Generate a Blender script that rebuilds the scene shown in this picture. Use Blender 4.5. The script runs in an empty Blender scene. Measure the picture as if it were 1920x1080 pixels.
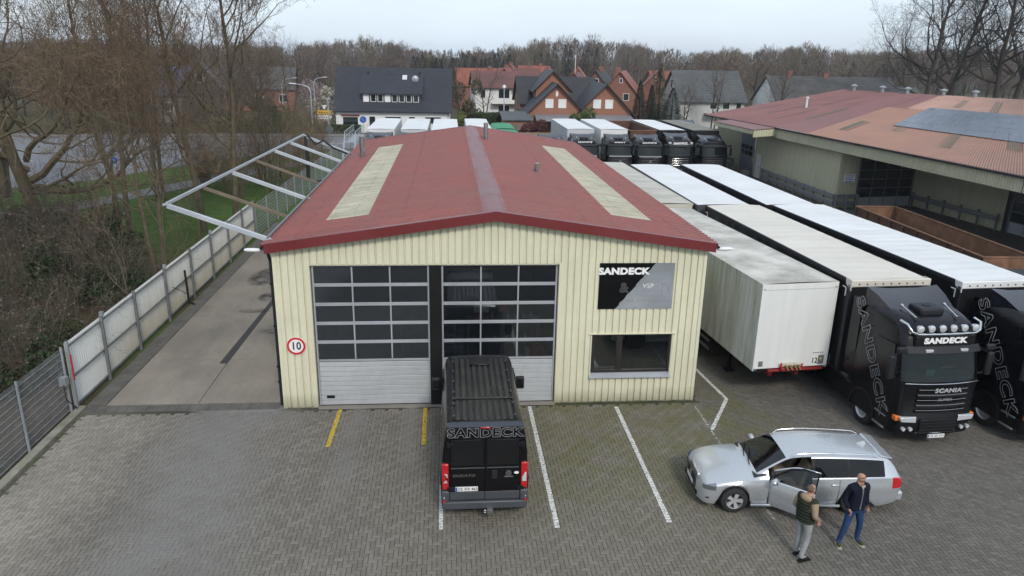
import bpy, bmesh, math, random
from mathutils import Vector, Matrix
import numpy as np
R = math.radians
rnd = random.Random(7)
sc = bpy.context.scene
COL = sc.collection

# ------------------------------------------------------------------ camera
CAM_H = 10.4
p_, r_, y_ = R(17.676), R(1.142), R(5.088)
F_ = Vector((math.sin(y_)*math.cos(p_), math.cos(y_)*math.cos(p_), -math.sin(p_)))
R0_ = Vector((math.cos(y_), -math.sin(y_), 0)); U0_ = R0_.cross(F_)
RR_ = R0_*math.cos(r_) + U0_*math.sin(r_); UU_ = -R0_*math.sin(r_) + U0_*math.cos(r_)
cd = bpy.data.cameras.new('camera'); cam = bpy.data.objects.new('camera', cd); COL.objects.link(cam)
cam.matrix_world = Matrix(((RR_.x, UU_.x, -F_.x, 0), (RR_.y, UU_.y, -F_.y, 0), (RR_.z, UU_.z, -F_.z, CAM_H), (0, 0, 0, 1)))
cd.sensor_width = 36; cd.lens = 1377.4/1920*36; cd.clip_start = 0.1; cd.clip_end = 4000
sc.camera = cam

# ------------------------------------------------------------------ sky, sun, exposure
SUN_AZ, SUN_EL = R(168), R(40)
w = bpy.data.worlds.new('World'); sc.world = w; w.use_nodes = True
nt = w.node_tree; nt.nodes.clear()
out = nt.nodes.new('ShaderNodeOutputWorld'); bg = nt.nodes.new('ShaderNodeBackground')
sky = nt.nodes.new('ShaderNodeTexSky'); sky.sky_type = 'NISHITA'; sky.sun_disc = False
sky.sun_elevation = SUN_EL; sky.sun_rotation = SUN_AZ; sky.air_density = 1.0; sky.dust_density = 2.0; sky.ozone_density = 2.0
tc = nt.nodes.new('ShaderNodeTexCoord'); mp = nt.nodes.new('ShaderNodeMapping'); mp.inputs['Scale'].default_value = (1, 1, 3.2)
no = nt.nodes.new('ShaderNodeTexNoise'); no.inputs['Scale'].default_value = 1.6; no.inputs['Detail'].default_value = 7; no.inputs['Roughness'].default_value = 0.55
rmp = nt.nodes.new('ShaderNodeMapRange'); rmp.inputs[1].default_value = 0.3; rmp.inputs[2].default_value = 0.7; rmp.inputs[3].default_value = 0.5; rmp.inputs[4].default_value = 1.0
mx = nt.nodes.new('ShaderNodeMix'); mx.data_type = 'RGBA'
mx.inputs[7].default_value = (5.95, 6.8, 7.75, 1)
L = nt.links.new
L(tc.outputs['Generated'], mp.inputs['Vector']); L(mp.outputs[0], no.inputs['Vector']); L(no.outputs['Fac'], rmp.inputs[0])
L(rmp.outputs[0], mx.inputs[0]); L(sky.outputs[0], mx.inputs[6]); L(mx.outputs[2], bg.inputs['Color']); L(bg.outputs[0], out.inputs[0])
bg.inputs['Strength'].default_value = 0.11
sl = bpy.data.lights.new('sun', 'SUN'); sl.energy = 1.5; sl.angle = R(11); sl.color = (1, 0.94, 0.86)
sun = bpy.data.objects.new('sun', sl); COL.objects.link(sun)
sdir = Vector((math.sin(SUN_AZ)*math.cos(SUN_EL), math.cos(SUN_AZ)*math.cos(SUN_EL), math.sin(SUN_EL)))
sun.rotation_euler = sdir.to_track_quat('Z', 'Y').to_euler()
sun.location = sdir*60
sc.view_settings.view_transform = 'Standard'; sc.view_settings.look = 'None'
sc.view_settings.exposure = 0.46; sc.view_settings.gamma = 1.0; sc.view_settings.use_curve_mapping = False
sc.render.engine = 'CYCLES'
sc.cycles.use_denoising = True; sc.cycles.use_adaptive_sampling = True; sc.cycles.adaptive_threshold = 0.02
sc.cycles.max_bounces = 6; sc.cycles.transparent_max_bounces = 12; sc.cycles.diffuse_bounces = 3; sc.cycles.glossy_bounces = 3
sc.cycles.caustics_reflective = False; sc.cycles.caustics_refractive = False

# ------------------------------------------------------------------ helpers
def V(*a): return Vector(a)
class MB:
    """collects geometry for ONE mesh object"""
    def __init__(s): s.v = []; s.f = []; s.mi = []; s.cur = 0
    def add(s, vs, fs):
        b = len(s.v); s.v.extend([tuple(x) for x in vs])
        for f in fs: s.f.append(tuple(i+b for i in f)); s.mi.append(s.cur)
        return s
    def box(s, x0, x1, y0, y1, z0, z1):
        vs = [(x0,y0,z0),(x1,y0,z0),(x1,y1,z0),(x0,y1,z0),(x0,y0,z1),(x1,y0,z1),(x1,y1,z1),(x0,y1,z1)]
        return s.add(vs, [(0,3,2,1),(4,5,6,7),(0,1,5,4),(1,2,6,5),(2,3,7,6),(3,0,4,7)])
    def bar(s, p, q, w, h=None, up=(0,0,1)):
        p = Vector(p); q = Vector(q); h = h or w; d = (q-p).normalized(); up = Vector(up)
        a = d.cross(up)
        if a.length < 1e-4: a = d.cross(Vector((1,0,0)))
        a.normalize(); b = a.cross(d).normalized(); a = a*w/2; b = b*h/2
        vs = [p-a-b, p+a-b, p+a+b, p-a+b, q-a-b, q+a-b, q+a+b, q-a+b]
        return s.add(vs, [(0,1,2,3),(7,6,5,4),(4,5,1,0),(5,6,2,1),(6,7,3,2),(7,4,0,3)])
    def tube(s, pts, r, n=8, cap=True):
        pts = [Vector(p) for p in pts]; k = len(pts); rs = r if isinstance(r, (list, tuple)) else [r]*k
        vs = []; a = None
        for i, p in enumerate(pts):
            d = (pts[min(i+1, k-1)]-pts[max(i-1, 0)])
            d = d.normalized() if d.length > 1e-9 else Vector((0,0,1))
            if a is None:
                a = d.orthogonal().normalized()
            else:
                a = a - d*a.dot(d)
                a = a.normalized() if a.length > 1e-6 else d.orthogonal().normalized()
            b = d.cross(a)
            for j in range(n):
                t = 2*math.pi*j/n; vs.append(p+(a*math.cos(t)+b*math.sin(t))*rs[i])
        fs = [(i*n+j, i*n+(j+1)%n, (i+1)*n+(j+1)%n, (i+1)*n+j) for i in range(k-1) for j in range(n)]
        if cap: fs += [tuple(range(n-1,-1,-1)), tuple((k-1)*n+j for j in range(n))]
        return s.add(vs, fs)
    def cyl(s, c, ax, r, l, n=16, r2=None):
        c = Vector(c); ax = Vector(ax).normalized()
        return s.tube([c-ax*l/2, c+ax*l/2], [r, r if r2 is None else r2], n)
    def lathe(s, prof, n=24, c=(0,0,0), ax='z', cap=True):
        vs = []; c = Vector(c)
        for (r, h) in prof:
            for j in range(n):
                t = 2*math.pi*j/n; a, b = r*math.cos(t), r*math.sin(t)
                vs.append(c+Vector({'z':(a,b,h),'x':(h,a,b),'y':(b,h,a)}[ax]))
        k = len(prof); fs = [(i*n+j, i*n+(j+1)%n, (i+1)*n+(j+1)%n, (i+1)*n+j) for i in range(k-1) for j in range(n)]
        if cap: fs += [tuple(range(n-1,-1,-1)), tuple((k-1)*n+j for j in range(n))]
        return s.add(vs, fs)
    def prism(s, poly, d0, d1, plane='xz'):
        n = len(poly)
        m = {'xz': lambda a,b,d:(a,d,b), 'yz': lambda a,b,d:(d,a,b), 'xy': lambda a,b,d:(a,b,d)}[plane]
        vs = [m(a,b,d0) for a,b in poly]+[m(a,b,d1) for a,b in poly]
        fs = [tuple(range(n)), tuple(range(2*n-1,n-1,-1))]+[(i,i+n,(i+1)%n+n,(i+1)%n) for i in range(n)]
        return s.add(vs, fs)
    def grid(s, rows, closed=False):
        n = len(rows[0]); k = len(rows); vs = [p for r in rows for p in r]
        m = n if closed else n-1
        return s.add(vs, [(i*n+j, i*n+(j+1)%n, (i+1)*n+(j+1)%n, (i+1)*n+j) for i in range(k-1) for j in range(m)])
    def quad(s, a, b, c, d): return s.add([a,b,c,d], [(0,1,2,3)])
    def mesh(s, name, mats, smooth=0, fixn=True):
        me = bpy.data.meshes.new(name); me.from_pydata(s.v, [], s.f)
        mats = mats if isinstance(mats, (list, tuple)) else [mats]
        for m in mats: me.materials.append(m)
        if len(mats) > 1: me.polygons.foreach_set('material_index', s.mi)
        if fixn and len(s.f) < 60000:
            bm = bmesh.new(); bm.from_mesh(me); bmesh.ops.recalc_face_normals(bm, faces=bm.faces); bm.to_mesh(me); bm.free()
        if smooth:
            me.polygons.foreach_set('use_smooth', [True]*len(me.polygons))
            if smooth < 180: me.set_sharp_from_angle(angle=R(smooth))
        me.update()
        return me
    def build(s, name, mats, parent=None, smooth=0, bevel=0, loc=(0,0,0), rot=(0,0,0), kind=None, fixn=True, seg=2):
        o = bpy.data.objects.new(name, s.mesh(name, mats, smooth, fixn)); COL.objects.link(o)
        o.parent = parent; o.location = loc; o.rotation_euler = rot
        if bevel:
            b = o.modifiers.new('bevel', 'BEVEL'); b.width = bevel; b.segments = seg; b.limit_method = 'ANGLE'; b.angle_limit = R(40)
            if not smooth:
                o.data.polygons.foreach_set('use_smooth', [True]*len(o.data.polygons)); o.data.set_sharp_from_angle(angle=R(30))
        if kind: o['kind'] = kind
        return o
def tag(o, label, cat, group=None, kind=None):
    o['label'] = label; o['category'] = cat
    if group: o['group'] = group
    if kind: o['kind'] = kind
    return o
def thing(name, label, cat, loc=(0,0,0), rz=0, group=None):
    o = bpy.data.objects.new(name, None); COL.objects.link(o); o.empty_display_size = .2
    o.location = loc; o.rotation_euler = (0,0,rz); return tag(o, label, cat, group)
def struct(mb, name, mats, **k): return mb.build(name, mats, kind='structure', **k)
def put(me, name, parent, loc=(0,0,0), rot=(0,0,0), scale=None):
    o = bpy.data.objects.new(name, me); COL.objects.link(o); o.parent = parent; o.location = loc; o.rotation_euler = rot
    if scale: o.scale = scale
    return o
def copy_tree(root, loc, rz, label=None, group=None, scale=None):
    r = root.copy(); COL.objects.link(r); r.location = loc; r.rotation_euler = (0,0,rz)
    if scale: r.scale = scale
    if label: r['label'] = label
    if group: r['group'] = group
    for ch in list(root.children):
        c = ch.copy(); COL.objects.link(c); c.parent = r
        for g in ch.children:
            d = g.copy(); COL.objects.link(d); d.parent = c
    return r
def text_mesh(txt, size, outline=0, bold=0, ext=0.002, sx=1.0, space=1.08, shear=0):
    cu = bpy.data.curves.new('t', 'FONT'); cu.body = txt; cu.size = size; cu.align_x = 'CENTER'; cu.align_y = 'CENTER'
    cu.space_character = space; cu.shear = shear; cu.resolution_u = 4
    if outline: cu.fill_mode = 'NONE'; cu.bevel_depth = outline; cu.bevel_resolution = 0; cu.offset = bold
    else: cu.offset = bold; cu.extrude = ext
    o = bpy.data.objects.new('t', cu); COL.objects.link(o)
    dg = bpy.context.evaluated_depsgraph_get(); me = bpy.data.meshes.new_from_object(o.evaluated_get(dg))
    bpy.data.objects.remove(o); bpy.data.curves.remove(cu)
    me.transform(Matrix.Diagonal((sx, 1, 1, 1)))
    return me
def text(txt, name, mat, parent, loc, rot, size, **k):
    me = text_mesh(txt, size, **k); me.materials.clear(); me.materials.append(mat); me.name = name
    return put(me, name, parent, loc, rot)

# ------------------------------------------------------------------ materials
def nodes_of(name):
    m = bpy.data.materials.new(name); m.use_nodes = True; t = m.node_tree; t.nodes.clear()
    o = t.nodes.new('ShaderNodeOutputMaterial'); b = t.nodes.new('ShaderNodeBsdfPrincipled'); t.links.new(b.outputs[0], o.inputs[0])
    return m, t, b, o
def nd(t, kind, **k):
    n = t.nodes.new('ShaderNode'+kind)
    for a, v in k.items(): setattr(n, a, v)
    return n
def noise(t, vec, scale, detail=4, rough=.55, stretch=None):
    n = nd(t, 'TexNoise'); n.inputs['Scale'].default_value = scale; n.inputs['Detail'].default_value = detail; n.inputs['Roughness'].default_value = rough
    if stretch:
        mp = nd(t, 'Mapping'); mp.inputs['Scale'].default_value = stretch; t.links.new(vec, mp.inputs[0]); vec = mp.outputs[0]
    t.links.new(vec, n.inputs['Vector']); return n.outputs['Fac']
def ramp(t, x, a, b, lo=0., hi=1.):
    n = nd(t, 'MapRange'); n.inputs[1].default_value = a; n.inputs[2].default_value = b; n.inputs[3].default_value = lo; n.inputs[4].default_value = hi
    t.links.new(x, n.inputs[0]); return n.outputs[0]
def mixc(t, fac, a, b, mode='MIX'):
    n = nd(t, 'Mix', data_type='RGBA', blend_type=mode)
    for s, x in ((0, fac), (6, a), (7, b)):
        if hasattr(x, 'links'): t.links.new(x, n.inputs[s])
        elif s == 0: n.inputs[0].default_value = x
        else: n.inputs[s].default_value = (x[0], x[1], x[2], 1)
    return n.outputs[2]
def mth(t, op, a, b=None, clamp=False):
    n = nd(t, 'Math', operation=op); n.use_clamp = clamp
    for i, x in enumerate((a, b)):
        if x is None: continue
        if hasattr(x, 'links'): t.links.new(x, n.inputs[i])
        else: n.inputs[i].default_value = x
    return n.outputs[0]
def pos(t): return nd(t, 'NewGeometry').outputs['Position']
def sep(t, v):
    n = nd(t, 'SeparateXYZ'); t.links.new(v, n.inputs[0]); return n.outputs
def bump(t, b, h, s, d=.02):
    n = nd(t, 'Bump'); n.inputs['Strength'].default_value = s; n.inputs['Distance'].default_value = d
    t.links.new(h, n.inputs['Height']); t.links.new(n.outputs[0], b.inputs['Normal'])
def mat(name, col, rough=.6, metal=0, var=.2, vscale=1.2, dirt=None, damt=.5, dscale=.8, dstretch=None, bmp=0, bscale=30, spec=.5, coat=0, fine=.12, isl=0):
    m, t, b, o = nodes_of(name); P = pos(t)
    n1 = noise(t, P, vscale, 5); n2 = noise(t, P, vscale*17, 3)
    c = mixc(t, ramp(t, n1, .3, .7), [x*(1-var) for x in col], [x*(1+var) for x in col])
    c = mixc(t, ramp(t, n2, .3, .7, 0, fine), c, [x*.45 for x in col])
    if isl:
        g = nd(t, 'NewGeometry'); oi = nd(t, 'ObjectInfo')
        rn = mth(t, 'FRACT', mth(t, 'ADD', g.outputs['Random Per Island'], oi.outputs['Random']))
        c = mixc(t, ramp(t, rn, 0, 1, 0, isl), c, [x*.5 for x in col])
    if dirt:
        n3 = noise(t, P, dscale, 6, .65, dstretch); c = mixc(t, ramp(t, n3, .42, .72, 0, damt), c, dirt)
    t.links.new(c, b.inputs['Base Color'])
    t.links.new(ramp(t, n1, .3, .7, max(0, rough-.07), min(1, rough+.07)), b.inputs['Roughness'])
    b.inputs['Metallic'].default_value = metal; b.inputs['Specular IOR Level'].default_value = spec; b.inputs['Coat Weight'].default_value = coat
    b.inputs['Coat Roughness'].default_value = .08
    if bmp: bump(t, b, noise(t, P, bscale, 4), bmp, .01)
    return m
def glass(name, tint=(.55,.6,.62), refl=.10, rough=.02, dark=(.01,.012,.013), opaque=.25, gl_=(.9,.95,1)):
    """thin pane: transparent tint + fresnel mirror + a little absorbing body"""
    m = bpy.data.materials.new(name); m.use_nodes = True; t = m.node_tree; t.nodes.clear()
    o = nd(t, 'OutputMaterial'); tr = nd(t, 'BsdfTransparent'); tr.inputs[0].default_value = (*tint, 1)
    df = nd(t, 'BsdfDiffuse'); df.inputs[0].default_value = (*dark, 1); gl = nd(t, 'BsdfGlossy'); gl.inputs['Roughness'].default_value = rough; gl.inputs[0].default_value = (*gl_,1)
    fr = nd(t, 'Fresnel'); fr.inputs[0].default_value = 1.5
    a = nd(t, 'MixShader'); a.inputs[0].default_value = opaque; b = nd(t, 'MixShader')
    t.links.new(tr.outputs[0], a.inputs[1]); t.links.new(df.outputs[0], a.inputs[2])
    t.links.new(mth(t, 'ADD', fr.outputs[0], refl-.04, True), b.inputs[0]); t.links.new(a.outputs[0], b.inputs[1]); t.links.new(gl.outputs[0], b.inputs[2])
    t.links.new(b.outputs[0], o.inputs[0]); return m
def emit_free(name, col, rough=.25): return mat(name, col, rough, var=.03, fine=0)

CREAM = mat('cream_cladding', (.66,.636,.478), .5, var=.06, vscale=.6, dirt=(.40,.38,.25), damt=.28, dscale=1.2, dstretch=(4,4,.35))
def splash(m, z1, col, amt):
    t = m.node_tree; b = [n for n in t.nodes if n.type == 'BSDF_PRINCIPLED'][0]; src = b.inputs['Base Color'].links[0].from_socket; P = pos(t); X, Y, Z = sep(t, P)
    f = ramp(t, mth(t, 'ADD', Z, mth(t, 'MULTIPLY', noise(t, P, 2.2, 5, .7), .5)), .25, z1, amt, 0.); t.links.new(mixc(t, f, src, col), b.inputs['Base Color'])
splash(CREAM, .75, (.24,.225,.14), .75)
CREAM2 = mat('hall_cladding', (.50,.48,.34), .55, var=.08, vscale=.3, dirt=(.28,.27,.18), damt=.4, dscale=1.0, dstretch=(3,3,.3))
def roof_mat(name, col, dirt, damt, isl=.35, sc_=.35):
    return mat(name, col, .62, var=.16, vscale=sc_, dirt=dirt, damt=damt, dscale=.9, dstretch=(.35,2.6,.35), bmp=.2, bscale=60, isl=isl, fine=.3)
REDROOF = roof_mat('red_fibre_cement', (.25,.076,.066), (.165,.056,.053), .55, .2)
REDTRIM = mat('red_verge_metal', (.15,.022,.025), .38, var=.08, vscale=.8)
RIDGE = mat('ridge_flashing', (.20,.085,.085), .5, var=.18, vscale=.9, dirt=(.22,.15,.15), damt=.5, dscale=2)
SKYL = mat('mossy_skylight_sheet', (.45,.43,.335), .55, var=.2, vscale=1.5, dirt=(.23,.21,.13), damt=.85, dscale=1.6, dstretch=(.45,4.5,.45), isl=.35, bmp=.15)
ALU = mat('aluminium', (.44,.46,.49), .42, .35, var=.06, vscale=.8, dirt=(.3,.3,.31), damt=.3, dscale=2.5)
GALV = mat('galvanised_steel', (.36,.38,.40), .5, .55, var=.12, vscale=4)
GALVD = mat('dull_galvanised_steel', (.2,.21,.22), .6, .4, var=.2, vscale=4)
BLACKM = mat('black_painted_metal', (.009,.009,.010), .5, var=.1, spec=.25)
BLACKP = mat('black_gloss_paint', (.0045,.0045,.006), .25, var=.15, vscale=.6, coat=.0, fine=.05, spec=.35)
DARKPL = mat('dark_plastic', (.016,.0175,.021), .55, var=.15, spec=.3)
RUBBER = mat('tyre_rubber', (.018,.018,.019), .8, var=.2, vscale=6)
WHITEP = mat('white_paint', (.72,.73,.73), .45, var=.05, vscale=.7, dirt=(.5,.5,.47), damt=.3, dscale=1.0)
CHROME = mat('chrome', (.7,.71,.72), .16, 1, var=.05)
GLASSD = glass('dark_pane', (.50,.54,.58), .10, .03, dark=(.045,.052,.062), opaque=.35)
GLASSW = glass('office_pane', (.35,.37,.38), .16, .01, opaque=.45)
CARGL = glass('car_glass', (.30,.34,.33), .06, .01, opaque=.3, gl_=(.6,.64,.66))
GLASSR = glass('clearer_pane', (.66,.70,.74), .08, .03, dark=(.03,.035,.043), opaque=.18)
GLASSB = glass('tinted_car_glass', (.05,.055,.06), .05, .01, opaque=.75, gl_=(.45,.48,.5))
WHITETX = mat('white_lettering', (.78,.78,.78), .5, var=.02, fine=0)
GREYTX = mat('grey_lettering', (.28,.29,.3), .45, var=.05)
BLACKTX = mat('black_lettering', (.015,.015,.015), .5, var=.02, fine=0)
REDL = mat('red_lens', (.45,.012,.015), .2, var=.05, coat=.6)
REDPT = mat('red_enamel', (.55,.02,.025), .4, var=.05)
ORANGEL = mat('orange_lens', (.75,.17,.02), .2, var=.05, coat=.6)
HEADL = mat('headlamp_lens', (.20,.22,.24), .10, .5, var=.2, vscale=9, coat=.8)
WHITEL = mat('clear_lens', (.62,.64,.66), .12, .3, var=.08, coat=.8)
BLUEPL = mat('blue_sign_face', (.02,.09,.34), .4, var=.05)
PLATE = mat('number_plate_white', (.75,.75,.73), .4, var=.03, fine=0)
CONC = mat('concrete', (.24,.22,.19), .85, var=.12, vscale=.7, dirt=(.13,.12,.1), damt=.6, dscale=.6, bmp=.15)
WOODM = mat('weathered_timber', (.16,.125,.09), .8, var=.25, vscale=2)
# ================================================================== SETTING: ground, yard, road
def band(t, x, a, b, s):
    m = mth(t, 'MULTIPLY', ramp(t, x, a-s, a+s), ramp(t, x, b-s, b+s, 1., 0.)); return m
def yard_nodes(t):
    P = pos(t)
    wob = noise(t, P, .35, 4); w2 = noise(t, P, 1.3, 5, .65); w3 = noise(t, P, .16, 3)
    X, Y, Z = sep(t, P)
    off = mth(t, 'MULTIPLY', mth(t, 'SUBTRACT', wob, .5), 3.0)
    Xw = mth(t, 'ADD', X, off); Yw = mth(t, 'ADD', Y, off)
    lane = mth(t, 'MAXIMUM', band(t, Xw, -7.6, -4.9, .9), mth(t, 'MULTIPLY', band(t, X, -3.05, -2.55, .25), ramp(t, Y, 14.5, 17.0)))
    lane = mth(t, 'MAXIMUM', lane, mth(t, 'MULTIPLY', band(t, X, -1.35, -1.0, .2), ramp(t, Y, 15, 17.5)))
    lane = mth(t, 'MULTIPLY', lane, ramp(t, w2, .3, .55, .55, 1.), True)
    left = ramp(t, Xw, -9.6, -8.2, 1., 0.)
    moss = mth(t, 'MULTIPLY', mth(t, 'MULTIPLY', band(t, Xw, 2.0, 9.6, 1.2), band(t, Yw, 15.6, 22.5, 1.6)), ramp(t, w2, .38, .6), True)
    right = ramp(t, Xw, 7.2, 8.4)
    grime = ramp(t, noise(t, P, .55, 6, .7), .45, .72)
    return P, X, Y, lane, left, moss, right, grime, w2
def paver_mat():
    m, t, b, o = nodes_of('concrete_block_paver'); P, X, Y, lane, left, moss, right, grime, w2 = yard_nodes(t)
    g = nd(t, 'NewGeometry'); oi = nd(t, 'ObjectInfo')
    rn = mth(t, 'FRACT', mth(t, 'ADD', g.outputs['Random Per Island'], oi.outputs['Random']))
    c = mixc(t, rn, (.150,.136,.114), (.205,.187,.158))
    c = mixc(t, left, c, mixc(t, rn, (.215,.198,.165), (.285,.264,.222)))
    c = mixc(t, ramp(t, lane, 0, 1, 0, .85), c, (.185,.179,.171))
    c = mixc(t, ramp(t, right, 0, 1, 0, .75), c, mixc(t, rn, (.095,.09,.083), (.14,.13,.118)))
    c = mixc(t, ramp(t, grime, 0, 1, 0, .38), c, (.10,.09,.073))
    c = mixc(t, ramp(t, moss, 0, 1, 0, .72), c, (.115,.112,.042)); c = mixc(t, mth(t, 'MULTIPLY', band(t, X, -.5, 7.6, 1.5), ramp(t, w2, .3, .7, .1, .4)), c, (.15,.14,.09))
    c = mixc(t, ramp(t, noise(t, P, 22, 4, .7), .45, .75, 0, .4), c, (.07,.065,.055))
    t.links.new(c, b.inputs['Base Color']); b.inputs['Roughness'].default_value = .85; b.inputs['Specular IOR Level'].default_value = .3
    bump(t, b, noise(t, P, 90, 3), .25, .004)
    return m
def joint_mat():
    m, t, b, o = nodes_of('paver_joint_sand'); P, X, Y, lane, left, moss, right, grime, w2 = yard_nodes(t)
    c = mixc(t, ramp(t, w2, .3, .7), (.028,.026,.020), (.055,.048,.034))
    c = mixc(t, ramp(t, left, 0, 1, 0, .45), c, (.16,.145,.11))
    c = mixc(t, ramp(t, lane, .3, .9), c, (.185,.177,.165))
    c = mixc(t, ramp(t, moss, 0, 1, 0, .6), c, (.055,.06,.018))
    t.links.new(c, b.inputs['Base Color']); b.inputs['Roughness'].default_value = .95
    return m
PAVER = paver_mat(); JOINT = joint_mat()
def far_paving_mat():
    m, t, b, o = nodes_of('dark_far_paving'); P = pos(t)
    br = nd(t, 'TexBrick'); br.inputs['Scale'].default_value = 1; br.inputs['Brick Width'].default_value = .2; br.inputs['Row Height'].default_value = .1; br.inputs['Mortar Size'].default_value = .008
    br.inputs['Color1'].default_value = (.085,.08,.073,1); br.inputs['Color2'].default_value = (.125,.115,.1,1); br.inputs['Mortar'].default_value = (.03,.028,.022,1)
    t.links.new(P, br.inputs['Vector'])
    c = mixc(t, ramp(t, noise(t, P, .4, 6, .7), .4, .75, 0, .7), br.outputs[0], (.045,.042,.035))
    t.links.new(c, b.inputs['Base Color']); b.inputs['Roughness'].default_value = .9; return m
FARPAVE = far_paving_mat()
def ground_mat():
    m, t, b, o = nodes_of('grass_and_leaf_litter'); P = pos(t); X, Y, Z = sep(t, P)
    n1 = noise(t, P, .09, 5, .6); n2 = noise(t, P, 1.1, 6, .7); n3 = noise(t, P, 9, 4, .7)
    grass = mixc(t, ramp(t, n2, .3, .7), (.045,.085,.018), (.085,.135,.03))
    litter = mixc(t, ramp(t, n3, .3, .7), (.035,.026,.016), (.10,.072,.045))
    litter = mixc(t, ramp(t, n2, .5, .7, 0, .5), litter, (.03,.04,.014))
    # the thicket floor lies along the yard fence, mown verge further out
    xf = mth(t, 'ADD', X, mth(t, 'MULTIPLY', mth(t, 'SUBTRACT', n1, .5), 9))
    wood = mth(t, 'MULTIPLY', band(t, xf, -60, -10.5, 1.0), ramp(t, mth(t, 'ADD', Y, mth(t, 'MULTIPLY', mth(t, 'SUBTRACT', n1, .5), 14)), 33, 44, 1., 0.))
    c = mixc(t, wood, grass, litter)
    c = mixc(t, ramp(t, Y, 78, 84), c, mixc(t, ramp(t, n2, .3, .7), (.05,.05,.022), (.085,.07,.045)))
    c = mixc(t, ramp(t, n3, .45, .75, 0, .35), c, (.04,.04,.015))
    t.links.new(c, b.inputs['Base Color']); b.inputs['Roughness'].default_value = .95; b.inputs['Specular IOR Level'].default_value = .15
    bump(t, b, n3, .6, .05); return m
struct(MB().box(-900, 900, -120, 1600, -3, -.06), 'ground', ground_mat())

# ---- paved yard: joint bed + pavers in herringbone bond
yard = struct(MB().box(-11.1, 30, 2, 21.0, -.3, -.010), 'paved_yard', JOINT)
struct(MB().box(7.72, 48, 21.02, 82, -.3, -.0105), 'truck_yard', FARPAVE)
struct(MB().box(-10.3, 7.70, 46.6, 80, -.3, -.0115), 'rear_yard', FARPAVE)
def px(P):
    d = Vector(P)-Vector((0,0,CAM_H)); z = d.dot(F_); return (960+1377.4*d.dot(RR_)/z, 540-1377.4*d.dot(UU_)/z, z)
def paver_shape(mb, x0, x1, y0, y1, z=0, j=.004, c=.007):
    a, b, d, e = x0+j, x1-j, y0+j, y1-j
    mb.add([(a,d,z-.008),(b,d,z-.008),(b,e,z-.008),(a,e,z-.008),(a+c,d+c,z),(b-c,d+c,z),(b-c,e-c,z),(a+c,e-c,z)],
           [(4,5,6,7),(0,1,5,4),(1,2,6,5),(2,3,7,6),(3,0,4,7)])
SEAM = 7.65
def yard_pavers():
    cand = []; u = .105
    for ix in range(int(-10.95/u), int(19.5/u)):
        for iy in range(int(10.6/u), int(24.2/u)):
            c = (ix-iy) % 4 if ix*u < SEAM else (ix+iy) % 4
            if c == 0: x0, x1, y0, y1 = ix*u, (ix+2)*u, iy*u, (iy+1)*u
            elif c == 3 and ix*u < SEAM: x0, x1, y0, y1 = ix*u, (ix+1)*u, iy*u, (iy+2)*u
            elif c == 3: x0, x1, y0, y1 = ix*u, (ix+1)*u, (iy-1)*u, (iy+1)*u
            else: continue
            if ix*u < SEAM-.1 and x1 > SEAM+.06: continue
            if x0 < -10.85: continue
            if x0 < 7.74 and y1 > 20.55: continue
            p = px(((x0+x1)/2, (y0+y1)/2, 0))
            if not (-90 < p[0] < 2010 and 480 < p[1] < 1180): continue
            cand.append((p[2], p, x0, x1, y0, y1))
    own = [k for k in cand if 20 < k[1][0] < 1900 and k[1][1] < 1066 and not (1440 < k[1][0] < 1660)]
    own = sorted(own, key=lambda k: k[0])[:300]; ids = set(id(k) for k in own)
    mh = MB(); paver_shape(mh, -u, u, -u/2, u/2); mh = mh.mesh('paver', PAVER, fixn=False)
    mv = MB(); paver_shape(mv, -u/2, u/2, -u, u); mv = mv.mesh('paver', PAVER, fixn=False)
    for k in own:
        _, p, x0, x1, y0, y1 = k
        o = put(mh if x1-x0 > y1-y0 else mv, 'paver', yard, ((x0+x1)/2, (y0+y1)/2, rnd.uniform(-.0015,.0015)))
        o.rotation_euler = (rnd.uniform(-.012,.012), rnd.uniform(-.012,.012), rnd.uniform(-.01,.01))
    mb = MB()
    for k in cand:
        if id(k) in ids: continue
        _, p, x0, x1, y0, y1 = k; paver_shape(mb, x0, x1, y0, y1, rnd.uniform(-.0018,.0018))
    mb.build('paver_field', PAVER, yard, kind='stuff', fixn=False)
yard_pavers()

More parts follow.
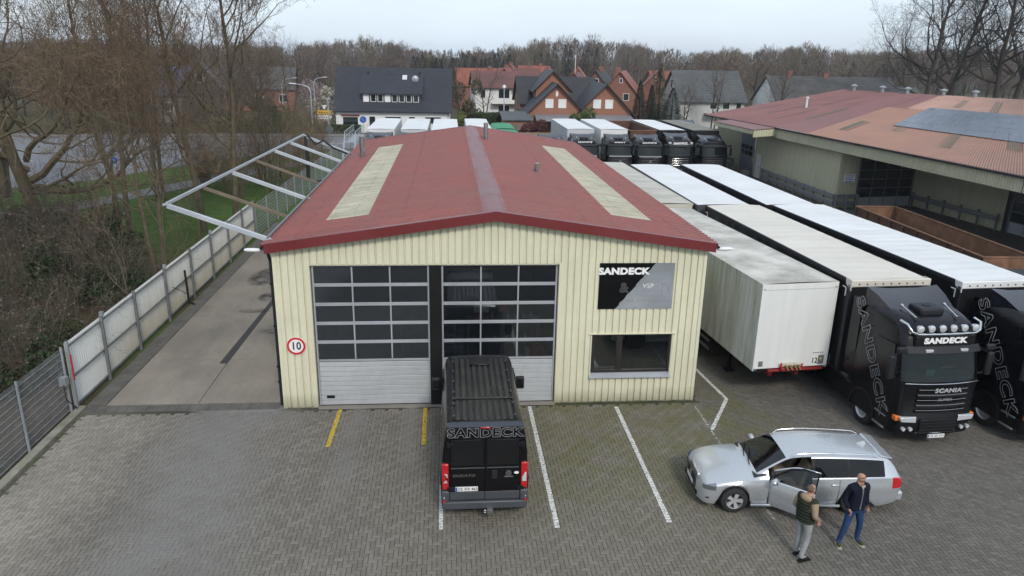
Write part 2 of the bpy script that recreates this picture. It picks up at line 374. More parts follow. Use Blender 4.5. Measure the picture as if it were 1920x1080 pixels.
# ---- concrete lane beside the workshop
LANE = mat('lane_concrete', (.25,.219,.18), .85, var=.16, vscale=.35, dirt=(.125,.112,.095), damt=.8, dscale=.6, dstretch=(1,.4,1), bmp=.2, fine=.25)
lane = struct(MB().box(-10.35, -5.06, 21.12, 21.13, -.3, 0.0), 'concrete_lane', LANE)
ys = [21.1, 24.5, 29.0, 34.0, 39.5, 46.5]
for a, b in zip(ys, ys[1:]):
    MB().box(-10.4, -7.72, a+.012, b-.012, -.2, .004).build('slab', LANE, lane, bevel=.006)
    MB().box(-7.70, -5.07, a+.012, b-.012, -.2, .004).build('slab', LANE, lane, bevel=.006)
TAR = mat('tar_patch', (.035,.034,.034), .8, var=.25, vscale=2, bmp=.3)
def stain_mat():
    m, t, b, o = nodes_of('oil_stain'); P = pos(t)
    g = nd(t, 'TexCoord'); X, Y, Z = sep(t, g.outputs['Object'])
    rr = mth(t, 'ADD', mth(t, 'MULTIPLY', X, X), mth(t, 'MULTIPLY', Y, Y))
    f = mth(t, 'MULTIPLY', ramp(t, rr, .35, 1., 1., 0.), ramp(t, noise(t, P, 1.6, 6, .75), .38, .6), True)
    tr = nd(t, 'BsdfTransparent'); ms = nd(t, 'MixShader'); b.inputs['Base Color'].default_value = (.04,.036,.031,1); b.inputs['Roughness'].default_value = .7
    t.links.new(mth(t, 'MULTIPLY', f, .75), ms.inputs[0]); t.links.new(tr.outputs[0], ms.inputs[1]); t.links.new(b.outputs[0], ms.inputs[2]); t.links.new(ms.outputs[0], o.inputs[0])
    return m
STAIN = stain_mat()
MB().prism([(-7.96,24.15),(-7.68,24.15),(-7.52,31.0),(-7.72,31.0)], .005, .009, 'xy').build('tar_strip', TAR, lane)
for k, (x, y, a, b) in enumerate([(-7.9,31.5,.55,.75),(-8.1,29.6,.7,.3),(-6.6,27.2,.9,.3),(-8.8,34.5,.8,1.6),(-6.2,35,.8,2.0)]):
    put(MB().quad((-1,-1,0),(1,-1,0),(1,1,0),(-1,1,0)).mesh('oil_stain', STAIN, fixn=False), 'oil_stain', lane, (x,y,.0102+.001*k), scale=(a,b,1))
# border of the lane: dark gutter blocks along the fence and across the front
GUT = mat('gutter_block', (.115,.107,.095), .85, var=.25, vscale=2, dirt=(.05,.047,.035), damt=.6, dscale=1.5)
g = MB()
kerb = struct(g.box(-10.98, -10.9, 2, 21.0, -.3, -.004), 'kerb', GUT)
gm = MB().box(-.24,.24,-.148,.148,-.2,0).mesh('gutter_block', GUT)
gut = struct(MB().box(-11.0,-5.06,20.62,21.08,-.3,-.02), 'gutter', GUT)
for i in range(38):
    x = -10.75+i*.3
    if x < -5.2: put(MB().box(-.144,.144,-.21,.21,-.2,0).mesh('gutter_block', GUT) if i == 0 else bpy.data.meshes['gutter_block.001'], 'gutter_block', gut, (x, 20.85, rnd.uniform(.0,.006)))
struct(MB().box(-11.0,-10.42,21.1,46.5,-.3,-.018), 'lane_edge', GUT)
le = bpy.data.objects['lane_edge']
for i in range(84): put(gm, 'gutter_block', le, (-10.68, 21.27+i*.3, rnd.uniform(0,.006)))
KERB = mat('kerb_stone', (.27,.255,.21), .85, var=.2, vscale=1.5, dirt=(.08,.085,.035), damt=.7, dscale=1.4)
km = MB().box(-.12,.12,-.495,.495,-.25,.06).mesh('kerb_stone', KERB)
for i in range(19): put(km, 'kerb_stone', kerb, (-11.05, 2.5+i, rnd.uniform(0,.006)))

# ---- worn paint markings
def paint_mat(name, col, hole):
    m, t, b, o = nodes_of(name); P = pos(t)
    f = ramp(t, noise(t, P, 14, 6, .75), hole, hole+.12); tr = nd(t, 'BsdfTransparent'); ms = nd(t, 'MixShader')
    c = mixc(t, ramp(t, noise(t, P, 3, 5), .35, .7, 0, .45), col, [x*.55 for x in col]); t.links.new(c, b.inputs['Base Color']); b.inputs['Roughness'].default_value = .7
    t.links.new(f, ms.inputs[0]); t.links.new(tr.outputs[0], ms.inputs[1]); t.links.new(b.outputs[0], ms.inputs[2]); t.links.new(ms.outputs[0], o.inputs[0]); return m
PWHITE = paint_mat('worn_white_paint', (.70,.70,.67), .37); PWHITE2 = paint_mat('faded_white_paint', (.55,.55,.52), .47); PYEL = paint_mat('worn_yellow_paint', (.60,.43,.03), .38)
def marking(p, q, w_, m, label):
    p = Vector((*p, 0)); q = Vector((*q, 0)); d = (q-p); n = Vector((-d.y, d.x, 0)).normalized()*w_/2; k = max(2, int(d.length/.105)); mb = MB()
    for i in range(k):   # one painted patch per paver, the joints stay open
        a = p+d*((i+.05)/k); b = p+d*((i+.95)/k); s = n*rnd.uniform(.9,1.08); o_ = n*rnd.uniform(-.06,.06)
        mb.quad(*[(v.x, v.y, .0045) for v in (a-s+o_, b-s+o_, b+s+o_, a+s+o_)])
    return tag(mb.build('line_marking', m, fixn=False), label, 'marking', 'lines painted on the yard')
marking((-3.34,20.5), (-3.38,18.27), .12, PYEL, 'yellow bay line left of the van, farther from it')
marking((-.77,20.5), (-.76,18.27), .12, PYEL, 'yellow bay line just left of the van')
marking((-.24,20.5), (-.24,14.4), .10, PWHITE, 'white bay line running under the left side of the van')
marking((2.44,20.45), (2.44,14.31), .12, PWHITE, 'white bay line just right of the van')
marking((5.13,20.3), (5.1,14.37), .12, PWHITE, 'white bay line below the office window, between van and car')
marking((7.63,20.29), (7.6,18.75), .09, PWHITE2, 'short faded white line at the right corner of the workshop')
marking((7.6,18.7), (7.62,14.33), .08, PWHITE2, 'faded white line running under the open car door')
marking((8.45,24.2), (8.81,20.68), .11, PWHITE, 'white line running back along the workshop beside the box trailer')
marking((8.81,20.68), (7.64,18.71), .11, PWHITE, 'slanting white line in front of the box trailer')

# ---- road, footways and verge behind the left fence
ASPH = mat('asphalt', (.155,.16,.17), .8, var=.15, vscale=.2, dirt=(.1,.1,.105), damt=.5, dscale=.25, bmp=.2)
FOOT = mat('footway', (.16,.155,.15), .85, var=.15, vscale=.5, dirt=(.09,.085,.07), damt=.5, dscale=.6)
road = struct(MB().prism([(-140,30),(-60,46),(-38,54),(-29,62),(-23,74),(-13,84),(20,88),(140,92),(140,99),(0,97),(-16,95.5),(-42,93),(-140,84)], -.05, -.03, 'xy'), 'road', ASPH)
struct(MB().prism([(-140,84.1),(-42,93.1),(-16,95.6),(0,97.1),(140,99.1),(140,102),(-1,100),(-17,98.5),(-43,96),(-140,88)], -.05, .07, 'xy'), 'pavement', FOOT)
struct(MB().prism([(-60,38),(-34,46),(-26.5,51.5),(-22.5,60),(-18.5,68),(-13,76),(-12,75),(-16.5,66.5),(-20.5,58.5),(-24.8,49.8),(-33,43.5),(-60,35.5)], -.05, -.028, 'xy'), 'footpath', FOOT)
island = struct(MB().prism([(-34,80),(-26,83),(-17,90),(-19,91),(-28,86.5),(-35,82)], -.05, .08, 'xy'), 'traffic_island', FOOT)
for p, q in [((-70,66),(-44,71.5)),((-42,72),(-30,76)),((-14,89),(20,92.6)),((-60,58),(-34,64))]:
    d = Vector((q[0]-p[0], q[1]-p[1], 0)); n = Vector((-d.y,d.x,0)).normalized()*.09; k = int(d.length/6)
    mb = MB()
    for i in range(k):
        a = Vector((*p,0))+d*(i/k); b = a+d*(.5/k); mb.quad(*[(v.x,v.y,-.025) for v in (a-n,b-n,b+n,a+n)])
    o = mb.build('road_marking', PWHITE, road, fixn=False)

# weeds in the joints and small debris
def tufts(name, label, cat, pts, m, h, n, seed):
    r = random.Random(seed); mb = MB()
    for (x, y) in pts:
        for _ in range(n):
            a = r.uniform(0,6.28); c = Vector((x+r.gauss(0,.035), y+r.gauss(0,.035), -.004)); t_ = c+Vector((math.cos(a)*h*.6, math.sin(a)*h*.6, h*r.uniform(.4,1))); u = Vector((-math.sin(a), math.cos(a), 0))*.006; mb.add([c-u, c+u, t_], [(0,1,2)])
    tag(mb.build(name, m, None, fixn=False), label, cat, kind='stuff')
rw = random.Random(3)
WEED = mat('weed_green', (.07,.10,.025), .8, var=.3, vscale=3)
tufts('weeds', 'small weeds growing along the workshop wall and kerb', 'weeds', [(rw.uniform(3.3,7.7), 20.60+rw.gauss(0,.02)) for _ in range(70)]+[(-10.86+rw.gauss(0,.03), rw.uniform(13,20.6)) for _ in range(90)]+[(rw.uniform(-5,-4.05), 20.6) for _ in range(14)]+[(7.78, rw.uniform(20.6,24)) for _ in range(40)], WEED, .07, 7, 4)
mb = MB()
for i in range(260):
    x = rw.uniform(-10.5,12); y = rw.uniform(11.5,20.4); a = rw.uniform(0,6.28); s_ = rw.uniform(.008,.026); u = Vector((math.cos(a),math.sin(a),.2))*s_; v_ = Vector((-math.sin(a),math.cos(a),-.1))*s_*.6; c = Vector((x,y,.008)); mb.add([c-u,c-v_,c+u,c+v_], [(0,1,2,3)])
tag(mb.build('yard_debris', mat('dry_leaf_bits', (.14,.095,.05), .9, var=.5, vscale=.6), None, fixn=False), 'scattered dry leaf bits and grit on the paving', 'debris', kind='stuff')
# ================================================================== WORKSHOP
WX0, WX1, WY0, WY1, EAV, RDG = -5.03, 7.69, 20.71, 46.3, 5.06, 5.98
WXC = (WX0+WX1)/2
shop = thing('workshop_building', 'cream ribbed-metal workshop with red corrugated gable roof and two glazed sectional doors', 'building', (WXC, WY0, 0))
def sx(x): return x-WXC        # world -> local
def gz(x): return EAV+(RDG-EAV)*(1-abs(x-WXC)/((WX1-WX0)/2))
PER = .207
def ribs(x0, x1):
    """plan of trapezoidal sheet between x0..x1 in a fixed phase: (x, depth)"""
    pts = []; k0 = math.floor((x0-WX0)/PER)-1
    for k in range(k0, k0+int((x1-x0)/PER)+4):
        b = WX0+k*PER
        for dx, d in ((0,0),(.030,0),(.044,-.05),(.193,-.05)): pts.append((b+dx, d))
    ins = [p for p in pts if x0 < p[0] < x1]
    def at(x):
        for a, b in zip(pts, pts[1:]):
            if a[0] <= x <= b[0]: return a[1]+(b[1]-a[1])*(x-a[0])/max(1e-6, b[0]-a[0])
        return 0
    return [(x0, at(x0))]+ins+[(x1, at(x1))]
def clad(x0, x1, z0, ztop, name='wall_cladding', y=0, parent=shop, m=CREAM, conv=sx):
    pl = ribs(x0, x1); n = len(pl); mb = MB()
    lo = [(conv(x), y+d, z0) for x, d in pl]; hi = [(conv(x), y+d, ztop(x) if callable(ztop) else ztop) for x, d in pl]
    lob = [(conv(x), y+.06, z0) for x, d in pl]
    mb.grid([lo, hi]); mb.grid([lob, lo])      # face and bottom return
    return mb.build(name, m, parent, fixn=False)
top = lambda x: gz(x)-.02
clad(WX0, -4.02, .02, top); clad(-4.02, 3.24, 4.53, top); clad(3.24, 4.30, .02, top)
clad(4.30, 6.86, .02, .84); clad(4.30, 6.86, 2.30, top); clad(6.86, WX1, .02, top)
# corner flashings, opening flashings
tr = MB()
tr.box(sx(WX0)-.012, sx(WX0)+.10, -.066, -.054, 0, EAV-.03); tr.box(sx(WX0)-.012, sx(WX0), -.05, .1, 0, EAV-.03)
tr.build('corner_flashing', CREAM, shop)
tr = MB(); tr.box(sx(WX1)-.10, sx(WX1)+.012, -.066, -.054, 0, EAV-.03); tr.box(sx(WX1), sx(WX1)+.012, -.066, .1, 0, EAV-.03); tr.build('corner_flashing', CREAM, shop)
for xx in (-4.02, 3.24):
    s = -1 if xx < 0 else 1
    MB().box(sx(xx)-.01, sx(xx)+.01, -.045, .2, .02, 4.53).box(min(sx(xx), sx(xx)+s*.07), max(sx(xx), sx(xx)+s*.07), -.062, -.053, .02, 4.56).build('door_jamb_flashing', CREAM, shop)
MB().box(sx(-4.01), sx(3.23), -.03, .2, 4.50, 4.525).build('door_head_flashing', CREAM, shop)
# side and rear walls
def sidewall(x, s):
    mb = MB(); pl = []
    k = 0; y = .1
    while y < WY1-WY0-.05:
        for dy, d in ((0,0),(.038,0),(.058,.036),(.187,.036)): pl.append((y+dy, d))
        y += PER
    mb.grid([[(sx(x)+s*(d-.036), yy, .02) for yy, d in pl], [(sx(x)+s*(d-.036), yy, EAV-.03) for yy, d in pl]])
    mb.build('wall_cladding', CREAM, shop, fixn=False)
sidewall(WX0, -1); sidewall(WX1, 1)
MB().prism([(sx(WX0),0),(sx(WX1),0),(sx(WX1),EAV-.04),(0,RDG-.06),(sx(WX0),EAV-.04)], WY1-WY0-.1, WY1-WY0).build('rear_wall', CREAM, shop)
INT = mat('interior_paint', (.30,.30,.29), .9, var=.1); INTF = mat('workshop_floor', (.16,.157,.15), .7, var=.2)
MB().box(sx(WX0)+.06, sx(WX1)-.06, .1, WY1-WY0-.15, .02, .10).build('workshop_floor', INTF, shop)
MB().box(sx(WX0)+.06, sx(WX0)+.1, .12, WY1-WY0-.15, .1, 4.95).box(sx(WX1)-.1, sx(WX1)-.06, .12, WY1-WY0-.15, .1, 4.95).box(sx(3.6), sx(3.7), .2, 9, .1, 4.9).box(sx(WX0)+.12, sx(WX1)-.12, 9.0, 9.1, .1, 4.9).build('inner_lining', INT, shop)
MB().prism([(sx(WX0)+.06,EAV-.12),(sx(WX1)-.06,EAV-.12),(0,RDG-.2)], .12, WY1-WY0-.15).build('ceiling', INT, shop)
MB().box(sx(WX0)-.02, sx(WX1)+.02, -.04, .3, -.2, .018).build('plinth', CONC, shop)
MB().box(sx(-4.0), sx(3.25), -.16, .02, -.1, .016).build('door_sill', CONC, shop, bevel=.008)

# roof of corrugated sheets, laid in rows up each slope
slope = math.atan2(RDG-EAV, (WX1-WX0)/2)
YF = -.25; YB = WY1-WY0+.2; WAVE = .28; SHW = WAVE*4; NSH = int((YB-YF)/SHW)+1
SHW = (YB-YF)/NSH; WAVE = SHW/4
def rz_(d): return gz(WX0)+.10+(RDG-EAV)*(1-d/((WX1-WX0)/2))    # top surface by distance from the ridge (m)
def sheet_mesh(length, m, name):
    """sheet lies in local x (down slope, from 0 to length) and y (width), z wave"""
    prof = []
    for k in range(4):
        for f, h in ((0,.032),(.34,.032),(.48,-.032),(.84,-.032)): prof.append(((k+f)*WAVE, h))
    prof.append((SHW, .032)); rows = []
    for x in (0, length): rows.append([(x, y, h) for y, h in prof])
    mb = MB(); mb.grid(rows)
    mb.grid([rows[1], [(length, y, h-.009) for y, h in prof]])
    me = mb.mesh(name, m, 20, fixn=False); return me
roof = MB()
bounds = [0.12, 1.85, 3.72, 5.03, 6.52]
cache = {}
for side in (-1, 1):
    for r in range(4):
        d0, d1 = bounds[r], bounds[r+1]+.10
        ln = (d1-d0)/math.cos(slope)
        for k in range(NSH):
            y0 = YF+k*SHW; yw = y0+WY0+SHW/2
            sk = (r == 2 and 23.0 < yw < 40.6)
            key = (r, sk)
            if key not in cache: cache[key] = sheet_mesh(ln, SKYL if sk else REDROOF, 'skylight_sheet' if sk else 'roof_sheet')
            o = put(cache[key], 'skylight_sheet' if sk else 'roof_sheet', shop)
            lift = (.016 if r % 2 == 0 else .006)
            M_ = Matrix.Translation((side*d0, y0 if side > 0 else y0+SHW, rz_(d0)+lift)) @ Matrix.Rotation(math.pi if side < 0 else 0, 4, 'Z') @ Matrix.Rotation(slope-.006, 4, 'Y')
            o.matrix_basis = M_
scr = MB(); rw_ = random.Random(12)
for side in (-1, 1):
    for d in (.5, 1.75, 2.7, 3.62, 4.3, 4.95, 5.7, 6.4):
        for k in range(NSH*4):
            if rw_.random() < .3: continue
            y = YF+(k+.17)*WAVE; yw = y+WY0
            z = rz_(d)+.055; scr.cyl((side*(d+rw_.uniform(-.02,.02)), y, z-.004), (0,0,1), .017, .012, 6)
scr.build('roof_screws', mat('screw_cap', (.05,.022,.024), .5), shop, kind='stuff', fixn=False)
# sealing strip and screws along the skylight edges are on the sheets; ridge cap in lengths
for k in range(9):
    a = YF-.03+k*(YB-YF+.06)/9; b = a+(YB-YF+.06)/9+.04
    h = RDG+.145+.004*(k % 2); mb = MB()
    prof = [(-.36,h-.36*math.tan(slope)-.02),(-.36,h-.36*math.tan(slope)),(-.05,h+.0),(0,h+.012),(.05,h),(.36,h-.36*math.tan(slope)),(.36,h-.36*math.tan(slope)-.02)]
    mb.grid([[(x,a,z) for x,z in prof],[(x,b,z) for x,z in prof]]); mb.build('ridge_cap', RIDGE, shop, smooth=20, fixn=False)
# red verge flashings front and rear
for y in (YF, YB):
    for s in (-1, 1):
        mb = MB(); x1 = s*((WX1-WX0)/2+.16)
        def P(x, dz, dy): return (x, y+dy, RDG-abs(x)*math.tan(slope)+dz)
        dy = -.03 if y < 5 else .03; bk = .16 if y < 5 else -.16
        ring = [(-.12,0),(.15,0),(.158,0.0),(.158,bk-dy),(.146,bk-dy),(.146,.012 if y<5 else -.012),(-.12,.012 if y<5 else -.012)]
        A = [P(0.0, dz, dy+d) for dz, d in ring]; B = [P(x1, dz, dy+d) for dz, d in ring]
        mb.grid([A, B], True); mb.add(A, [tuple(range(len(A)))]); mb.add(B, [tuple(range(len(B)))])
        mb.build('verge_flashing', REDTRIM, shop)
    tipy = y+(-.034 if y < 5 else .034)
    MB().box(-.09,.09,tipy-.004,tipy+.004,RDG-.125,RDG+.155).build('apex_cover', REDTRIM, shop)
# gutters and downpipe
GUTM = mat('gutter_metal', (.10,.085,.085), .5, .4, var=.2)
for s in (-1, 1):
    x = s*((WX1-WX0)/2+.22); mb = MB(); pr = [(x+.065*math.cos(a), EAV+.02+.065*math.sin(a)) for a in [R(180+i*22.5) for i in range(9)]]
    mb.grid([[(px_, YF, pz) for px_, pz in pr], [(px_, YB, pz) for px_, pz in pr]]); mb.build('gutter', GUTM, shop, smooth=60)
mb = MB(); xd = sx(WX0)-.10
mb.tube([(xd-.08,.12,EAV-.02),(xd-.06,.12,EAV-.2),(xd,.12,EAV-.45),(xd,.12,1.2),(xd,.12,.05)], .045, 10); mb.build('downpipe', DARKPL, shop, smooth=60)
mb = MB()
for z in (.8,1.3,2.6,3.9): mb.box(xd-.06,xd+.1,.06,.18,z,z+.04)
mb.build('pipe_clip', BLACKM, shop)
# flues
def flue(x, y, z0, h, r, cap):
    mb = MB(); prof = [(r,0),(r,h*.45),(r*1.06,h*.45),(r*1.06,h*.48),(r,h*.48),(r,h*.93),(r*1.12,h*.94),(r*1.12,h*.97),(r*.7,h),(0.01,h*1.01)]
    mb.lathe(prof, 16, (sx(x), y-WY0, z0)); mb.build('flue_pipe', mat('flue_steel', (.42,.41,.40), .32, .85, var=.15) if 'flue_steel' not in bpy.data.materials else bpy.data.materials['flue_steel'], shop, smooth=40)
flue(-4.34, 37.9, 5.10, 1.25, .13, 1); flue(1.98, 39.8, 5.95, .95, .12, 1)
mb = MB(); mb.box(sx(3.62)-.2, sx(3.62)+.2, 30.2-WY0-.2, 30.2-WY0+.2, 5.66, 5.78); mb.build('vent_base', REDTRIM, shop)
flue(3.62, 30.2, 5.72, .42, .1, 1)
# corner lamps on arms
for s, x in ((-1, WX0), (1, WX1)):
    mb = MB(); mb.tube([(sx(x), .05, 4.92), (sx(x)+s*.28, -.03, 4.96)], .022, 8)
    lamp = mb.build('lamp_arm', GALV, shop, smooth=60)
    mb = MB(); q = Vector((sx(x)+s*.28, -.03, 4.96)); rows = []
    for i, (t_, w_, h_) in enumerate([(0,.03,.03),(.06,.07,.05),(.2,.085,.06),(.4,.08,.05),(.46,.04,.025)]):
        c = q+Vector((s*t_, -t_*.12, t_*.06)); rows.append([(c.x, c.y+w_*math.cos(a), c.z+h_*math.sin(a)) for a in [i_*math.pi/6 for i_ in range(12)]])
    mb.grid(rows, True); mb.add(rows[0], [tuple(range(12))]); mb.add(rows[-1], [tuple(range(12))]); mb.build('lamp_head', WHITEP, lamp, smooth=60)

# sectional doors
SLAT = mat('door_slat_silver', (.50,.52,.54), .42, .25, var=.05, vscale=.7, dirt=(.3,.3,.3), damt=.25, dscale=3)
def sect_door(x0, x1, handle):
    z0, zg, z1 = .03, 1.50, 4.52; yf = .07
    a, b = sx(x0), sx(x1); rows = 5; rh = (z1-.04-zg)/rows
    d = MB().box(a, a+.05, yf-.02, yf+.05, z0, z1).box(b-.05, b, yf-.02, yf+.05, z0, z1).build('sectional_door', ALU, shop, bevel=.006)
    if handle: d['label'] = 'left glazed sectional door without a vehicle in front'
    else: d['label'] = 'right glazed sectional door behind the black van'
    cw = (b-a-.1)/3
    for i in range(rows+1):
        z = zg+i*rh; hh = .048 if 0 < i < rows else .03
        MB().box(a+.052, b-.052, yf-.012, yf+.045, z-hh, z-.002).box(a+.052, b-.052, yf-.015, yf+.045, z+.002, z+hh).build('rail', ALU, d, bevel=.004)
    for i in range(rows):
        za, zb = zg+i*rh+.048, zg+(i+1)*rh-.048
        for j in range(3):
            xa = a+.05+j*cw; 
            if j: MB().box(xa-.022, xa+.022, yf-.010, yf+.04, za+.001, zb-.001).build('mullion', ALU, d, bevel=.004)
            MB().box(xa+(.022 if j else .004), xa+cw-(.022 if j < 2 else .004), yf+.012, yf+.018, za, zb).build('pane', GLASSD if handle else GLASSR, d)
    n = 9; sh = (zg-.05-z0)/n
    for i in range(n):
        za = z0+i*sh; MB().box(a+.052, b-.052, yf-.006-.006*(i % 2), yf+.04, za+.004, za+sh-.006).build('slat', SLAT, d, bevel=.007)
    MB().box(a+.01, b-.01, yf+.045, yf+.055, z0, zg-.06).build('back_sheet', SLAT, d)
    MB().box(a, b, yf-.025, yf+.02, .005, .03).build('bottom_seal', RUBBER, d)
    if handle: MB().box(a+.22, a+.46, yf-.03, yf-.012, .26, .35).build('handle', BLACKM, d, bevel=.008)
sect_door(-3.98, -.60, True); sect_door(-.24, 3.20, False)
MB().box(sx(-.598), sx(-.243), -.02, .25, .01, 4.498).build('centre_post', BLACKM, shop, bevel=.01)
# office window
WFR = mat('dark_window_frame', (.025,.021,.02), .4, var=.1)
wx0, wx1, wz0, wz1 = 4.33, 6.83, .98, 2.28; yf = .03
win = MB().box(sx(wx0), sx(wx0)+.07, yf, yf+.08, wz0, wz1).box(sx(wx1)-.07, sx(wx1), yf, yf+.08, wz0, wz1).box(sx(wx0)+.07, sx(wx1)-.07, yf, yf+.08, wz1-.08, wz1).box(sx(wx0)+.07, sx(wx1)-.07, yf, yf+.08, wz0, wz0+.08).box(sx(5.17), sx(5.30), yf-.006, yf+.08, wz0+.08, wz1-.08).build('window', WFR, shop, bevel=.005)
MB().box(sx(wx0)+.12, sx(5.17)-.04, yf+.01, yf+.07, wz0+.12, wz0+.16).box(sx(wx0)+.07, sx(wx0)+.12, yf+.008, yf+.07, wz0+.08, wz1-.08).box(sx(5.17)-.05, sx(5.17), yf+.009, yf+.07, wz0+.08, wz1-.08).build('window_sash', WFR, win)
MB().box(sx(wx0)+.07, sx(5.17), yf+.04, yf+.05, wz0+.08, wz1-.08).build('pane', GLASSW, win)
MB().box(sx(5.30), sx(wx1)-.07, yf+.04, yf+.05, wz0+.08, wz1-.08).build('pane', GLASSW, win)
MB().prism([(-.13,.84),(-.13,.86),(.1,.98),(.1,.84)], sx(4.29), sx(6.87), 'yz').build('window_sill', ALU, win)
MB().box(sx(4.22), sx(6.92), -.09, .02, 2.285, 2.315).build('lintel_flashing', CREAM, win)
MB().box(sx(4.29), sx(4.33), -.04, .1, .86, 2.284).box(sx(6.83), sx(6.87), -.04, .1, .86, 2.284).build('window_reveal', CREAM, win)

# ---- things on the facade
sg = thing('wall_sign', 'rectangular company sign split diagonally black and brushed silver, SANDECK in white', 'sign', (5.58, WY0-.078, 3.83))
BRUSH = mat('brushed_sign_silver', (.42,.45,.49), .35, .6, var=.08, vscale=1.5)
SGB = mat('sign_black', (.004,.004,.005), .5, var=.05, spec=.12)
hw, hh = 1.14, .72
edge = [(.55,hh)]
for i in range(1, 22): t_ = i/22; edge.append((.55-1.17*t_+rnd.uniform(-.022,.022), hh-2*hh*t_))
edge.append((-.62,-hh))
MB().box(-hw, hw, .004, .02, -hh, hh).build('sign_plate', BRUSH, sg)
mb = MB()
for (xa, za), (xb, zb) in zip(edge, edge[1:]): mb.quad((-hw,.001,za),(xa,.001,za),(xb,.001,zb),(-hw,.001,zb))
mb.build('black_field', SGB, sg, fixn=False)
RX = (math.pi/2,0,0)
text('SANDECK', 'lettering', WHITETX, sg, (-.41,-.002,.46), RX, .27, bold=.016, sx=1.18)
text('&', 'ampersand', GREYTX, sg, (-.37,-.002,-.06), RX, .42, outline=.005)
text('VSP', 'lettering', WHITETX, sg, (.36,-.002,.0), RX, .2, bold=.0)
mb = MB()
arc = [(.62+.44*math.cos(R(a)), -.30+.44*math.sin(R(a))*1.0) for a in range(0, 181, 12)]
mb.tube([(x,-.002,z) for x,z in arc], .006, 4); mb.tube([(.18,-.002,-.30),(1.06,-.002,-.30)], .006, 4)
mb.tube([(.3,-.002,-.22),(.42,-.002,-.12),(.62,-.002,-.12),(.72,-.002,-.22)], .006, 4); mb.tube([(.8,-.002,-.22),(.8,-.002,.08),(.9,-.002,.08)], .008, 4); mb.tube([(.98,-.002,-.2),(.98,-.002,.0)], .008, 4)
mb.build('car_outline', GREYTX, sg)
mb = MB()
for i in range(16):
    if i in (3, 9): continue
    x = -.28+i*.085; mb.box(x, x+rnd.uniform(.02,.05), -.002, .003, -.50, -.44)
mb.build('small_print', GREYTX, sg)
mb = MB()
for x in (-hw+.05, 0, hw-.05):
    for z in (-hh+.04, hh-.04): mb.cyl((x,-.0,z), (0,1,0), .012, .01, 8)
mb.build('screw', BLACKM, sg)
s10 = thing('speed_limit_sign', 'round white 10 speed limit sign with red ring on the workshop wall', 'sign', (-4.54, WY0-.075, 2.04))
MB().cyl((0,.008,0), (0,1,0), .285, .014, 40).build('sign_disc', mat('sign_white', (.74,.74,.73), .4, var=.03, fine=0), s10)
mb = MB(); rows = [[(r*math.cos(2*math.pi*i/40), -.002, r*math.sin(2*math.pi*i/40)) for i in range(40)] for r in (.21,.275)]
mb.grid(rows, True); mb.build('red_ring', REDPT, s10, fixn=False)
text('10', 'numeral', BLACKTX, s10, (0,-.004,-.005), RX, .33, bold=.008, sx=.85)

# ---- bits inside the workshop seen through the panes
SHELFM = mat('grey_shelf_metal', (.30,.32,.34), .5, .3, var=.15); TEAL = mat('teal_cabinet', (.10,.20,.21), .5, var=.15); REDC = mat('red_plastic', (.40,.03,.03), .4, var=.1)
CARD = mat('cardboard_white', (.55,.54,.5), .7, var=.1); BLUEC = mat('blue_plastic', (.03,.14,.30), .4, var=.1); DGREY = mat('dark_tool', (.05,.055,.06), .5, var=.2)
def inside(x, dy, z=.1): return (x, WY0+dy, z)
sh = thing('shelf_rack', 'grey steel shelf rack with bottles seen through the right workshop door', 'shelf', inside(1.7, 1.9))
for x in (-1.1, .0, 1.2): MB().box(x-.03,x+.03,-.25,-.2,0,2.05).box(x-.03,x+.03,.2,.25,0,2.05).build('upright', SHELFM, sh)
for z in (.5, 1.25, 2.0): MB().box(-1.15,1.25,-.25,.25,z,z+.04).build('shelf_board', SHELFM, sh)
cols = [WHITETX, CARD, BLUEC, REDC, DGREY, TEAL, WHITETX]
for i in range(26):
    x = -1.0+i*.085; z = 2.04 if i % 3 else 1.29; h = rnd.uniform(.12,.26)
    mb = MB(); mb.lathe([(.03,0),(.032,h*.7),(.012,h*.82),(.012,h)], 8)
    o = mb.build('bottle', cols[rnd.randrange(7)], None, smooth=50, loc=inside(1.7+x, 1.9-.16+rnd.uniform(0,.2), .1+z))
    tag(o, 'small bottle among the cans on the workshop shelf', 'bottle', 'bottles on the workshop shelf')
cb = thing('tool_cabinet', 'teal tool cabinet inside the right workshop door', 'cabinet', inside(.15, 1.5))
MB().box(-.3,.3,-.25,.25,0,1.75).build('body', TEAL, cb, bevel=.01)
for z in (.3,.7,1.1,1.45): MB().box(-.26,.26,-.27,-.252,z,z+.25).build('drawer', SHELFM, cb, bevel=.005)
MB().box(-.2,.1,-.1,.15,1.76,2.05).box(-.15,-.05,-.05,.05,2.05,2.35).build('bench_grinder', DGREY, cb)
def ladder(x, dy, h, lean, label):
    l = thing('ladder', label, 'ladder', inside(x, dy))
    for s in (-.2,.2): MB().bar((s,0,0),(s,lean,h),.03,.06).build('stile', ALU, l)
    for i in range(int(h/.28)): t_ = (i+.7)/(h/.28); MB().bar((-.2,lean*t_,h*t_),(.2,lean*t_,h*t_),.03).build('rung', ALU, l)
ladder(-.05, .8, 2.3, .1, 'small aluminium ladder inside the right workshop door'); ladder(-1.35, 1.6, 2.9, .4, 'aluminium ladder leaning inside the left workshop door')
def bx(name, label, cat, x, dy, z, a, b, c, m, group=None): return tag(MB().box(-a/2,a/2,-b/2,b/2,0,c).build(name, m, None, bevel=.01, loc=inside(x,dy,z)), label, cat, group)
bx('cardboard_box', 'white carton inside the right workshop door, middle pane height', 'box', 1.05, 2.6, 2.15, .5,.4,.35, CARD)
bx('crate', 'red parts crate inside the right workshop door', 'crate', 1.8, 2.6, 2.15, .4,.3,.22, REDC)
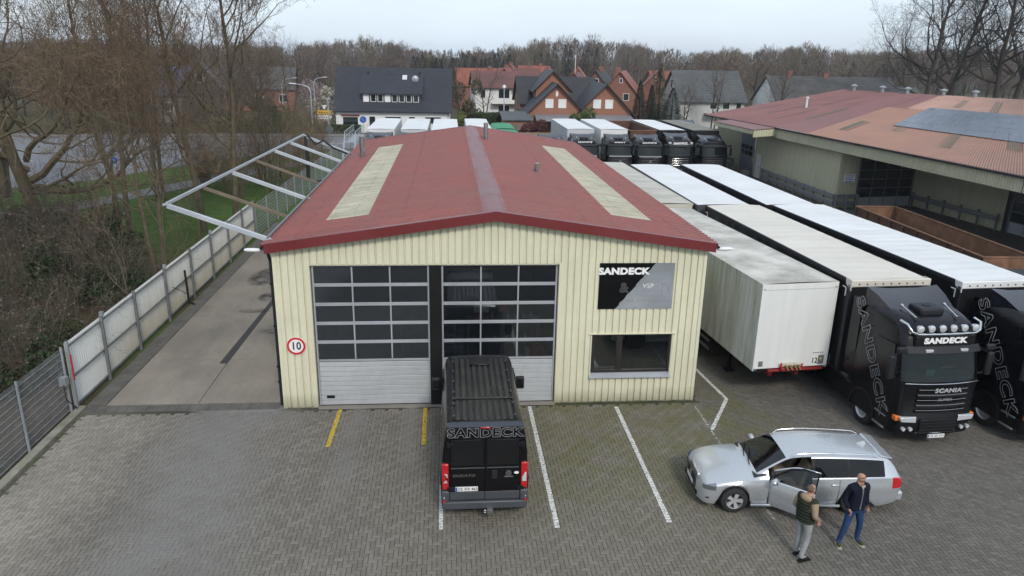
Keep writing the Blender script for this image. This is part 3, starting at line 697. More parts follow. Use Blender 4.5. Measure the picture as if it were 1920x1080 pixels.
bx('cardboard_box', 'flat white carton on the workshop shelf at right', 'box', 2.75, 1.8, 2.14, .28,.3,.1, CARD)
cn = thing('petrol_can', 'red and white petrol can low behind the right workshop door', 'can', inside(2.62, .9, .1))
MB().box(-.1,.35,-.15,.15,1.05,1.5).build('body', REDC, cn, bevel=.06, seg=3); MB().box(-.25,-.1,-.12,.12,1.1,1.42).build('tank', CARD, cn, bevel=.05); MB().tube([(.0,0,1.5),(.05,0,1.58),(.2,0,1.58),(.25,0,1.5)],.02,8).build('handle', DGREY, cn)
wb = thing('workbench', 'low bench behind the right workshop door', 'bench', inside(2.3, .9))
MB().box(-.9,.7,-.3,.3,.98,1.04).build('bench_top', SHELFM, wb)
for x in (-.85,.65): MB().box(x-.03,x+.03,-.25,.25,.0,.978).build('leg', SHELFM, wb)
ip = tag(MB().box(-.2,.2,-.02,.02,0,.4).build('work_jacket', mat('ochre_cloth', (.25,.14,.03), .9, var=.2), None, bevel=.015, loc=inside(-3.6,.6,2.05)), 'ochre work jacket hanging inside the left workshop door', 'jacket')
# ================================================================== FENCES, CANOPY FRAME, STAIR TOWER
def sheet_white():
    m, t, b, o = nodes_of('white_corrugated_sheet'); P = pos(t); X, Y, Z = sep(t, P)
    low = ramp(t, mth(t, 'ADD', Z, mth(t, 'MULTIPLY', mth(t, 'SUBTRACT', noise(t, P, 3, 5, .7, (1,1,.25)), .5), 1.6)), .1, 1.75, 1., 0.)
    old = ramp(t, Y, 22.2, 25.5)
    f = mth(t, 'MULTIPLY', low, mth(t, 'ADD', mth(t, 'MULTIPLY', old, .68), .05), True)
    c = mixc(t, f, (.78,.79,.77), (.40,.33,.20)); c = mixc(t, ramp(t, noise(t, P, 5, 5, .7, (1,1,.15)), .5, .75, 0, .22), c, (.5,.45,.33))
    t.links.new(c, b.inputs['Base Color']); b.inputs['Roughness'].default_value = .5; return m
SHW_ = sheet_white()
fx = -11.15
fen = thing('corrugated_fence', 'long white corrugated sheet fence with grey steel posts, brown staining low down', 'fence', (fx, 20.9, 0))
fy = [0, 2.25, 4.82, 7.75, 10.75, 13.6, 16.4, 19.1, 21.6]
for i, y in enumerate(fy):
    o = MB().box(-.045,.045,y-.04,y+.04,-.1,2.16).build('post', GALVD if i else GALV, fen, bevel=.004)
    if i in (1,3,5): MB().box(-.02,.09,y-.05,y+.05,2.17,2.30).build('bracket', GALV, o)
MB().box(.05,.07,-.02,.03,.95,1.75).build('red_reflector', REDPT, fen)
for a, b in zip(fy, fy[1:]):
    n = int((b-a)/.02); w_ = (b-a)/max(1, round((b-a)/.125)); rows = []
    for z in (.06, 2.08): rows.append([(-.085+.022*math.cos(2*math.pi*(j*(b-a)/n)/w_), a+j*(b-a)/n, z) for j in range(n+1)])
    mb = MB(); mb.grid(rows); mb.build('corrugated_sheet', SHW_, fen, smooth=60, fixn=False)
    for z in (.10, 1.0, 1.98): MB().box(-.06,-.015,a+.042,b-.042,z-.025,z+.025).build('rail', GALVD, fen)
mb = MB(); mb.tube([(.1,8.1,1.25),(.35,8.4,1.0),(.3,9.2,.55),(.12,9.6,.5),(.1,9.7,.05)], .015, 6); mb.tube([(.08,9.68,1.5),(.1,9.7,.1),(.35,9.6,.02)], .05, 6)
tag(mb.build('hose', DARKPL, None, loc=(fx,20.9,0), smooth=60), 'dark hose and standpipe on the white corrugated fence', 'hose')

def wire_panel(L_, H_, v=.05, hgap=.2):
    mb = MB(); y = .02
    while y < L_-.01:
        mb.box(-.003,.003,y-.003,y+.003,.02,H_); y += v
    z = .06
    while z < H_: 
        for s in (-.008,.008): mb.box(s-.004,s+.004,0,L_,z-.004,z+.004)
        z += hgap
    return mb.mesh('wire_panel', GALV, fixn=False)
WP = wire_panel(2.46, 2.0, .05, .2); WPF = wire_panel(2.46, 1.9, .10, .2)
def mesh_fence(name, label, p, q, n, me, h, postm=GALV):
    d = Vector((q[0]-p[0], q[1]-p[1], 0)); rz = math.atan2(-d.x, d.y); f = thing(name, label, 'fence', (*p, 0), rz); st = d.length/n
    for i in range(n+1): MB().box(-.03,.03,i*st-.02,i*st+.02,-.1,h+.05).build('post', postm, f)
    for i in range(n): o = put(me, 'wire_panel', f, (-.04, i*st+.02, 0), scale=(1, (st-.04)/2.46, 1)); o['kind'] = 'stuff'
POSTG = mat('grey_fence_post', (.30,.335,.37), .5, .3, var=.1)
mesh_fence('wire_fence', 'galvanised wire mesh fence at the lower left beside the kerb', (-11.25,11.45), (-11.25,20.75), 4, WP, 2.0, POSTG)
mesh_fence('wire_fence', 'wire mesh fence running back beyond the white corrugated fence', (-11.1,42.6), (-10.3,72.4), 12, WPF, 1.9, POSTG)
mesh_fence('wire_fence', 'wire mesh fence closing the rear yard behind the parked trucks', (-10.2,81.5), (26,83.0), 14, WPF, 1.6, POSTG)
o = MB().box(-.1,.1,-.1,.1,.95,1.2).build('lock_box', GALV, None, loc=(-11.22,20.55,0)); tag(o, 'small grey junction box on the fence post at the corner', 'box')
mb = MB(); mb.tube([(-11.18,20.45,1.0),(-11.1,20.3,.6),(-11.12,20.6,.3),(-11.1,20.85,.02)], .015, 6); tag(mb.build('cable', DARKPL, None, smooth=60), 'loose black cable hanging at the fence corner post', 'cable')

# bare canopy frame leaning out over the lane
cf = thing('canopy_frame', 'bare galvanised canopy frame without covering, jutting from the left eave', 'frame', (-5.1, 21.2, 5.1))
LG = mat('light_galvanised', (.50,.54,.58), .45, .4, var=.08)
for i, y in enumerate([0, 3.0, 6.2, 9.4, 12.6, 15.8, 19.0]):
    timber = i in (1, 3); zo = 1.03-.012*i; xo = -2.83+.05*i
    MB().bar((.0,y,.0),(xo,y,zo),.07 if timber else .10,.10 if timber else .13).build('timber_beam' if timber else 'beam', WOODM if timber else LG, cf, bevel=.006)
    if not timber: MB().bar((xo-.12,y,zo+.03),(xo+.02,y,zo+.04),.06).build('end_bracket', LG, cf)
MB().bar((-2.83,-.05,1.09),(-2.53,19.1,1.02),.07,.08).build('edge_rail', LG, cf)
MB().bar((-.12,-.05,.12),(-.12,19.1,.12),.06,.06).build('wall_rail', GALVD, cf)
mb = MB(); mb.tube([(-2.35,18.9,1.05),(-1.9,18.8,.55),(-1.5,18.9,.75),(-1.0,18.9,.35),(-.2,18.9,.02)], .05, 6); mb.tube([(-2.45,18.95,.95),(-2.35,18.8,-.3),(-2.42,18.9,-1.3),(-2.2,18.9,-1.45),(-1.4,18.5,-1.3),(-.4,17,-1.1)], [.07,.12,.10,.05,.03,.03], 7)
tag(mb.build('cable_bundle', mat('black_cable', (.012,.011,.011), .7, var=.2), None, loc=(-5.1,21.2,5.1), smooth=60), 'black cable bundle hanging from the far end of the canopy frame', 'cable')

# galvanised stair tower by the rear trucks
st = thing('stair_tower', 'galvanised steel access stair with railed walkway beside the rear trucks', 'stairs', (-9.25, 69.0, 0))
for i in range(11):
    t_ = (i+1)/11; MB().box(-.48,.48,t_*2.4-.14,t_*2.4+.1,t_*2.1-.03,t_*2.1).build('tread', GALV, st)
for s in (-.5,.5):
    MB().bar((s,0,.05),(s,2.5,2.15),.04,.2).build('stringer', LG, st)
    MB().tube([(s,.0,1.0),(s,2.5,3.15),(s*1.0,9.5,3.15)], .03, 6).tube([(s,.0,.55),(s,2.5,2.65),(s,9.5,2.65)], .022, 6).build('handrail', LG, st)
    for y in (0,.8,1.6,2.5,3.6,4.7,5.8,6.9,8.0,9.4):
        z = min(2.1, y*.85); MB().tube([(s,y,z),(s,y,z+1.05)], .025, 6).build('baluster', LG, st)
    for y in (2.6,6,9.3): MB().box(s-.04,s+.04,y-.04,y+.04,0,2.1).build('leg', LG, st)
MB().box(-.5,.5,2.5,9.5,2.08,2.14).build('walkway', GALV, st)
mb = MB()
for y in (2.6, 6): mb.bar((-.48,y,.2),(.48,y,1.9),.04).bar((.48,y+.05,.2),(-.48,y+.05,1.9),.04)
mb.build('cross_brace', LG, st)
# ================================================================== VEHICLES
RIMS = mat('rim_silver', (.52,.53,.55), .35, .35, var=.1); RIMD = mat('rim_dark', (.05,.05,.055), .4, .6, var=.1)
SILVER = mat('silver_car_paint', (.50,.525,.55), .28, .5, var=.02, vscale=.4, coat=.7, fine=.02)
DGREYPL = mat('grey_bumper_plastic', (.055,.06,.07), .5, var=.12)
INTR = mat('vehicle_interior', (.03,.03,.032), .8, var=.2); BEIGE = mat('beige_upholstery', (.30,.23,.16), .85, var=.1)
def wheel_mesh(r, w_, spokes, name):
    ty = MB(); ty.lathe([(r*.62,-w_/2),(r*.9,-w_/2),(r*.97,-w_*.42),(r,-w_*.3),(r,w_*.3),(r*.97,w_*.42),(r*.9,w_/2),(r*.62,w_/2)], 32, ax='y', cap=False)
    tm = ty.mesh('tyre', RUBBER, 40)
    rm = MB()
    if spokes:
        rm.lathe([(r*.60,-w_*.46),(r*.66,-w_*.5),(r*.66,w_*.3),(r*.60,w_*.3)], 32, ax='y', cap=False)
        rm.lathe([(.01,-w_*.40),(r*.13,-w_*.40),(r*.16,-w_*.33),(r*.16,0)], 16, ax='y', cap=False)
        for k in range(spokes):
            a = 2*math.pi*k/spokes+.3; d = Vector((math.sin(a),0,math.cos(a))); n = Vector((math.cos(a),0,-math.sin(a)))
            ws = (r*.09, r*.16); q = []
            for rr_, ww, yy in ((r*.12, ws[0], -w_*.40), (r*.63, ws[1], -w_*.44)):
                c = d*rr_; q += [c+n*ww+V(0,yy,0), c-n*ww+V(0,yy,0), c-n*ww+V(0,yy+.05,0), c+n*ww+V(0,yy+.05,0)]
            rm.add(q, [(0,1,5,4),(1,2,6,5),(3,0,4,7),(2,3,7,6)])
    else:
        rm.lathe([(r*.63,-w_*.42),(r*.60,-w_*.44),(r*.56,-w_*.36),(r*.50,-w_*.10),(r*.34,-w_*.06),(r*.32,-w_*.30),(r*.2,-w_*.36),(.01,-w_*.38)], 24, ax='y', cap=False)
        for k in range(10):
            a = 2*math.pi*k/10; rm.cyl((r*.42*math.sin(a),-w_*.12,r*.42*math.cos(a)), (0,1,0), r*.035, .05, 6)
    rme = rm.mesh('rim', RIMS, 40); return tm, rme
W_CAR = wheel_mesh(.325, .235, 5, 'c'); W_TRK = wheel_mesh(.50, .32, 0, 't'); W_VAN = wheel_mesh(.345, .225, 0, 'v')
def wheel(par, W_, loc, flip, dark=False):
    o = put(W_[0], 'wheel', par, loc, (0,0,flip)); r_ = put(W_[1], 'rim', o); 
    d = put(bpy.data.meshes['brake_disc'] if 'brake_disc' in bpy.data.meshes else MB().cyl((0,0,0),(0,1,0),.2,.03,20).mesh('brake_disc', DGREYPL), 'brake_disc', o, (0,.02,0)); return o
def ring_plan(hw, yf, yb, rf, rb, bow, n=6, nf=9):
    """closed ring in plan, starts rear left, front is at low y"""
    pts = []
    for i in range(n+1): a = math.pi/2*i/n; pts.append((-hw+rb-rb*math.sin(a)*1.0 if False else -hw+rb*(1-math.cos(math.pi/2-a)) , yb-rb*(1-math.sin(math.pi/2-a))))
    for i in range(n+1): a = math.pi/2*i/n; pts.append((-hw+rf*(1-math.cos(a)), yf+rf*(1-math.sin(a))))
    x0 = -hw+rf
    for i in range(1, nf): x = x0+(2*-x0)*i/nf; pts.append((x, yf))
    for i in range(n+1): a = math.pi/2*(1-i/n); pts.append((hw-rf*(1-math.cos(a)), yf+rf*(1-math.sin(a))))
    for i in range(n+1): a = math.pi/2*i/n; pts.append((hw-rb*(1-math.cos(a)), yb-rb*(1-math.sin(a))))
    return [(x, y-bow*max(0, 1-(x/hw)**2)*(1 if y < (yf+yb)/2 else 0)) for x, y in pts]

# ------------------------------------------------------------------ panel van
def panel_van():
    v = thing('panel_van', 'black high-roof panel van parked nose-in at the right workshop door', 'van', (.77, 17.36, 0))
    prof = [(.33,.93),(.38,.985),(.5,1.0),(.9,1.015),(1.15,1.015),(1.35,1.0),(1.6,.985),(1.85,.965),(2.1,.94),(2.3,.905),(2.40,.87),(2.47,.81),(2.50,.72),(2.505,.5),(2.515,.25),(2.52,0)]
    zs = {-2.70:2.46,-2.66:2.51,-2.5:2.52,1.1:2.52,1.4:2.47,1.6:2.36,1.9:2.02,2.2:1.62,2.35:1.36,2.5:1.22,2.62:1.08,2.70:.85}
    ks = sorted(zs)
    def zt(y):
        for a, b in zip(ks, ks[1:]):
            if a <= y <= b: return zs[a]+(zs[b]-zs[a])*(y-a)/(b-a)
        return zs[ks[-1]]
    ys = sorted(set(ks+[-2.3,-2,-1.5,-1,-.5,0,.5,.9]+[c+.4*math.cos(math.pi*i/12) for c in (-1.68,1.72) for i in range(13)]))
    rows = []
    for y in ys:
        top = zt(y); hs = 1 if y < 1.7 else 1-.12*((y-1.7)/1.0)**2
        if y < -2.65: hs = .985
        zl = .33
        for c in (-1.68, 1.72):
            if abs(y-c) < .4: zl = max(zl, .34+math.sqrt(.16-(y-c)**2))
        r = []
        for z, x in prof:
            zz = .33+(z-.33)*(top-.33)/(2.52-.33); r.append((x*hs, y, max(zz, zl)))
        rows.append([(-a,b,c) for a,b,c in r]+[(a,b,c) for a,b,c in reversed(r[:-1])])
    mb = MB(); mb.grid(rows); mb.add(rows[0], [tuple(range(len(rows[0])))]); mb.add(rows[-1], [tuple(range(len(rows[-1])))])
    body = mb.build('body', BLACKP, v, smooth=35)
    ROOFD = mat('dusty_black_roof', (.014,.0135,.013), .45, var=.3, vscale=2, dirt=(.055,.052,.048), damt=.7, dscale=4, dstretch=(2,.35,1))
    for ya, yb in ((-2.5,-1.42),(-1.36,1.05)):
        for i in range(9):
            x = -.60+i*.15; MB().box(x-.045,x+.045,ya+.05,yb-.05,2.50,2.527).build('roof_rib', ROOFD, body, bevel=.012)
    MB().box(-.74,.74,-1.415,-1.365,2.505,2.545).build('roof_seam', ROOFD, body, bevel=.01)
    MB().box(-.74,.74,-2.42,-2.40,2.51,2.53).box(-.73,-.71,-2.42,1.1,2.50,2.53).box(.71,.73,-2.42,1.1,2.50,2.53).build('roof_gutter', ROOFD, body)
    for i in range(12): MB().box(.0,.05,0,.05,0,.02).build('roof_bracket', DGREYPL, body, loc=(-.72 if i%2 else .68, -2.3+.62*(i//2), 2.525))
    MB().box(-.27,.27,.55,1.0,2.537,2.56).build('roof_hatch', BLACKP, body, bevel=.015)
    # rear end
    yb = -2.70
    MB().prism([(yb-.035,2.46),(yb-.10,2.51),(yb+.1,2.545),(yb+.12,2.47)], -.86, .86, 'yz').build('rear_spoiler', mat('blue_black_paint', (.018,.022,.035), .3, var=.1, coat=.4), v, bevel=.02)
    DR = MB
    for s in (-1, 1):
        a, b = (-.80,-.006) if s < 0 else (.006,.80)
        d = MB().prism([(a,.62),(b,.62),(b,2.44),(a if s > 0 else a+.05,2.44)] if s < 0 else [(a,.62),(b,.62),(b-.05,2.44),(a,2.44)], yb-.03, yb+.01, 'xz').build('rear_door', BLACKP, v, bevel=.015)
        MB().box(a+.03,b-.03 if s > 0 else b,yb-.042,yb-.03,1.43,1.46).build('door_crease', DGREYPL, d, bevel=.004)
        MB().box(a+.0,b,yb-.045,yb-.028,.63,.83).build('door_foot', DGREYPL, d, bevel=.008)
        MB().box(a+.04,b-.04,yb-.036,yb-.03,1.52,2.16).build('blank_panel', mat('matt_black_panel', (.008,.008,.009), .35, var=.1) if 'matt_black_panel' not in bpy.data.materials else bpy.data.materials['matt_black_panel'], d, bevel=.02)
        for z in (.86, 1.98): MB().box(s*.80-.05,s*.80+.09,yb-.06,yb+.02,z,z+.10).box(s*.83-.03,s*.83+.03,yb-.07,yb,z-.02,z+.12).build('hinge', BLACKM, d, bevel=.008)
        lt = MB().box(s*.90-.075,s*.90+.075,yb-.045,yb+.06,.90,1.56).build('tail_light', REDL, v, bevel=.02)
        MB().prism([(s*.90-.05,1.08),(s*.90+.05,1.08),(s*.90+.05,1.3),(s*.90+s*.02,1.32),(s*.90-.05*s,1.18)], yb-.055, yb-.03, 'xz').build('reversing_lens', WHITEL, lt, bevel=.006)
        MB().box(s*.93-.03,s*.93+.03,yb-.125,yb-.08,.62,.66).build('reflector', REDL, v); MB().box(s*.93-.012,s*.93+.012,yb-.12,yb-.08,.72,.745).build('sensor', WHITEL, v)
    MB().box(-.97,.97,yb-.10,yb+.06,.40,.60).build('rear_bumper', DGREYPL, v, bevel=.03)
    for s in (-1,1): MB().box(s*.90-.09,s*.90+.09,yb-.095,yb+.06,.602,.88).build('bumper_corner', DGREYPL, v, bevel=.03)
    MB().box(-.11,.11,yb-.108,yb-.05,2.475,2.505).build('brake_light', REDL, v, bevel=.008)
    pl = MB().box(-.68,-.16,yb-.046,yb-.032,.85,.965).build('number_plate', PLATE, v, bevel=.003); MB().box(-.676,-.632,yb-.048,yb-.046,.853,.962).build('plate_band', BLUEPL, pl)
    text('OS XX 463', 'plate_number', BLACKTX, pl, (-.395,yb-.048,.906), RX, .105, bold=.001, sx=.86)
    text('SANDECK', 'lettering', GREYTX, v, (0,yb-.036,2.325), RX, .30, outline=.0055, bold=.012, sx=1.18, space=1.08)
    text('DUCATO', 'model_badge', CHROME, v, (-.48,yb-.034,1.25), RX, .085, sx=1.35, shear=.2, bold=.002)
    MB().box(-.1,.1,yb-.05,yb-.03,1.16,1.38).build('latch', DARKPL, v, loc=(.22,0,0), bevel=.02).scale = (.6,1,1)
    MB().cyl((.54,yb-.036,1.30),(0,1,0),.065,.014,24).build('round_badge', CHROME, v); MB().cyl((.54,yb-.045,1.30),(0,1,0),.05,.01,24).build('badge_centre', DGREYPL, v)
    MB().box(.44,.64,yb-.036,yb-.03,1.19,1.215).build('trim_badge', CHROME, v)
    mb = MB(); mb.lathe([(.055,0),(.055,.006)], 20, (0,0,0), 'y'); o = mb.build('oval_sticker', PLATE, v, loc=(.72,yb-.037,1.30)); o.scale = (1,1,.6)
    MB().tube([(0,yb+.1,.36),(0,yb-.12,.36),(0,yb-.2,.40)], .03, 8).lathe([(.005,.38),(.03,.40),(.03,.44),(.005,.46)], 12, (0,yb-.2,0)).box(.05,.18,yb-.2,yb-.08,.33,.42).build('tow_hitch', CHROME, v)
    # cab
    for s in (-1,1):
        m = MB().box(s*1.17-.12,s*1.17+.12,1.30,1.42,1.45,1.82).build('mirror', DARKPL, v, bevel=.04); MB().bar((s*.96,1.4,1.62),(s*1.1,1.38,1.62),.05).build('mirror_arm', DARKPL, m)
        MB().box(s*1.17-.085,s*1.17+.085,1.292,1.300,1.52,1.76).build('mirror_glass', GLASSB, m)
        MB().prism([(.75,1.42),(1.75,1.36),(1.55,2.0),(.8,2.08)], s*.97-.012, s*.97+.02, 'yz').build('side_window', GLASSB, v)
        MB().box(s*1.015-.02,s*1.015+.012,-2.2,1.0,.7,.85).build('side_moulding', DGREYPL, v, bevel=.01)
        for y in (-1.68, 1.72): wheel(v, W_VAN, (s*.87, y, .345), R(-90) if s < 0 else R(90))
    ws = MB(); ws.grid([[(x, 1.50+.03-.12*(x/.8)**2, 2.40) for x in (-.72,-.35,0,.35,.72)], [(x, 2.30-.12*(x/.85)**2, 1.5) for x in (-.84,-.42,0,.42,.84)]]); ws.build('windscreen', GLASSB, v)
    MB().box(-.90,.90,2.60,2.78,.38,.85).build('front_bumper', DGREYPL, v, bevel=.06)
    MB().box(-.80,.80,-2.4,2.5,.30,.42).build('underbody', DARKPL, v)
    return v
panel_van()

# ------------------------------------------------------------------ articulated trucks
TINT = glass('truck_windscreen', (.40,.47,.46), .05, .02, dark=(.02,.03,.03), opaque=.2, gl_=(.5,.55,.55))
NAVYBL = mat('blue_black_deflector', (.010,.012,.018), .28, var=.15, coat=.4)
def lamp_round(mb, c, r): mb.cyl(c, (0,1,0), r, .09, 16)
def tractor(label, loc, rz, header='SANDECK', style='scania', side_text=True, hi=True, group=None, plate='OS XX 514', body=BLACKP, low=0):
    t = thing('truck_tractor', label, 'truck', loc, rz, group)
    hw = 1.22; zt = 3.30-low
    rows_def = [(.38,.05,1.14,.10,.30),(.44,.0,1.22,.16,.28),(.95,.0,1.235,.16,.28),(1.0,.03,1.235,.16,.26),(1.9,.03,1.235,.16,.26),(2.02,.05,1.235,.16,.26),(2.42,.16,1.22,.15,.25),(2.86,.29,1.20,.13,.24),(2.92,.30,1.20,.13,.24),(zt,.37,1.17,.12,.24),(zt+.18,.55,1.12,.10,.28),(zt+.32,.85,1.05,.08,.32),(zt+.40,1.25,1.0,.05,.32)]
    yb = 2.2; rows = [[(x,y,z) for x,y in ring_plan(h,yf,yb,rf,.06,b)] for z,yf,h,b,rf in rows_def]
    n = len(rows[0]); mb = MB(); b0 = 0
    vs = [p for r in rows for p in r]; fs = []
    front = range(8, 8+6+8+6)
    for i in range(len(rows)-1):
        for j in range(n):
            if i in (5,6) and 10 <= j <= 24: continue        # windscreen opening
            fs.append((i*n+j, i*n+(j+1)%n, (i+1)*n+(j+1)%n, (i+1)*n+j))
    fs.append(tuple((len(rows)-1)*n+j for j in range(n))); fs.append(tuple(range(n-1,-1,-1)))
    mb.add(vs, fs); cab = mb.build('cab', body, t, smooth=38)
    ws = MB(); ws.grid([[rows[i][j] for j in range(10, 26)] for i in (5,6,7)]); w_ = ws.build('windscreen', TINT, t, smooth=60)
    def fy(z, x):   # front surface
        for a, b in zip(rows_def, rows_def[1:]):
            if a[0] <= z <= b[0]:
                k = (z-a[0])/max(1e-6,b[0]-a[0]); return a[1]+(b[1]-a[1])*k-(a[3]+(b[3]-a[3])*k)*max(0,1-(x/a[2])**2)
        return 0
    # interior
    MB().box(-1.08,1.08,.5,.55,1.5,2.0).box(-1.1,1.1,.12,.6,1.92,2.06).build('dashboard', mat('truck_dashboard', (.05,.06,.06), .7, var=.2) if 'truck_dashboard' not in bpy.data.materials else bpy.data.materials['truck_dashboard'], cab)
    MB().box(-1.1,1.1,1.9,1.94,1.2,3.0).box(-1.1,1.1,.7,1.9,1.2,1.24).box(-1.15,-1.1,.6,1.9,1.3,2.9).box(1.1,1.15,.6,1.9,1.3,2.9).build('cab_lining', INTR, cab)
    for s in (-.55,.55): MB().box(s-.25,s+.25,1.0,1.5,1.24,1.75).box(s-.24,s+.24,1.42,1.56,1.75,2.55).build('seat', INTR, cab, bevel=.05)
    mb = MB(); mb.lathe([(.20,.0),(.225,.02),(.20,.04)], 20, cap=False); mb.build('steering_wheel', BEIGE if hi else INTR, cab, loc=(.55,.62,2.1), rot=(R(-30),0,0))
    if hi:
        MB().box(-.35,.18,.22,.5,2.07,2.26).build('cool_box', mat('teal_box', (.03,.05,.05), .4, var=.1), cab, bevel=.01); MB().box(-.35,-.1,.215,.22,2.08,2.25).build('box_front', TEAL, cab)
    # sun visor
    mb = MB(); mb.grid([[(x, fy(2.94,x)-.02, 2.98) for x in np.linspace(-1.1,1.1,12)], [(x, fy(2.80,x)-.13, 2.82) for x in np.linspace(-1.1,1.1,12)], [(x, fy(2.80,x)-.12, 2.81) for x in np.linspace(-1.1,1.1,12)]])
    vz = mb.build('sun_visor', DARKPL, t, smooth=60)
    if hi:
        for x in (-.5,.55): MB().box(x-.11,x+.11,fy(2.88,x)-.13,fy(2.88,x)-.06,2.84,2.92).build('visor_lamp', WHITEL, vz, bevel=.01)
    # header board with lettering
    MB().box(-.88,.88,fy(3.12,.88)-.10,fy(3.12,.88)+.1,2.99,3.27-low*.3).build('header_board', BLACKM, t, bevel=.02)
    hy = fy(3.12,.88)-.104
    if header: text(header, 'header_lettering', WHITETX, t, (0,hy,3.13-low*.15), RX, .22 if len(header) > 6 else .2, bold=.014, sx=1.2)
    # grille
    ng = 5
    for i in range(ng):
        z = 1.12+i*.155; w2 = .74
        mb = MB(); mb.grid([[(x, fy(z,x)-dy, z+dz) for x in np.linspace(-w2,w2,10)] for dy, dz in ((.004,0),(.05,.02),(.05,.075),(.004,.10))])
        mb.build('grille_slat', DARKPL if i % 2 else BLACKP, t, smooth=40)
        mb = MB(); mb.tube([(x, fy(z,x)-.052, z+.08) for x in np.linspace(-w2,w2,10)], .006, 5); mb.build('grille_trim', GREYTX if style != 'daf' else CHROME, t)
    if style == 'scania':
        mb = MB(); mb.tube([(x, fy(1.96,x)-.015, 1.97) for x in np.linspace(-1.1,1.1,14)], .014, 6); mb.build('chrome_strip', CHROME, t)
        text('SCANIA', 'brand_lettering', mat('silver_lettering', (.5,.51,.53), .4, .2) if 'silver_lettering' not in bpy.data.materials else bpy.data.materials['silver_lettering'], t, (.1,fy(1.86,0)-.06,1.80), RX, .17, bold=.006, sx=1.25); text('SUPER', 'lettering', GREYTX, t, (.05,fy(1.5,0)-.056,1.52), RX, .11, shear=.2, sx=1.3)
    elif style == 'volvo':
        mb = MB(); mb.bar((-.62,fy(1.2,.6)-.10,1.2),(.62,fy(1.9,.6)-.10,1.9),.03,.05,up=(0,1,0)); mb.build('diagonal_bar', CHROME, t); MB().cyl((0,fy(1.55,0)-.07,1.55),(0,1,0),.11,.03,20).build('round_badge', CHROME, t)
        MB().box(-1.0,1.0,-.18,.0,1.92,2.02).build('grey_strip', GREYTX, t, bevel=.01)
    elif style == 'daf':
        mb = MB(); mb.tube([(x, fy(2.95,x)-.06+.0, 2.98+.05*(abs(x)/.8)**3) for x in np.linspace(-.85,.85,10)], .03, 6); mb.build('chrome_bar', CHROME, t)
        for s in (-1,1): MB().box(s*.98-.12,s*.98+.12,.12,.3,3.02,3.22).build('header_lamp', WHITEL, t, bevel=.03)
    # bumper: lights, plate, lower grille
    for s in (-1,1):
        hl = MB().prism([(s*.62,.80),(s*1.08,.84),(s*1.12,.98),(s*.64,.99)], -.16+.04, .12, 'xz').build('headlight', WHITEL, t, bevel=.02)
        MB().box(s*1.14-.06,s*1.14+.06,-.01,.16,.84,.99).build('indicator', ORANGEL, t, bevel=.015)
        for x in (.78,.98): MB().cyl((s*x,-.13+.10*(x-.7),.63),(0,1,0),.055,.08,14).build('fog_lamp', WHITEL, t)
    MB().box(-.55,.55,-.185,-.1,.52,.92).build('lower_grille', BLACKM, t, bevel=.02)
    for z in (.60,.70,.80): MB().box(-.53,.53,-.2,-.18,z,z+.025).build('lower_slat', DARKPL, t)
    MB().tube([(x,-.17+.08*abs(x),.50) for x in (-.6,-.3,0,.3,.6)], .012, 6).build('bumper_trim', CHROME, t)
    if plate:
        pl = MB().box(-.26,.26,-.205,-.19,.36,.47).build('number_plate', PLATE, t); MB().box(-.256,-.215,-.2075,-.205,.363,.467).build('plate_band', BLUEPL, pl)
        text(plate, 'plate_number', BLACKTX, pl, (.02,-.207,.415), RX, .10, sx=.85)
    for s in (-1,1):
        # door glass, mirrors, steps, wheel arch
        MB().prism([(.42,2.02),(1.25,2.02),(1.25,2.75),(.58,2.78)], s*1.215-.008, s*1.215+.012, 'yz').build('side_window', GLASSB, t)
        MB().prism([(.30,1.02),(1.30,1.02),(1.34,2.9),(.5,2.95),(.35,2.0)], s*1.233-.006, s*1.233+.006, 'yz').build('door', body, t, bevel=.004)
        m = MB().box(s*1.48-.10,s*1.48+.10,.12,.24,2.05,2.75).build('mirror', DARKPL, t, bevel=.05); MB().bar((s*1.2,.3,2.85),(s*1.46,.18,2.7),.04).bar((s*1.2,.3,2.05),(s*1.46,.18,2.15),.04).build('mirror_arm', DARKPL, m)
        MB().box(s*1.33-.13,s*1.33+.13,.02,.14,2.85,3.03).build('wide_mirror', DARKPL, t, bevel=.04)
        for k, (z, x) in enumerate(((.42,1.18),(.78,1.16))): MB().box(s*x-.1,s*x+.14,.36,.86,z,z+.05).build('step', GALVD, t, bevel=.01)
        mb = MB(); arc = [(1.5+.62*math.cos(R(a)), .5+.62*math.sin(R(a))) for a in range(-8, 190, 11)]; inn = [(1.5+.56*math.cos(R(a)), .5+.56*math.sin(R(a))) for a in range(-8, 190, 11)]
        mb.grid([[(s*.9,y,z) for y,z in inn],[(s*1.25,y,z) for y,z in inn],[(s*1.25,y,z) for y,z in arc],[(s*.9,y,z) for y,z in arc]]); mb.build('wheel_arch', DARKPL, t, smooth=40)
        wheel(t, W_TRK, (s*1.06,1.5,.5), R(-90) if s < 0 else R(90))
        wheel(t, W_TRK, (s*.98,5.2,.5), R(-90) if s < 0 else R(90))
        # side fairing behind the cab and chassis skirts
        MB().prism([(2.22,1.15),(2.75,1.15),(2.75,3.65-low),(2.3,3.7-low)], s*1.17-.02, s*1.17+.02, 'yz').build('side_fairing', body, t, bevel=.01)
        MB().prism([(2.15,.42),(4.4,.42),(4.5,1.02),(2.15,1.02)], s*1.16-.04, s*1.16+.02, 'yz').build('side_skirt', body, t, bevel=.02)
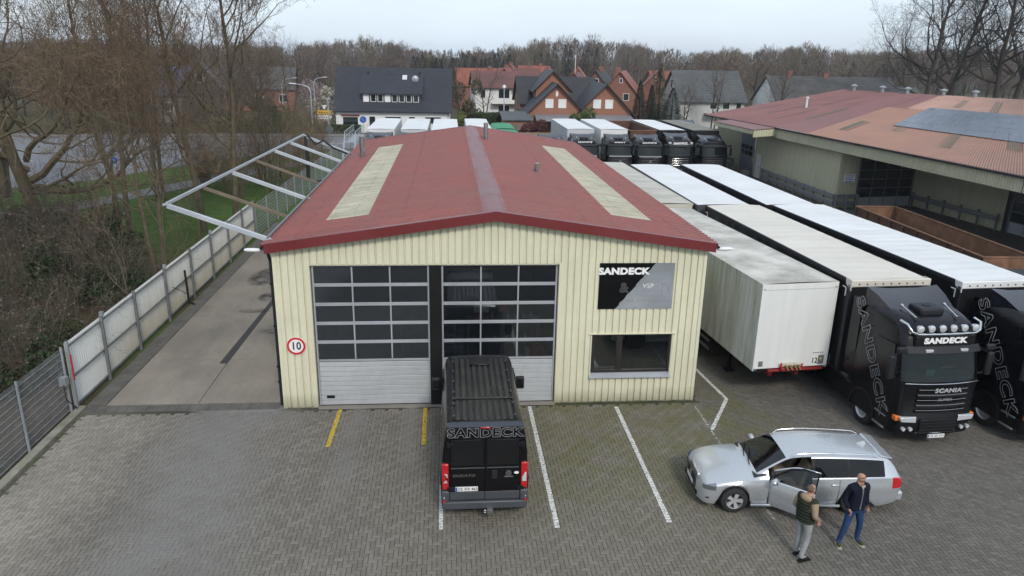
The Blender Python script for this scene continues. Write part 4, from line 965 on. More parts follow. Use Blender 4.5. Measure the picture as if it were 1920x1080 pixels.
        if side_text:
            o = text('SANDECK', 'side_lettering', GREYTX, t, (0,0,0), (0,0,0), .54, outline=.008, bold=.015, sx=1.3, space=1.12)
            # reads downwards from the rear top corner to the front wheel
            X_ = Vector((0,-1,0)) if s < 0 else Vector((0,1,0)); Zn = Vector((s,0,0)); Y_ = Zn.cross(X_)
            M_ = Matrix((X_, Y_, Zn)).transposed().to_4x4()
            o.matrix_basis = Matrix.Translation((s*1.262,1.42,2.28)) @ M_ @ Matrix.Rotation(R(-56*(-s)) if s < 0 else R(56), 4, 'Z')
    # roof: deflector, air conditioner, horns, light bar
    z = zt+.40; mb = MB()
    dfl = [[(x, 1.3, z-.02) for x in (-.98,-.5,0,.5,.98)], [(x, 1.8, z+.16+(.05 if abs(x) > .9 else 0)) for x in (-1.05,-.5,0,.5,1.05)], [(x, 2.3, z+.28+(.07 if abs(x) > .9 else 0)) for x in (-1.12,-.5,0,.5,1.12)]]
    mb.grid(dfl); mb.grid([[(x, 2.3, z+.28) for x in (-1.12,-.5,0,.5,1.12)], [(x, 2.3, z-.2) for x in (-1.12,-.5,0,.5,1.12)]])
    for s in (0,4): mb.add([dfl[0][s], dfl[1][s], dfl[2][s], (dfl[2][s][0],2.3,z-.2)], [(0,1,2,3)])
    mb.build('roof_deflector', NAVYBL, t, smooth=30)
    ac = MB().box(-.36,.36,.85,1.45,z-.1,z+.12).build('roof_air_conditioner', DARKPL, t, bevel=.06, seg=3); MB().cyl((0,1.18,z+.125),(0,0,1),.12,.02,20).build('fan_cover', BLACKM, ac)
    for s in (-1,1):
        mb = MB(); mb.tube([(s*.62,.62,zt+.33),(s*.62,.70,zt+.34),(s*.66,1.2,zt+.48)], [.06,.02,.015], 10); mb.tube([(s*.66,1.2,zt+.48),(s*.66,1.3,zt+.50)], [.015,.045], 10); mb.build('air_horn', CHROME, t, smooth=50)
    if hi:
        zb = 3.36; mb = MB()
        mb.tube([(-1.12,.62,zb+.24),(-1.10,.34,zb+.22),(-1.02,.22,zb+.04),(-.85,.17,zb-.02)]+[(x,.13+.05*(x/.9)**2,zb-.02) for x in np.linspace(-.7,.7,9)]+[(.85,.17,zb-.02),(1.02,.22,zb+.04),(1.10,.34,zb+.22),(1.12,.62,zb+.24)], .035, 8)
        lb = mb.build('light_bar', CHROME, t, smooth=60)
        for i in range(6):
            x = -.82+i*.328; q = MB(); q.lathe([(.02,.12),(.08,.10),(.105,.03),(.11,0),(.105,-.012)], 18, ax='y', cap=True); o = q.build('spot_lamp', CHROME, lb, smooth=40, loc=(x,.16,zb+.13)); 
            q = MB(); q.lathe([(.098,-.014),(.06,-.03),(.005,-.035)], 18, (x,.16,zb+.13), ax='y'); q.build('lamp_lens', WHITEL, lb, smooth=60)
    # chassis
    for s in (-.4,.4): MB().box(s-.04,s+.04,1.2,6.0,.75,1.0).build('chassis_rail', BLACKM, t)
    MB().cyl((0,5.2,.5),(1,0,0),.08,1.9,10).build('axle', BLACKM, t)
    MB().box(-.5,.5,4.6,5.6,1.0,1.12).build('fifth_wheel', BLACKM, t, bevel=.02)
    for s in (-1,1): MB().cyl((s*.85,3.3,.72),(0,1,0),.32,1.3,18).build('fuel_tank', GALVD, t)
    return t
CURT = mat('black_trailer_curtain', (.010,.010,.012), .45, spec=.3, var=.2, vscale=.8); CURTG = mat('grey_trailer_curtain', (.055,.06,.065), .5, var=.15, vscale=.8)
def roof_white(name, a, b, amt, sc_=.6):
    return mat(name, a, .5, var=.05, vscale=.5, dirt=b, damt=amt, dscale=sc_, dstretch=(.5,1.6,1), bmp=.05, fine=.1)
RF_W = roof_white('clean_white_tarp', (.70,.71,.71), (.50,.50,.47), .55); RF_C = roof_white('cream_tarp', (.63,.60,.53), (.47,.43,.36), .6); RF_D = roof_white('grimy_cream_tarp', (.50,.48,.41), (.26,.24,.19), .75, .9)
def stained_white():
    m, t, b, o = nodes_of('stained_white_box'); P = pos(t); n = nd(t, 'NewGeometry'); NX, NY, NZ = sep(t, n.outputs['Normal']); X, Y, Z = sep(t, P)
    st = noise(t, P, 1.3, 6, .7, (2.2,2.2,.22)); cl = noise(t, P, .8, 6, .7)
    side = ramp(t, NX, -.8, -.3, 1., 0.); top_ = ramp(t, NZ, .5, .8)
    f = mth(t, 'MULTIPLY', ramp(t, st, .36, .68), mth(t, 'ADD', mth(t, 'MULTIPLY', side, .75), .14))
    c = mixc(t, f, (.70,.71,.70), (.26,.27,.15))
    tp = mixc(t, ramp(t, cl, .35, .7), (.60,.58,.52), (.25,.235,.19)); c = mixc(t, top_, c, tp)
    t.links.new(c, b.inputs['Base Color']); b.inputs['Roughness'].default_value = .5; return m
BOXW = stained_white(); REDFR = mat('red_chassis_paint', (.25,.02,.02), .5, var=.2)
def trailer(label, loc, rz, Ln=13.4, W_=2.55, z0=1.15, z1=4.0, side=CURT, roofm=RF_W, front=None, group=None, kind='curtain', capm=None, legs=True, wheels=True):
    t = thing('semi_trailer', label, 'trailer', loc, rz, group); h = W_/2; front = front or side
    MB().box(-h+.03,h-.03,0.05,Ln-.05,z0-.12,z0).build('floor', BLACKM, t)
    MB().box(-h+.02,h-.02,0,.06,z0,z1-.03).build('front_wall', front, t, bevel=.01)
    for s in (-1,1):
        a = s*h; 
        if kind == 'box':
            k = 5
            for i in range(k): MB().box(min(a,a-s*.05),max(a,a-s*.05),.07+i*(Ln-.14)/k+.004,.07+(i+1)*(Ln-.14)/k-.004,z0+.06,z1-.10).build('side_panel', side, t)
            MB().box(min(a+s*.008,a-s*.06),max(a+s*.008,a-s*.06),0,Ln,z0-.06,z0+.058).box(min(a+s*.008,a-s*.06),max(a+s*.008,a-s*.06),0,Ln,z1-.098,z1).build('edge_rail', front, t, bevel=.006)
        else:
            mb = MB(); nn = 60; f = lambda y: a-s*.03+s*.018*math.sin(y*7+1.3*math.sin(y*2.1))
            mb.grid([[(f(.12+(Ln-.24)*i/nn)*1.0, .12+(Ln-.24)*i/nn, z) for i in range(nn+1)] for z in (z0+.05, z0+.9, z1-.16)]); mb.build('side_curtain', side, t, smooth=60)
            MB().box(min(a,a-s*.07),max(a,a-s*.07),0,Ln,z1-.16,z1-.005).build('cant_rail', DARKPL if side is CURT else CURTG, t, bevel=.03)
            MB().box(min(a,a-s*.06),max(a,a-s*.06),0,Ln,z0-.12,z0+.048).build('side_raive', BLACKM, t)
            MB().box(min(a+s*.012,a-s*.03),max(a+s*.012,a-s*.03),.0,.14,z0,z1-.16).build('corner_post', DARKPL, t)
            for y in (.2, Ln-.35):
                MB().box(min(a+s*.014,a-s*.01),max(a+s*.014,a-s*.01),y,y+.2,z1-.30,z1-.27).box(min(a+s*.014,a-s*.01),max(a+s*.014,a-s*.01),y,y+.035,z1-.55,z1-.301).build('corner_mark', PLATE, t)
            for i in range(20): y = .5+i*(Ln-1)/19; MB().box(min(a+s*.012,a-s*.02),max(a+s*.012,a-s*.02),y,y+.03,z0-.1,z0+.28).build('buckle_strap', GALVD, t)
    # roof with bows
    mb = MB(); nb = int(Ln/.6); ny = nb*4; xs = np.linspace(-h+.02, h-.02, 7)
    mb.grid([[(x, y, z1-.012+.03*(1-(x/h)**2)-.022*abs(math.sin(math.pi*nb*y/Ln))*(1-(x/h)**4)*(0 if kind == 'box' else 1)) for x in xs] for y in np.linspace(.02, Ln-.02, ny+1)]); mb.build('roof', roofm, t, smooth=60)
    if capm:
        MB().box(-h-.005,h+.005,-.03,.10,z1-.22,z1+.008).build('front_cap', capm, t, bevel=.03)
        for s in (-1,1): MB().prism([(-.035,z1-.34),(.26,z1-.17),(.30,z1+.004),(-.035,z1+.004)], s*h-.012, s*h+.016, 'yz').build('corner_cap', capm, t, bevel=.012)
        for i in range(9): MB().cyl((-h+.25+i*(W_-.5)/8,-.034,z1-.12),(0,1,0),.025,.01,10).build('eyelet', DARKPL, t)
    MB().box(-h,h,Ln-.06,Ln,z0,z1-.005).build('rear_frame', DARKPL if kind != 'box' else front, t)
    for s in (-1,1): MB().box(min(s*h,s*(h-.06)),max(s*h,s*(h-.06)),Ln,Ln+.03,z1-.55,z1-.02).build('rear_marker', REDL, t)
    for s in (-.45,.45): MB().box(s-.06,s+.06,.3,Ln-.2,z0-.40,z0-.12).build('chassis_rail', BLACKM if kind != 'box' else REDFR, t)
    if legs:
        for s in (-.8,.8): MB().box(s-.06,s+.06,2.3,2.42,.08,z0-.12).box(s-.14,s+.14,2.22,2.5,0,.08).build('landing_leg', BLACKM, t)
    if wheels:
        for y in (Ln-4.6, Ln-3.3, Ln-2.0):
            MB().cyl((0,y,.5),(1,0,0),.07,2.0,8).build('axle', BLACKM, t)
            for s in (-1,1): wheel(t, W_TRK, (s*(h-.2),y,.5), R(-90) if s < 0 else R(90))
        for s in (-1,1): MB().box(s*(h-.05)-.015,s*(h-.05)+.015,3.2,Ln-5.4,.45,.55).box(s*(h-.05)-.015,s*(h-.05)+.015,3.2,Ln-5.4,.75,.85).build('side_guard', GALVD, t)
    return t
# near row
b12 = trailer('white box trailer numbered 12 with green-brown grime, no tractor, beside the workshop', (10.72,20.62,0), R(5.6), 11.3, 2.54, 1.1, 3.9, BOXW, BOXW, BOXW, kind='box')
for z, s_ in ((1.28,.30),):
    text('12', 'trailer_number', BLACKTX, b12, (.83,-.004,z), RX, .26, bold=.004, sx=.8)
MB().box(.95,1.14,-.03,.0,1.17,1.47).build('document_box', GALVD, b12, bevel=.01); MB().cyl((1.02,-.034,1.36),(0,1,0),.035,.01,12).build('yellow_dot', mat('yellow_dot', (.6,.5,.05), .5), b12)
MB().box(.72,1.14,-.006,.0,1.52,1.6).build('data_label', PLATE, b12); mb = MB(); [mb.box(.75+i*.075,.79+i*.075,-.008,-.006,1.54,1.58) for i in range(5)]; mb.build('data_print', BLACKTX, b12)
MB().box(-1.1,-.95,-.01,0,1.18,1.36).build('vent_plate', GALVD, b12)
MB().box(-.75,1.15,-.03,.12,.98,1.06).build('red_buffer_beam', REDFR, b12, bevel=.01)
cp = MB().box(-.36,.34,-.16,-.0,1.04,1.16).build('coupling_plate', REDFR, b12, bevel=.02)
mb = MB()
for i, (x, m) in enumerate([(-.22,0),(-.08,0),(.08,0),(.2,0)]): mb.cyl((x,-.17,1.2),(0,1,0),.045,.1,12); mb.tube([(x,-.2,1.2),(x+.03,-.26,1.12),(x+.05,-.1,1.02)],.018,6)
mb.build('air_coupling', mat('rusty_brass', (.22,.16,.08), .6, .4, var=.4), cp)
MB().box(-.34,.2,-.12,-.01,1.17,1.27).build('coupling_bracket', mat('pale_bracket', (.42,.38,.30), .7, var=.3), cp, bevel=.02)
mb = MB(); mb.bar((-.34,-.1,1.08),(-.37,-.1,1.3),.04).bar((.34,-.1,1.08),(.36,-.1,1.25),.04); mb.build('red_lug', REDPT, cp)
for x in (-1.2,1.2):
    MB().box(x-.04,x+.04,-.012,.0,3.72,3.75).build('marker_lamp', ORANGEL if x < 0 else BLACKM, b12); MB().box(x-.05,x+.05,-.012,0,1.06,1.11).build('corner_bracket', GALVD, b12)
for s in (-1,1): MB().box(s*1.255-.02,s*1.255+.018,-.012,.06,1.1,3.88).build('corner_trim', BOXW, b12, bevel=.008)
MB().box(-1.25,1.25,-.012,.02,3.70,3.89).build('front_header', BOXW, b12, bevel=.01)

trailer('black curtain trailer with cream roof coupled to the truck with spot lamps', (13.45,20.42,0), R(3.0), 11.6, 2.6, 1.15, 4.05, CURT, RF_C, None, capm=RF_C)
tractor('black truck with chrome bar of six round spot lamps and SANDECK header', (13.55,17.52,0), R(3.0))
trailer('black curtain trailer with clean white roof at the far right of the near row', (16.83,20.2,0), R(4.0), 12.0, 2.6, 1.15, 4.05, CURT, RF_W, None, capm=RF_W)
tractor('black truck cut off by the right edge, outlined SANDECK on its side', (17.25,17.25,0), R(4.0), 'SANDECK', 'scania', True, False, plate='OS XX 515')
# second row, nose to tail
trailer('grimy cream-roofed trailer right behind the box trailer, close to the workshop eave', (9.95,32.5,0), R(1), 13.4, 2.45, 1.15, 4.0, mat('cream_box_side', (.5,.48,.4), .6, var=.1), RF_D, None, kind='box')
trailer('grey curtain trailer with white roof behind the cream-roofed one', (12.55,32.3,0), R(.3), 12.8, 2.55, 1.15, 4.0, CURTG, RF_W)
trailer('black curtain trailer with white roof, rightmost of the second row', (15.8,32.35,0), R(.3), 12.9, 2.5, 1.15, 4.0, CURT, RF_W)

# ------------------------------------------------------------------ rear row of trucks
GP = 'trucks parked across the rear yard'
BOXG = mat('pale_grey_box', (.50,.52,.54), .5, var=.06, dirt=(.36,.36,.35), damt=.4)
def rig(x, label, header, style, side, roofm, ty=64.4, Ln=11, low=.35, z1=4.0, kind='box', rz=0, W_=2.5, kind2=None, tl=None):
    tractor(label, (x, ty, 0), rz, header, style, False, False, GP, None, low=low)
    if kind2 != 'none': trailer(tl, (x, ty+2.9, 0), rz, Ln, W_, 1.15, z1, side, roofm, None, GP, kind)
rig(12.0, 'black truck with SANDECK header and pale grey box, leftmost in front of the brick house', 'SANDECK', 'volvo', BOXG, RF_W, tl='pale grey box trailer left of the rear row', z1=4.0)
rig(15.1, 'black truck with SCHULT header and white box trailer', 'SCHULT', 'volvo', WHITEP, RF_W, tl='white box trailer behind the SCHULT truck')
rig(20.55, 'black truck with big chrome-framed SANDECK header and white tarp roof', 'SANDECK', 'daf', CURT, RF_W, kind='curtain', tl='black curtain trailer with white roof in the rear row', low=.2)
rig(23.7, 'plain black truck with grey tarp roof, rightmost of the rear row', '', 'man', CURT, mat('grey_tarp', (.20,.195,.17), .8, var=.2, dirt=(.12,.115,.09), damt=.6), kind='curtain', tl='black trailer with dull grey roof beside the hall')
tractor('black truck with a white note under its windscreen, coupled to the open tipper', (17.75, 64.2, 0), 0, 'SANDECK', 'volvo', False, False, GP, None, low=.35)
MB().box(-.42,-.14,-.2,-.19,1.05,1.33).build('white_note', PLATE, [o for o in COL.objects if o.name.startswith('truck_tractor')][-1])
RUST = mat('rusty_brown_steel', (.115,.05,.028), .75, var=.3, vscale=1.2, dirt=(.045,.024,.016), damt=.7, dscale=1.5, bmp=.2); RUSTL = mat('scraped_rust', (.19,.10,.055), .75, var=.35, vscale=1.6, dirt=(.09,.045,.025), damt=.8, dscale=2.2, bmp=.3)
def tub(name, label, cat, loc, rz, Ln, W_, z0, z1, out, inn, ribs_=8, wheels=False, group=None):
    t = thing(name, label, cat, loc, rz, group); h = W_/2
    for s in (-1,1):
        MB().box(min(s*h,s*(h-.05)),max(s*h,s*(h-.05)),0,Ln,z0,z1).build('side_wall', out, t); MB().box(min(s*(h-.054),s*(h-.06)),max(s*(h-.054),s*(h-.06)),.06,Ln-.06,z0+.05,z1-.02).build('inner_face', inn, t)
        MB().box(s*h-.07 if s > 0 else s*h-.05,s*h+.05 if s > 0 else s*h+.07,-.02,Ln+.02,z1,z1+.09).build('top_rail', RUSTL, t, bevel=.02)
        for i in range(ribs_): y = .1+i*(Ln-.3)/(ribs_-1); MB().box(min(s*h+s*.002,s*(h+.08)),max(s*h+s*.002,s*(h+.08)),y,y+.1,z0,z1-.01).build('side_rib', out, t)
    for y in (0, Ln-.05): MB().box(-h+.052,h-.052,y,y+.05,z0,z1).build('end_wall', inn, t); MB().box(-h+.09,h-.09,y-.02,y+.07,z1+.001,z1+.088).build('end_rail', RUSTL, t, bevel=.02)
    MB().box(-h+.07,h-.07,.06,Ln-.06,z0-.06,z0+.03).build('floor', inn, t)
    return t
tp = tub('tipper_trailer', 'open brown tipper trailer among the rear trucks', 'trailer', (17.75,67.1,0), 0, 10.0, 2.5, 1.3, 3.9, CURT, RUST, 9, group=GP)
for y in (6,7.3,8.6):
    for s in (-1,1): wheel(tp, W_TRK, (s*1.05,y,.5), R(-90) if s < 0 else R(90))
for s in (-.4,.4): MB().box(s-.06,s+.06,.2,9.8,.95,1.24).build('chassis_rail', BLACKM, tp)
# trucks behind the workshop roof (left group)
rig(-5.9, 'white box truck with blue-black deflector, nearest the stair tower', '', 'volvo', WHITEP, RF_W, 62.9, 11, .25, 3.95, W_=2.35, tl='white box trailer nearest the stair tower')
rig(-3.0, 'white-roofed truck second from the stair tower', '', 'volvo', BOXG, RF_W, 62.9, 11, .25, 3.95, W_=2.35, tl='white-roofed trailer second from the stair tower')
trailer('white box trailer half hidden by the workshop roof, third from the stair tower', (-.3,65.4,0), 0, 11.5, 2.3, 1.1, 3.95, WHITEP, RF_W, WHITEP, GP, 'box')
trailer('white box trailer just left of the green tarpaulin', (2.75,65.8,0), 0, 11.8, 2.2, 1.1, 3.95, WHITEP, RF_W, WHITEP, GP, 'box')
GREEN = mat('green_tarpaulin', (.02,.22,.09), .55, var=.12, vscale=1.2)
gt = thing('covered_skip_truck', 'open container trailer under a bright green tarpaulin in two sections', 'trailer', (5.2,62.6,0), 0, GP)
MB().box(-1.2,1.2,0,12,1.2,3.55).build('container', RUST, gt)
for a, b in ((.1,5.6),(6.0,11.9)):
    mb = MB(); xs = np.linspace(-1.27,1.27,7); mb.grid([[(x, y, (3.72+.10*(1-(x/1.27)**2)+.05*math.sin(y*2.3)) if abs(x) < 1.2 else 3.45) for x in xs] for y in np.linspace(a,b,16)]); mb.build('tarpaulin', GREEN, gt, smooth=50)
for y in (8,9.3,10.6):
    for s in (-1,1): wheel(gt, W_TRK, (s*1.0,y,.5), R(-90) if s < 0 else R(90))
MB().box(-.5,.5,.2,11.8,.9,1.19).build('chassis', BLACKM, gt)
tractor('dark tractor unit in front of the green tarpaulin', (5.1,59.6,0), 0, '', 'volvo', False, False, GP, None, low=.55)
tractor('dark tractor unit standing alone between green tarpaulin and grey box', (9.0,63.6,0), 0, '', 'volvo', False, False, GP, None, low=.35)
tractor('grey-green truck cab peeping out beside the hall roof', (25.9,79.0,0), 0, '', 'man', False, False, GP, None, low=.2, body=mat('grey_green_cab', (.06,.075,.075), .4, var=.1))
# rusty open skip in front of the hall
tub('open_skip', 'long open rusty steel container in front of the hall doors', 'container', (26.0,31.0,0), R(-2), 12.0, 2.5, .25, 1.75, RUST, RUSTL, 10)
tk = tag(MB().box(-1.1,1.1,0,2.2,.9,2.5).box(-1.15,1.15,-.05,.1,.9,2.6).build('covered_trailer', CURT, None, bevel=.05, loc=(22.75,24.6,0)), 'black covered load at the right edge behind the trailer', 'trailer')
# ================================================================== ESTATE CAR
def interp(tab, x):
    if x <= tab[0][0]: return tab[0][1]
    for (a, va), (b, vb) in zip(tab, tab[1:]):
        if a <= x <= b:
            t = (x-a)/(b-a); return va+(vb-va)*t
    return tab[-1][1]
def smooth_tab(tab, n=8):
    """catmull-rom resample of a table"""
    out_ = []
    for i in range(len(tab)-1):
        p0 = tab[max(0,i-1)]; p1 = tab[i]; p2 = tab[i+1]; p3 = tab[min(len(tab)-1,i+2)]
        for k in range(n):
            t = k/n; m1 = (p2[1]-p0[1])/max(1e-6,p2[0]-p0[0])*(p2[0]-p1[0]); m2 = (p3[1]-p1[1])/max(1e-6,p3[0]-p1[0])*(p2[0]-p1[0])
            h = (2*t**3-3*t*t+1)*p1[1]+(t**3-2*t*t+t)*m1+(-2*t**3+3*t*t)*p2[1]+(t**3-t*t)*m2; out_.append((p1[0]+(p2[0]-p1[0])*t, h))
    return out_+[tab[-1]]
ZC = smooth_tab([(-2.62,.88),(-2.58,.96),(-2.50,1.08),(-2.30,1.31),(-2.15,1.375),(-1.7,1.415),(-1.0,1.44),(-.4,1.44),(.05,1.40),(.25,1.345),(.85,1.045),(.98,.985),(1.3,.945),(1.7,.88),(2.0,.80),(2.13,.745),(2.20,.68),(2.25,.58),(2.28,.46)])
HW = smooth_tab([(-2.62,.66),(-2.58,.76),(-2.45,.85),(-2.2,.885),(-1.5,.92),(-.5,.927),(.6,.925),(1.3,.915),(1.75,.90),(2.0,.865),(2.12,.81),(2.20,.70),(2.25,.58),(2.28,.48)])
ZB = smooth_tab([(-2.62,.86),(-2.5,.94),(-2.2,.965),(-1.2,.945),(.0,.915),(.9,.885),(1.4,.86),(1.8,.79),(2.05,.715),(2.15,.66),(2.22,.59),(2.28,.44)])
YR = smooth_tab([(-2.62,.62),(-2.5,.64),(-2.3,.60),(-2.0,.615),(-1,.64),(-.3,.64),(.1,.635),(.3,.65),(.85,.74),(.98,.76),(1.5,.72),(2.0,.64),(2.13,.56),(2.2,.46),(2.28,.34)])
def ellipsoid_(mb, c, r, n=12, m=8):
    mb.grid([[(c[0]+r[0]*math.sin(math.pi*i/m)*math.cos(2*math.pi*j/n), c[1]+r[1]*math.sin(math.pi*i/m)*math.sin(2*math.pi*j/n), c[2]-r[2]*math.cos(math.pi*i/m)) for j in range(n)] for i in range(m+1)], True)
def estate_car(loc, rz):
    t = thing('estate_car', 'silver estate car with its front door open beside the two standing people', 'car', loc, rz)
    xs = set([-2.62,-2.60,-2.57,-2.50,-2.42,-2.30,-2.22,-2.12,-2.0,-1.28,-1.22,-.98,-.7,-.44,-.36,-.1,.12,.22,.3,.45,.6,.66,.75,.85,.92,1.0,1.9,1.98,2.06,2.13,2.19,2.24,2.28])
    for c in (-1.437, 1.437):
        for i in range(15): xs.add(round(c+.365*math.cos(math.pi*i/14),3))
    xs = sorted(xs); rows = []
    for x in xs:
        zc, hw, zb, yr = interp(ZC,x), interp(HW,x), interp(ZB,x), interp(YR,x); zl = .21 if abs(x) < 1.9 else .19+.05*max(0,abs(x)-2.1)/.2
        for c in (-1.437,1.437):
            if abs(x-c) < .366: zl = max(zl, .325+math.sqrt(max(0,.366**2-(x-c)**2)))
        cab = -2.5 < x < .95
        zr = zc-.045 if cab else zb+(zc-zb)*.62
        pts = [(hw*.925,zl),(hw*.952,zl+.05),(hw*.966,.44),(hw*.982,.58),(hw*1.004,.705),(hw*.99,min(.775,zb-.05)),(hw*.955,zb-.012),(hw*.925,zb)]
        pts = [(a, max(z, zl+.02*i)) for i, (a, z) in enumerate(pts)]; zb = pts[-1][1]
        if cab: zr = max(zr, zb+.004)
        y0 = hw*.915
        # glass bottom .. glass top .. rail .. roof
        if cab: pts += [(y0,zb+.012),(y0+(yr-y0)*.45,zb+(zr-zb)*.52),(yr+.02,zr-.035 if zr-zb > .08 else zr-.001),(yr,zr),(yr-.05,zr+(zc-zr)*.45),(yr*.62,zr+(zc-zr)*.85),(yr*.3,zc-.003),(0,zc)]
        else: pts += [(y_, zb+.004+(zc-zb)*(1-(y_/y0)**2.6)) for y_ in (y0, y0*.975, y0*.93, yr, yr*.88, yr*.62, yr*.3, 0)]
        rows.append(pts)
    K = len(rows[0])
    def P(i, j, s): return (xs[i], s*rows[i][j][0], rows[i][j][1])
    groups = {}
    def add(key, i, j, s): groups.setdefault(key, []).append((i, j, s))
    for i in range(len(xs)-1):
        xm = (xs[i]+xs[i+1])/2
        for j in range(K-1):
            for s in (1, -1):
                key = 'body'
                if j in (8, 9):
                    if -.36 < xm < .66: key = 'glass_front'
                    elif -1.22 < xm < -.44: key = 'glass_rear'
                    elif -2.12 < xm < -1.28: key = 'glass_quarter'
                    elif -.44 < xm < -.36 or -1.28 < xm < -1.22: key = 'pillar%d%d' % (s, xm > -1)
                if j >= 12 and .22 < xm < .92: key = 'windscreen'
                if j >= 12 and -2.50 < xm < -2.30: key = 'rear_window'
                if 3 <= j <= 6 and 1.92 < xm < 2.20: key = 'headlight_l' if s > 0 else 'headlight_r'
                if 4 <= j <= 6 and -2.58 < xm < -2.32: key = 'tail_l' if s > 0 else 'tail_r'
                if j == 7 and -2.2 < xm < .66: key = 'belt'
                if s > 0 and -.36 < xm < .66 and j <= 10: key = 'door' if key in ('body','belt') else 'door_glass'
                elif key.startswith('glass'): key += '_l' if s > 0 else '_r'
                add(key, i, j, s)
    def mesh_of(faces):
        mb = MB(); idx = {}; vs = []; fs = []
        for i, j, s in faces:
            q = []
            for a, b in ((i,j),(i+1,j),(i+1,j+1),(i,j+1)):
                ss = s if b < K-1 else 0
                k = (a,b,ss)
                if k not in idx: idx[k] = len(vs); vs.append(P(a,b,s))
                q.append(idx[k])
            if s < 0: q.reverse()
            q = list(dict.fromkeys(q)); fs.append(tuple(q))
        mb.add(vs, fs); return mb
    b = mesh_of(groups['body'])
    for i in (0, len(xs)-1):
        ring = [P(i,j,1) for j in range(K)]+[P(i,j,-1) for j in range(K-2,-1,-1)]; b.add(ring, [tuple(range(len(ring)))])
    body = b.build('body', SILVER, t, smooth=42)
    mesh_of(groups['belt']).build('belt_trim', CHROME, t, smooth=40)
    for k in [k for k in groups if k.startswith('pillar')]: mesh_of(groups[k]).build('pillar_trim', BLACKM, t)
    for k, nm in (('glass_rear_l','rear_door_glass'),('glass_rear_r','rear_door_glass'),('glass_quarter_l','quarter_glass'),('glass_quarter_r','quarter_glass')): mesh_of(groups[k]).build(nm, GLASSB, t, smooth=60)
    mesh_of(groups['glass_front_r']).build('front_door_glass', CARGL, t, smooth=60)
    mesh_of(groups['windscreen']).build('windscreen', CARGL, t, smooth=60); mesh_of(groups['rear_window']).build('rear_window', GLASSB, t, smooth=60)
    # open door, turned about its front hinge
    hx, hy = .66, .915; E_ = thing if False else None
    def hinge(o):
        M_ = Matrix.Translation((hx,hy,0)) @ Matrix.Rotation(R(-39), 4, 'Z') @ Matrix.Translation((-hx,-hy,0)); o.matrix_basis = M_
    d = mesh_of(groups['door']).build('open_door', [SILVER], t, smooth=42); hinge(d); d['label'] = 'front door standing open'
    sm = d.modifiers.new('s', 'SOLIDIFY'); sm.thickness = .05; sm.offset = -1
    mesh_of(groups['door_glass']).build('door_glass', CARGL, d, smooth=60)
    MB().box(-.34,.62,.80,.87,.30,.90).build('door_lining', INTR, d, bevel=.03)
    mb = MB(); fr = [(-.34,.845,.93),(-.34,.66,1.365),(.0,.665,1.345),(.28,.69,1.25),(.62,.82,.99)]; mb.tube(fr, .022, 6); mb.build('window_frame', BLACKM, d, smooth=50)
    mr = MB(); mr.lathe([(.01,-.10),(.06,-.09),(.085,-.03),(.085,.04),(.05,.10),(.01,.11)], 14, ax='y'); o = mr.build('mirror', SILVER, d, smooth=60, loc=(.50,1.03,.99)); o.scale = (.85,1.1,.85); MB().box(.42,.425,.93,1.12,.93,1.05).build('mirror_glass', CHROME, d)
    MB().bar((-.28,.945,.80),(-.05,.945,.80),.03,.04).build('door_handle', CHROME, d, bevel=.01)
    o = MB(); o.lathe([(.01,-.10),(.06,-.09),(.085,-.03),(.085,.04),(.05,.10),(.01,.11)], 14, ax='y'); o = o.build('mirror', SILVER, t, smooth=60, loc=(.50,-1.03,.99)); o.scale = (.85,1.1,.85)
    # door shut lines and handles
    for s in (-1,1):
        for x in ((-.40,-1.02) if s > 0 else (.66,-.40,-1.02)):
            mb = MB(); i = min(range(len(xs)), key=lambda k: abs(xs[k]-x)); mb.tube([(x, s*(interp([(z,a) for a,z in rows[i][:8]], z_)+.001), z_) for z_ in np.linspace(rows[i][0][1]+.05,.92,8)], .006, 4); mb.build('shut_line', BLACKM, t)
        MB().bar((-.82,s*.928,.80),(-1.0,s*.928,.80),.03,.045).build('door_handle', SILVER, t, bevel=.012)
        MB().box(-1.1,1.05,s*.905-.02,s*.905+.02,.20,.26).build('sill_strip', CHROME if False else SILVER, t, bevel=.01)
        # roof rails
        mb = MB(); mb.tube([(.12,s*.60,1.35),(.05,s*.61,1.415)]+[(x,s*interp(YR,x)*.955,interp(ZC,x)+.03) for x in np.linspace(-.05,-1.85,10)]+[(-2.0,s*.585,1.37)], .017, 6); mb.build('roof_rail', CHROME, t, smooth=60)
        # lights
        k_ = '_l' if s > 0 else '_r'
        hl = mesh_of(groups['headlight'+k_]).build('headlight', HEADL, t, smooth=40)
        for (a_, b_, z_) in ((2.09,.70,.63),(1.99,.80,.66)):
            q = MB(); ellipsoid_(q, (a_,s*b_,z_), (.06,.05,.05)); q.build('projector_lens', CHROME, hl, smooth=80)
        tl = mesh_of(groups['tail'+k_]).build('tail_light', REDL, t, smooth=40)
        MB().prism([(2.06,.34),(2.12,.36),(1.98,.42),(1.92,.36)], s*.79-.05, s*.79+.03, 'xz').build('fog_surround', BLACKM, t, bevel=.01)
        MB().tube([(2.20,s*.45,.385),(2.13,s*.66,.385),(1.99,s*.83,.40)], .014, 6).build('running_light', CHROME, t)
        for x in (1.437,-1.437):
            wheel(t, W_CAR, (x, s*.80, .325), 0 if s < 0 else R(180))
            mb = MB(); mb.lathe([(.37,-.28),(.37,.0)], 24, ax='y'); mb.build('wheel_housing', BLACKM, t, loc=(x,s*.80+.09*s if s < 0 else s*.80+.17,.325)).location.y = s*.78 if s < 0 else s*.78+.28-.28
    gr = MB().prism([(2.262,.46),(2.275,.60),(2.20,.72),(2.15,.72),(2.15,.46)], -.34, .34, 'xz').build('grille', CHROME, t, bevel=.02)
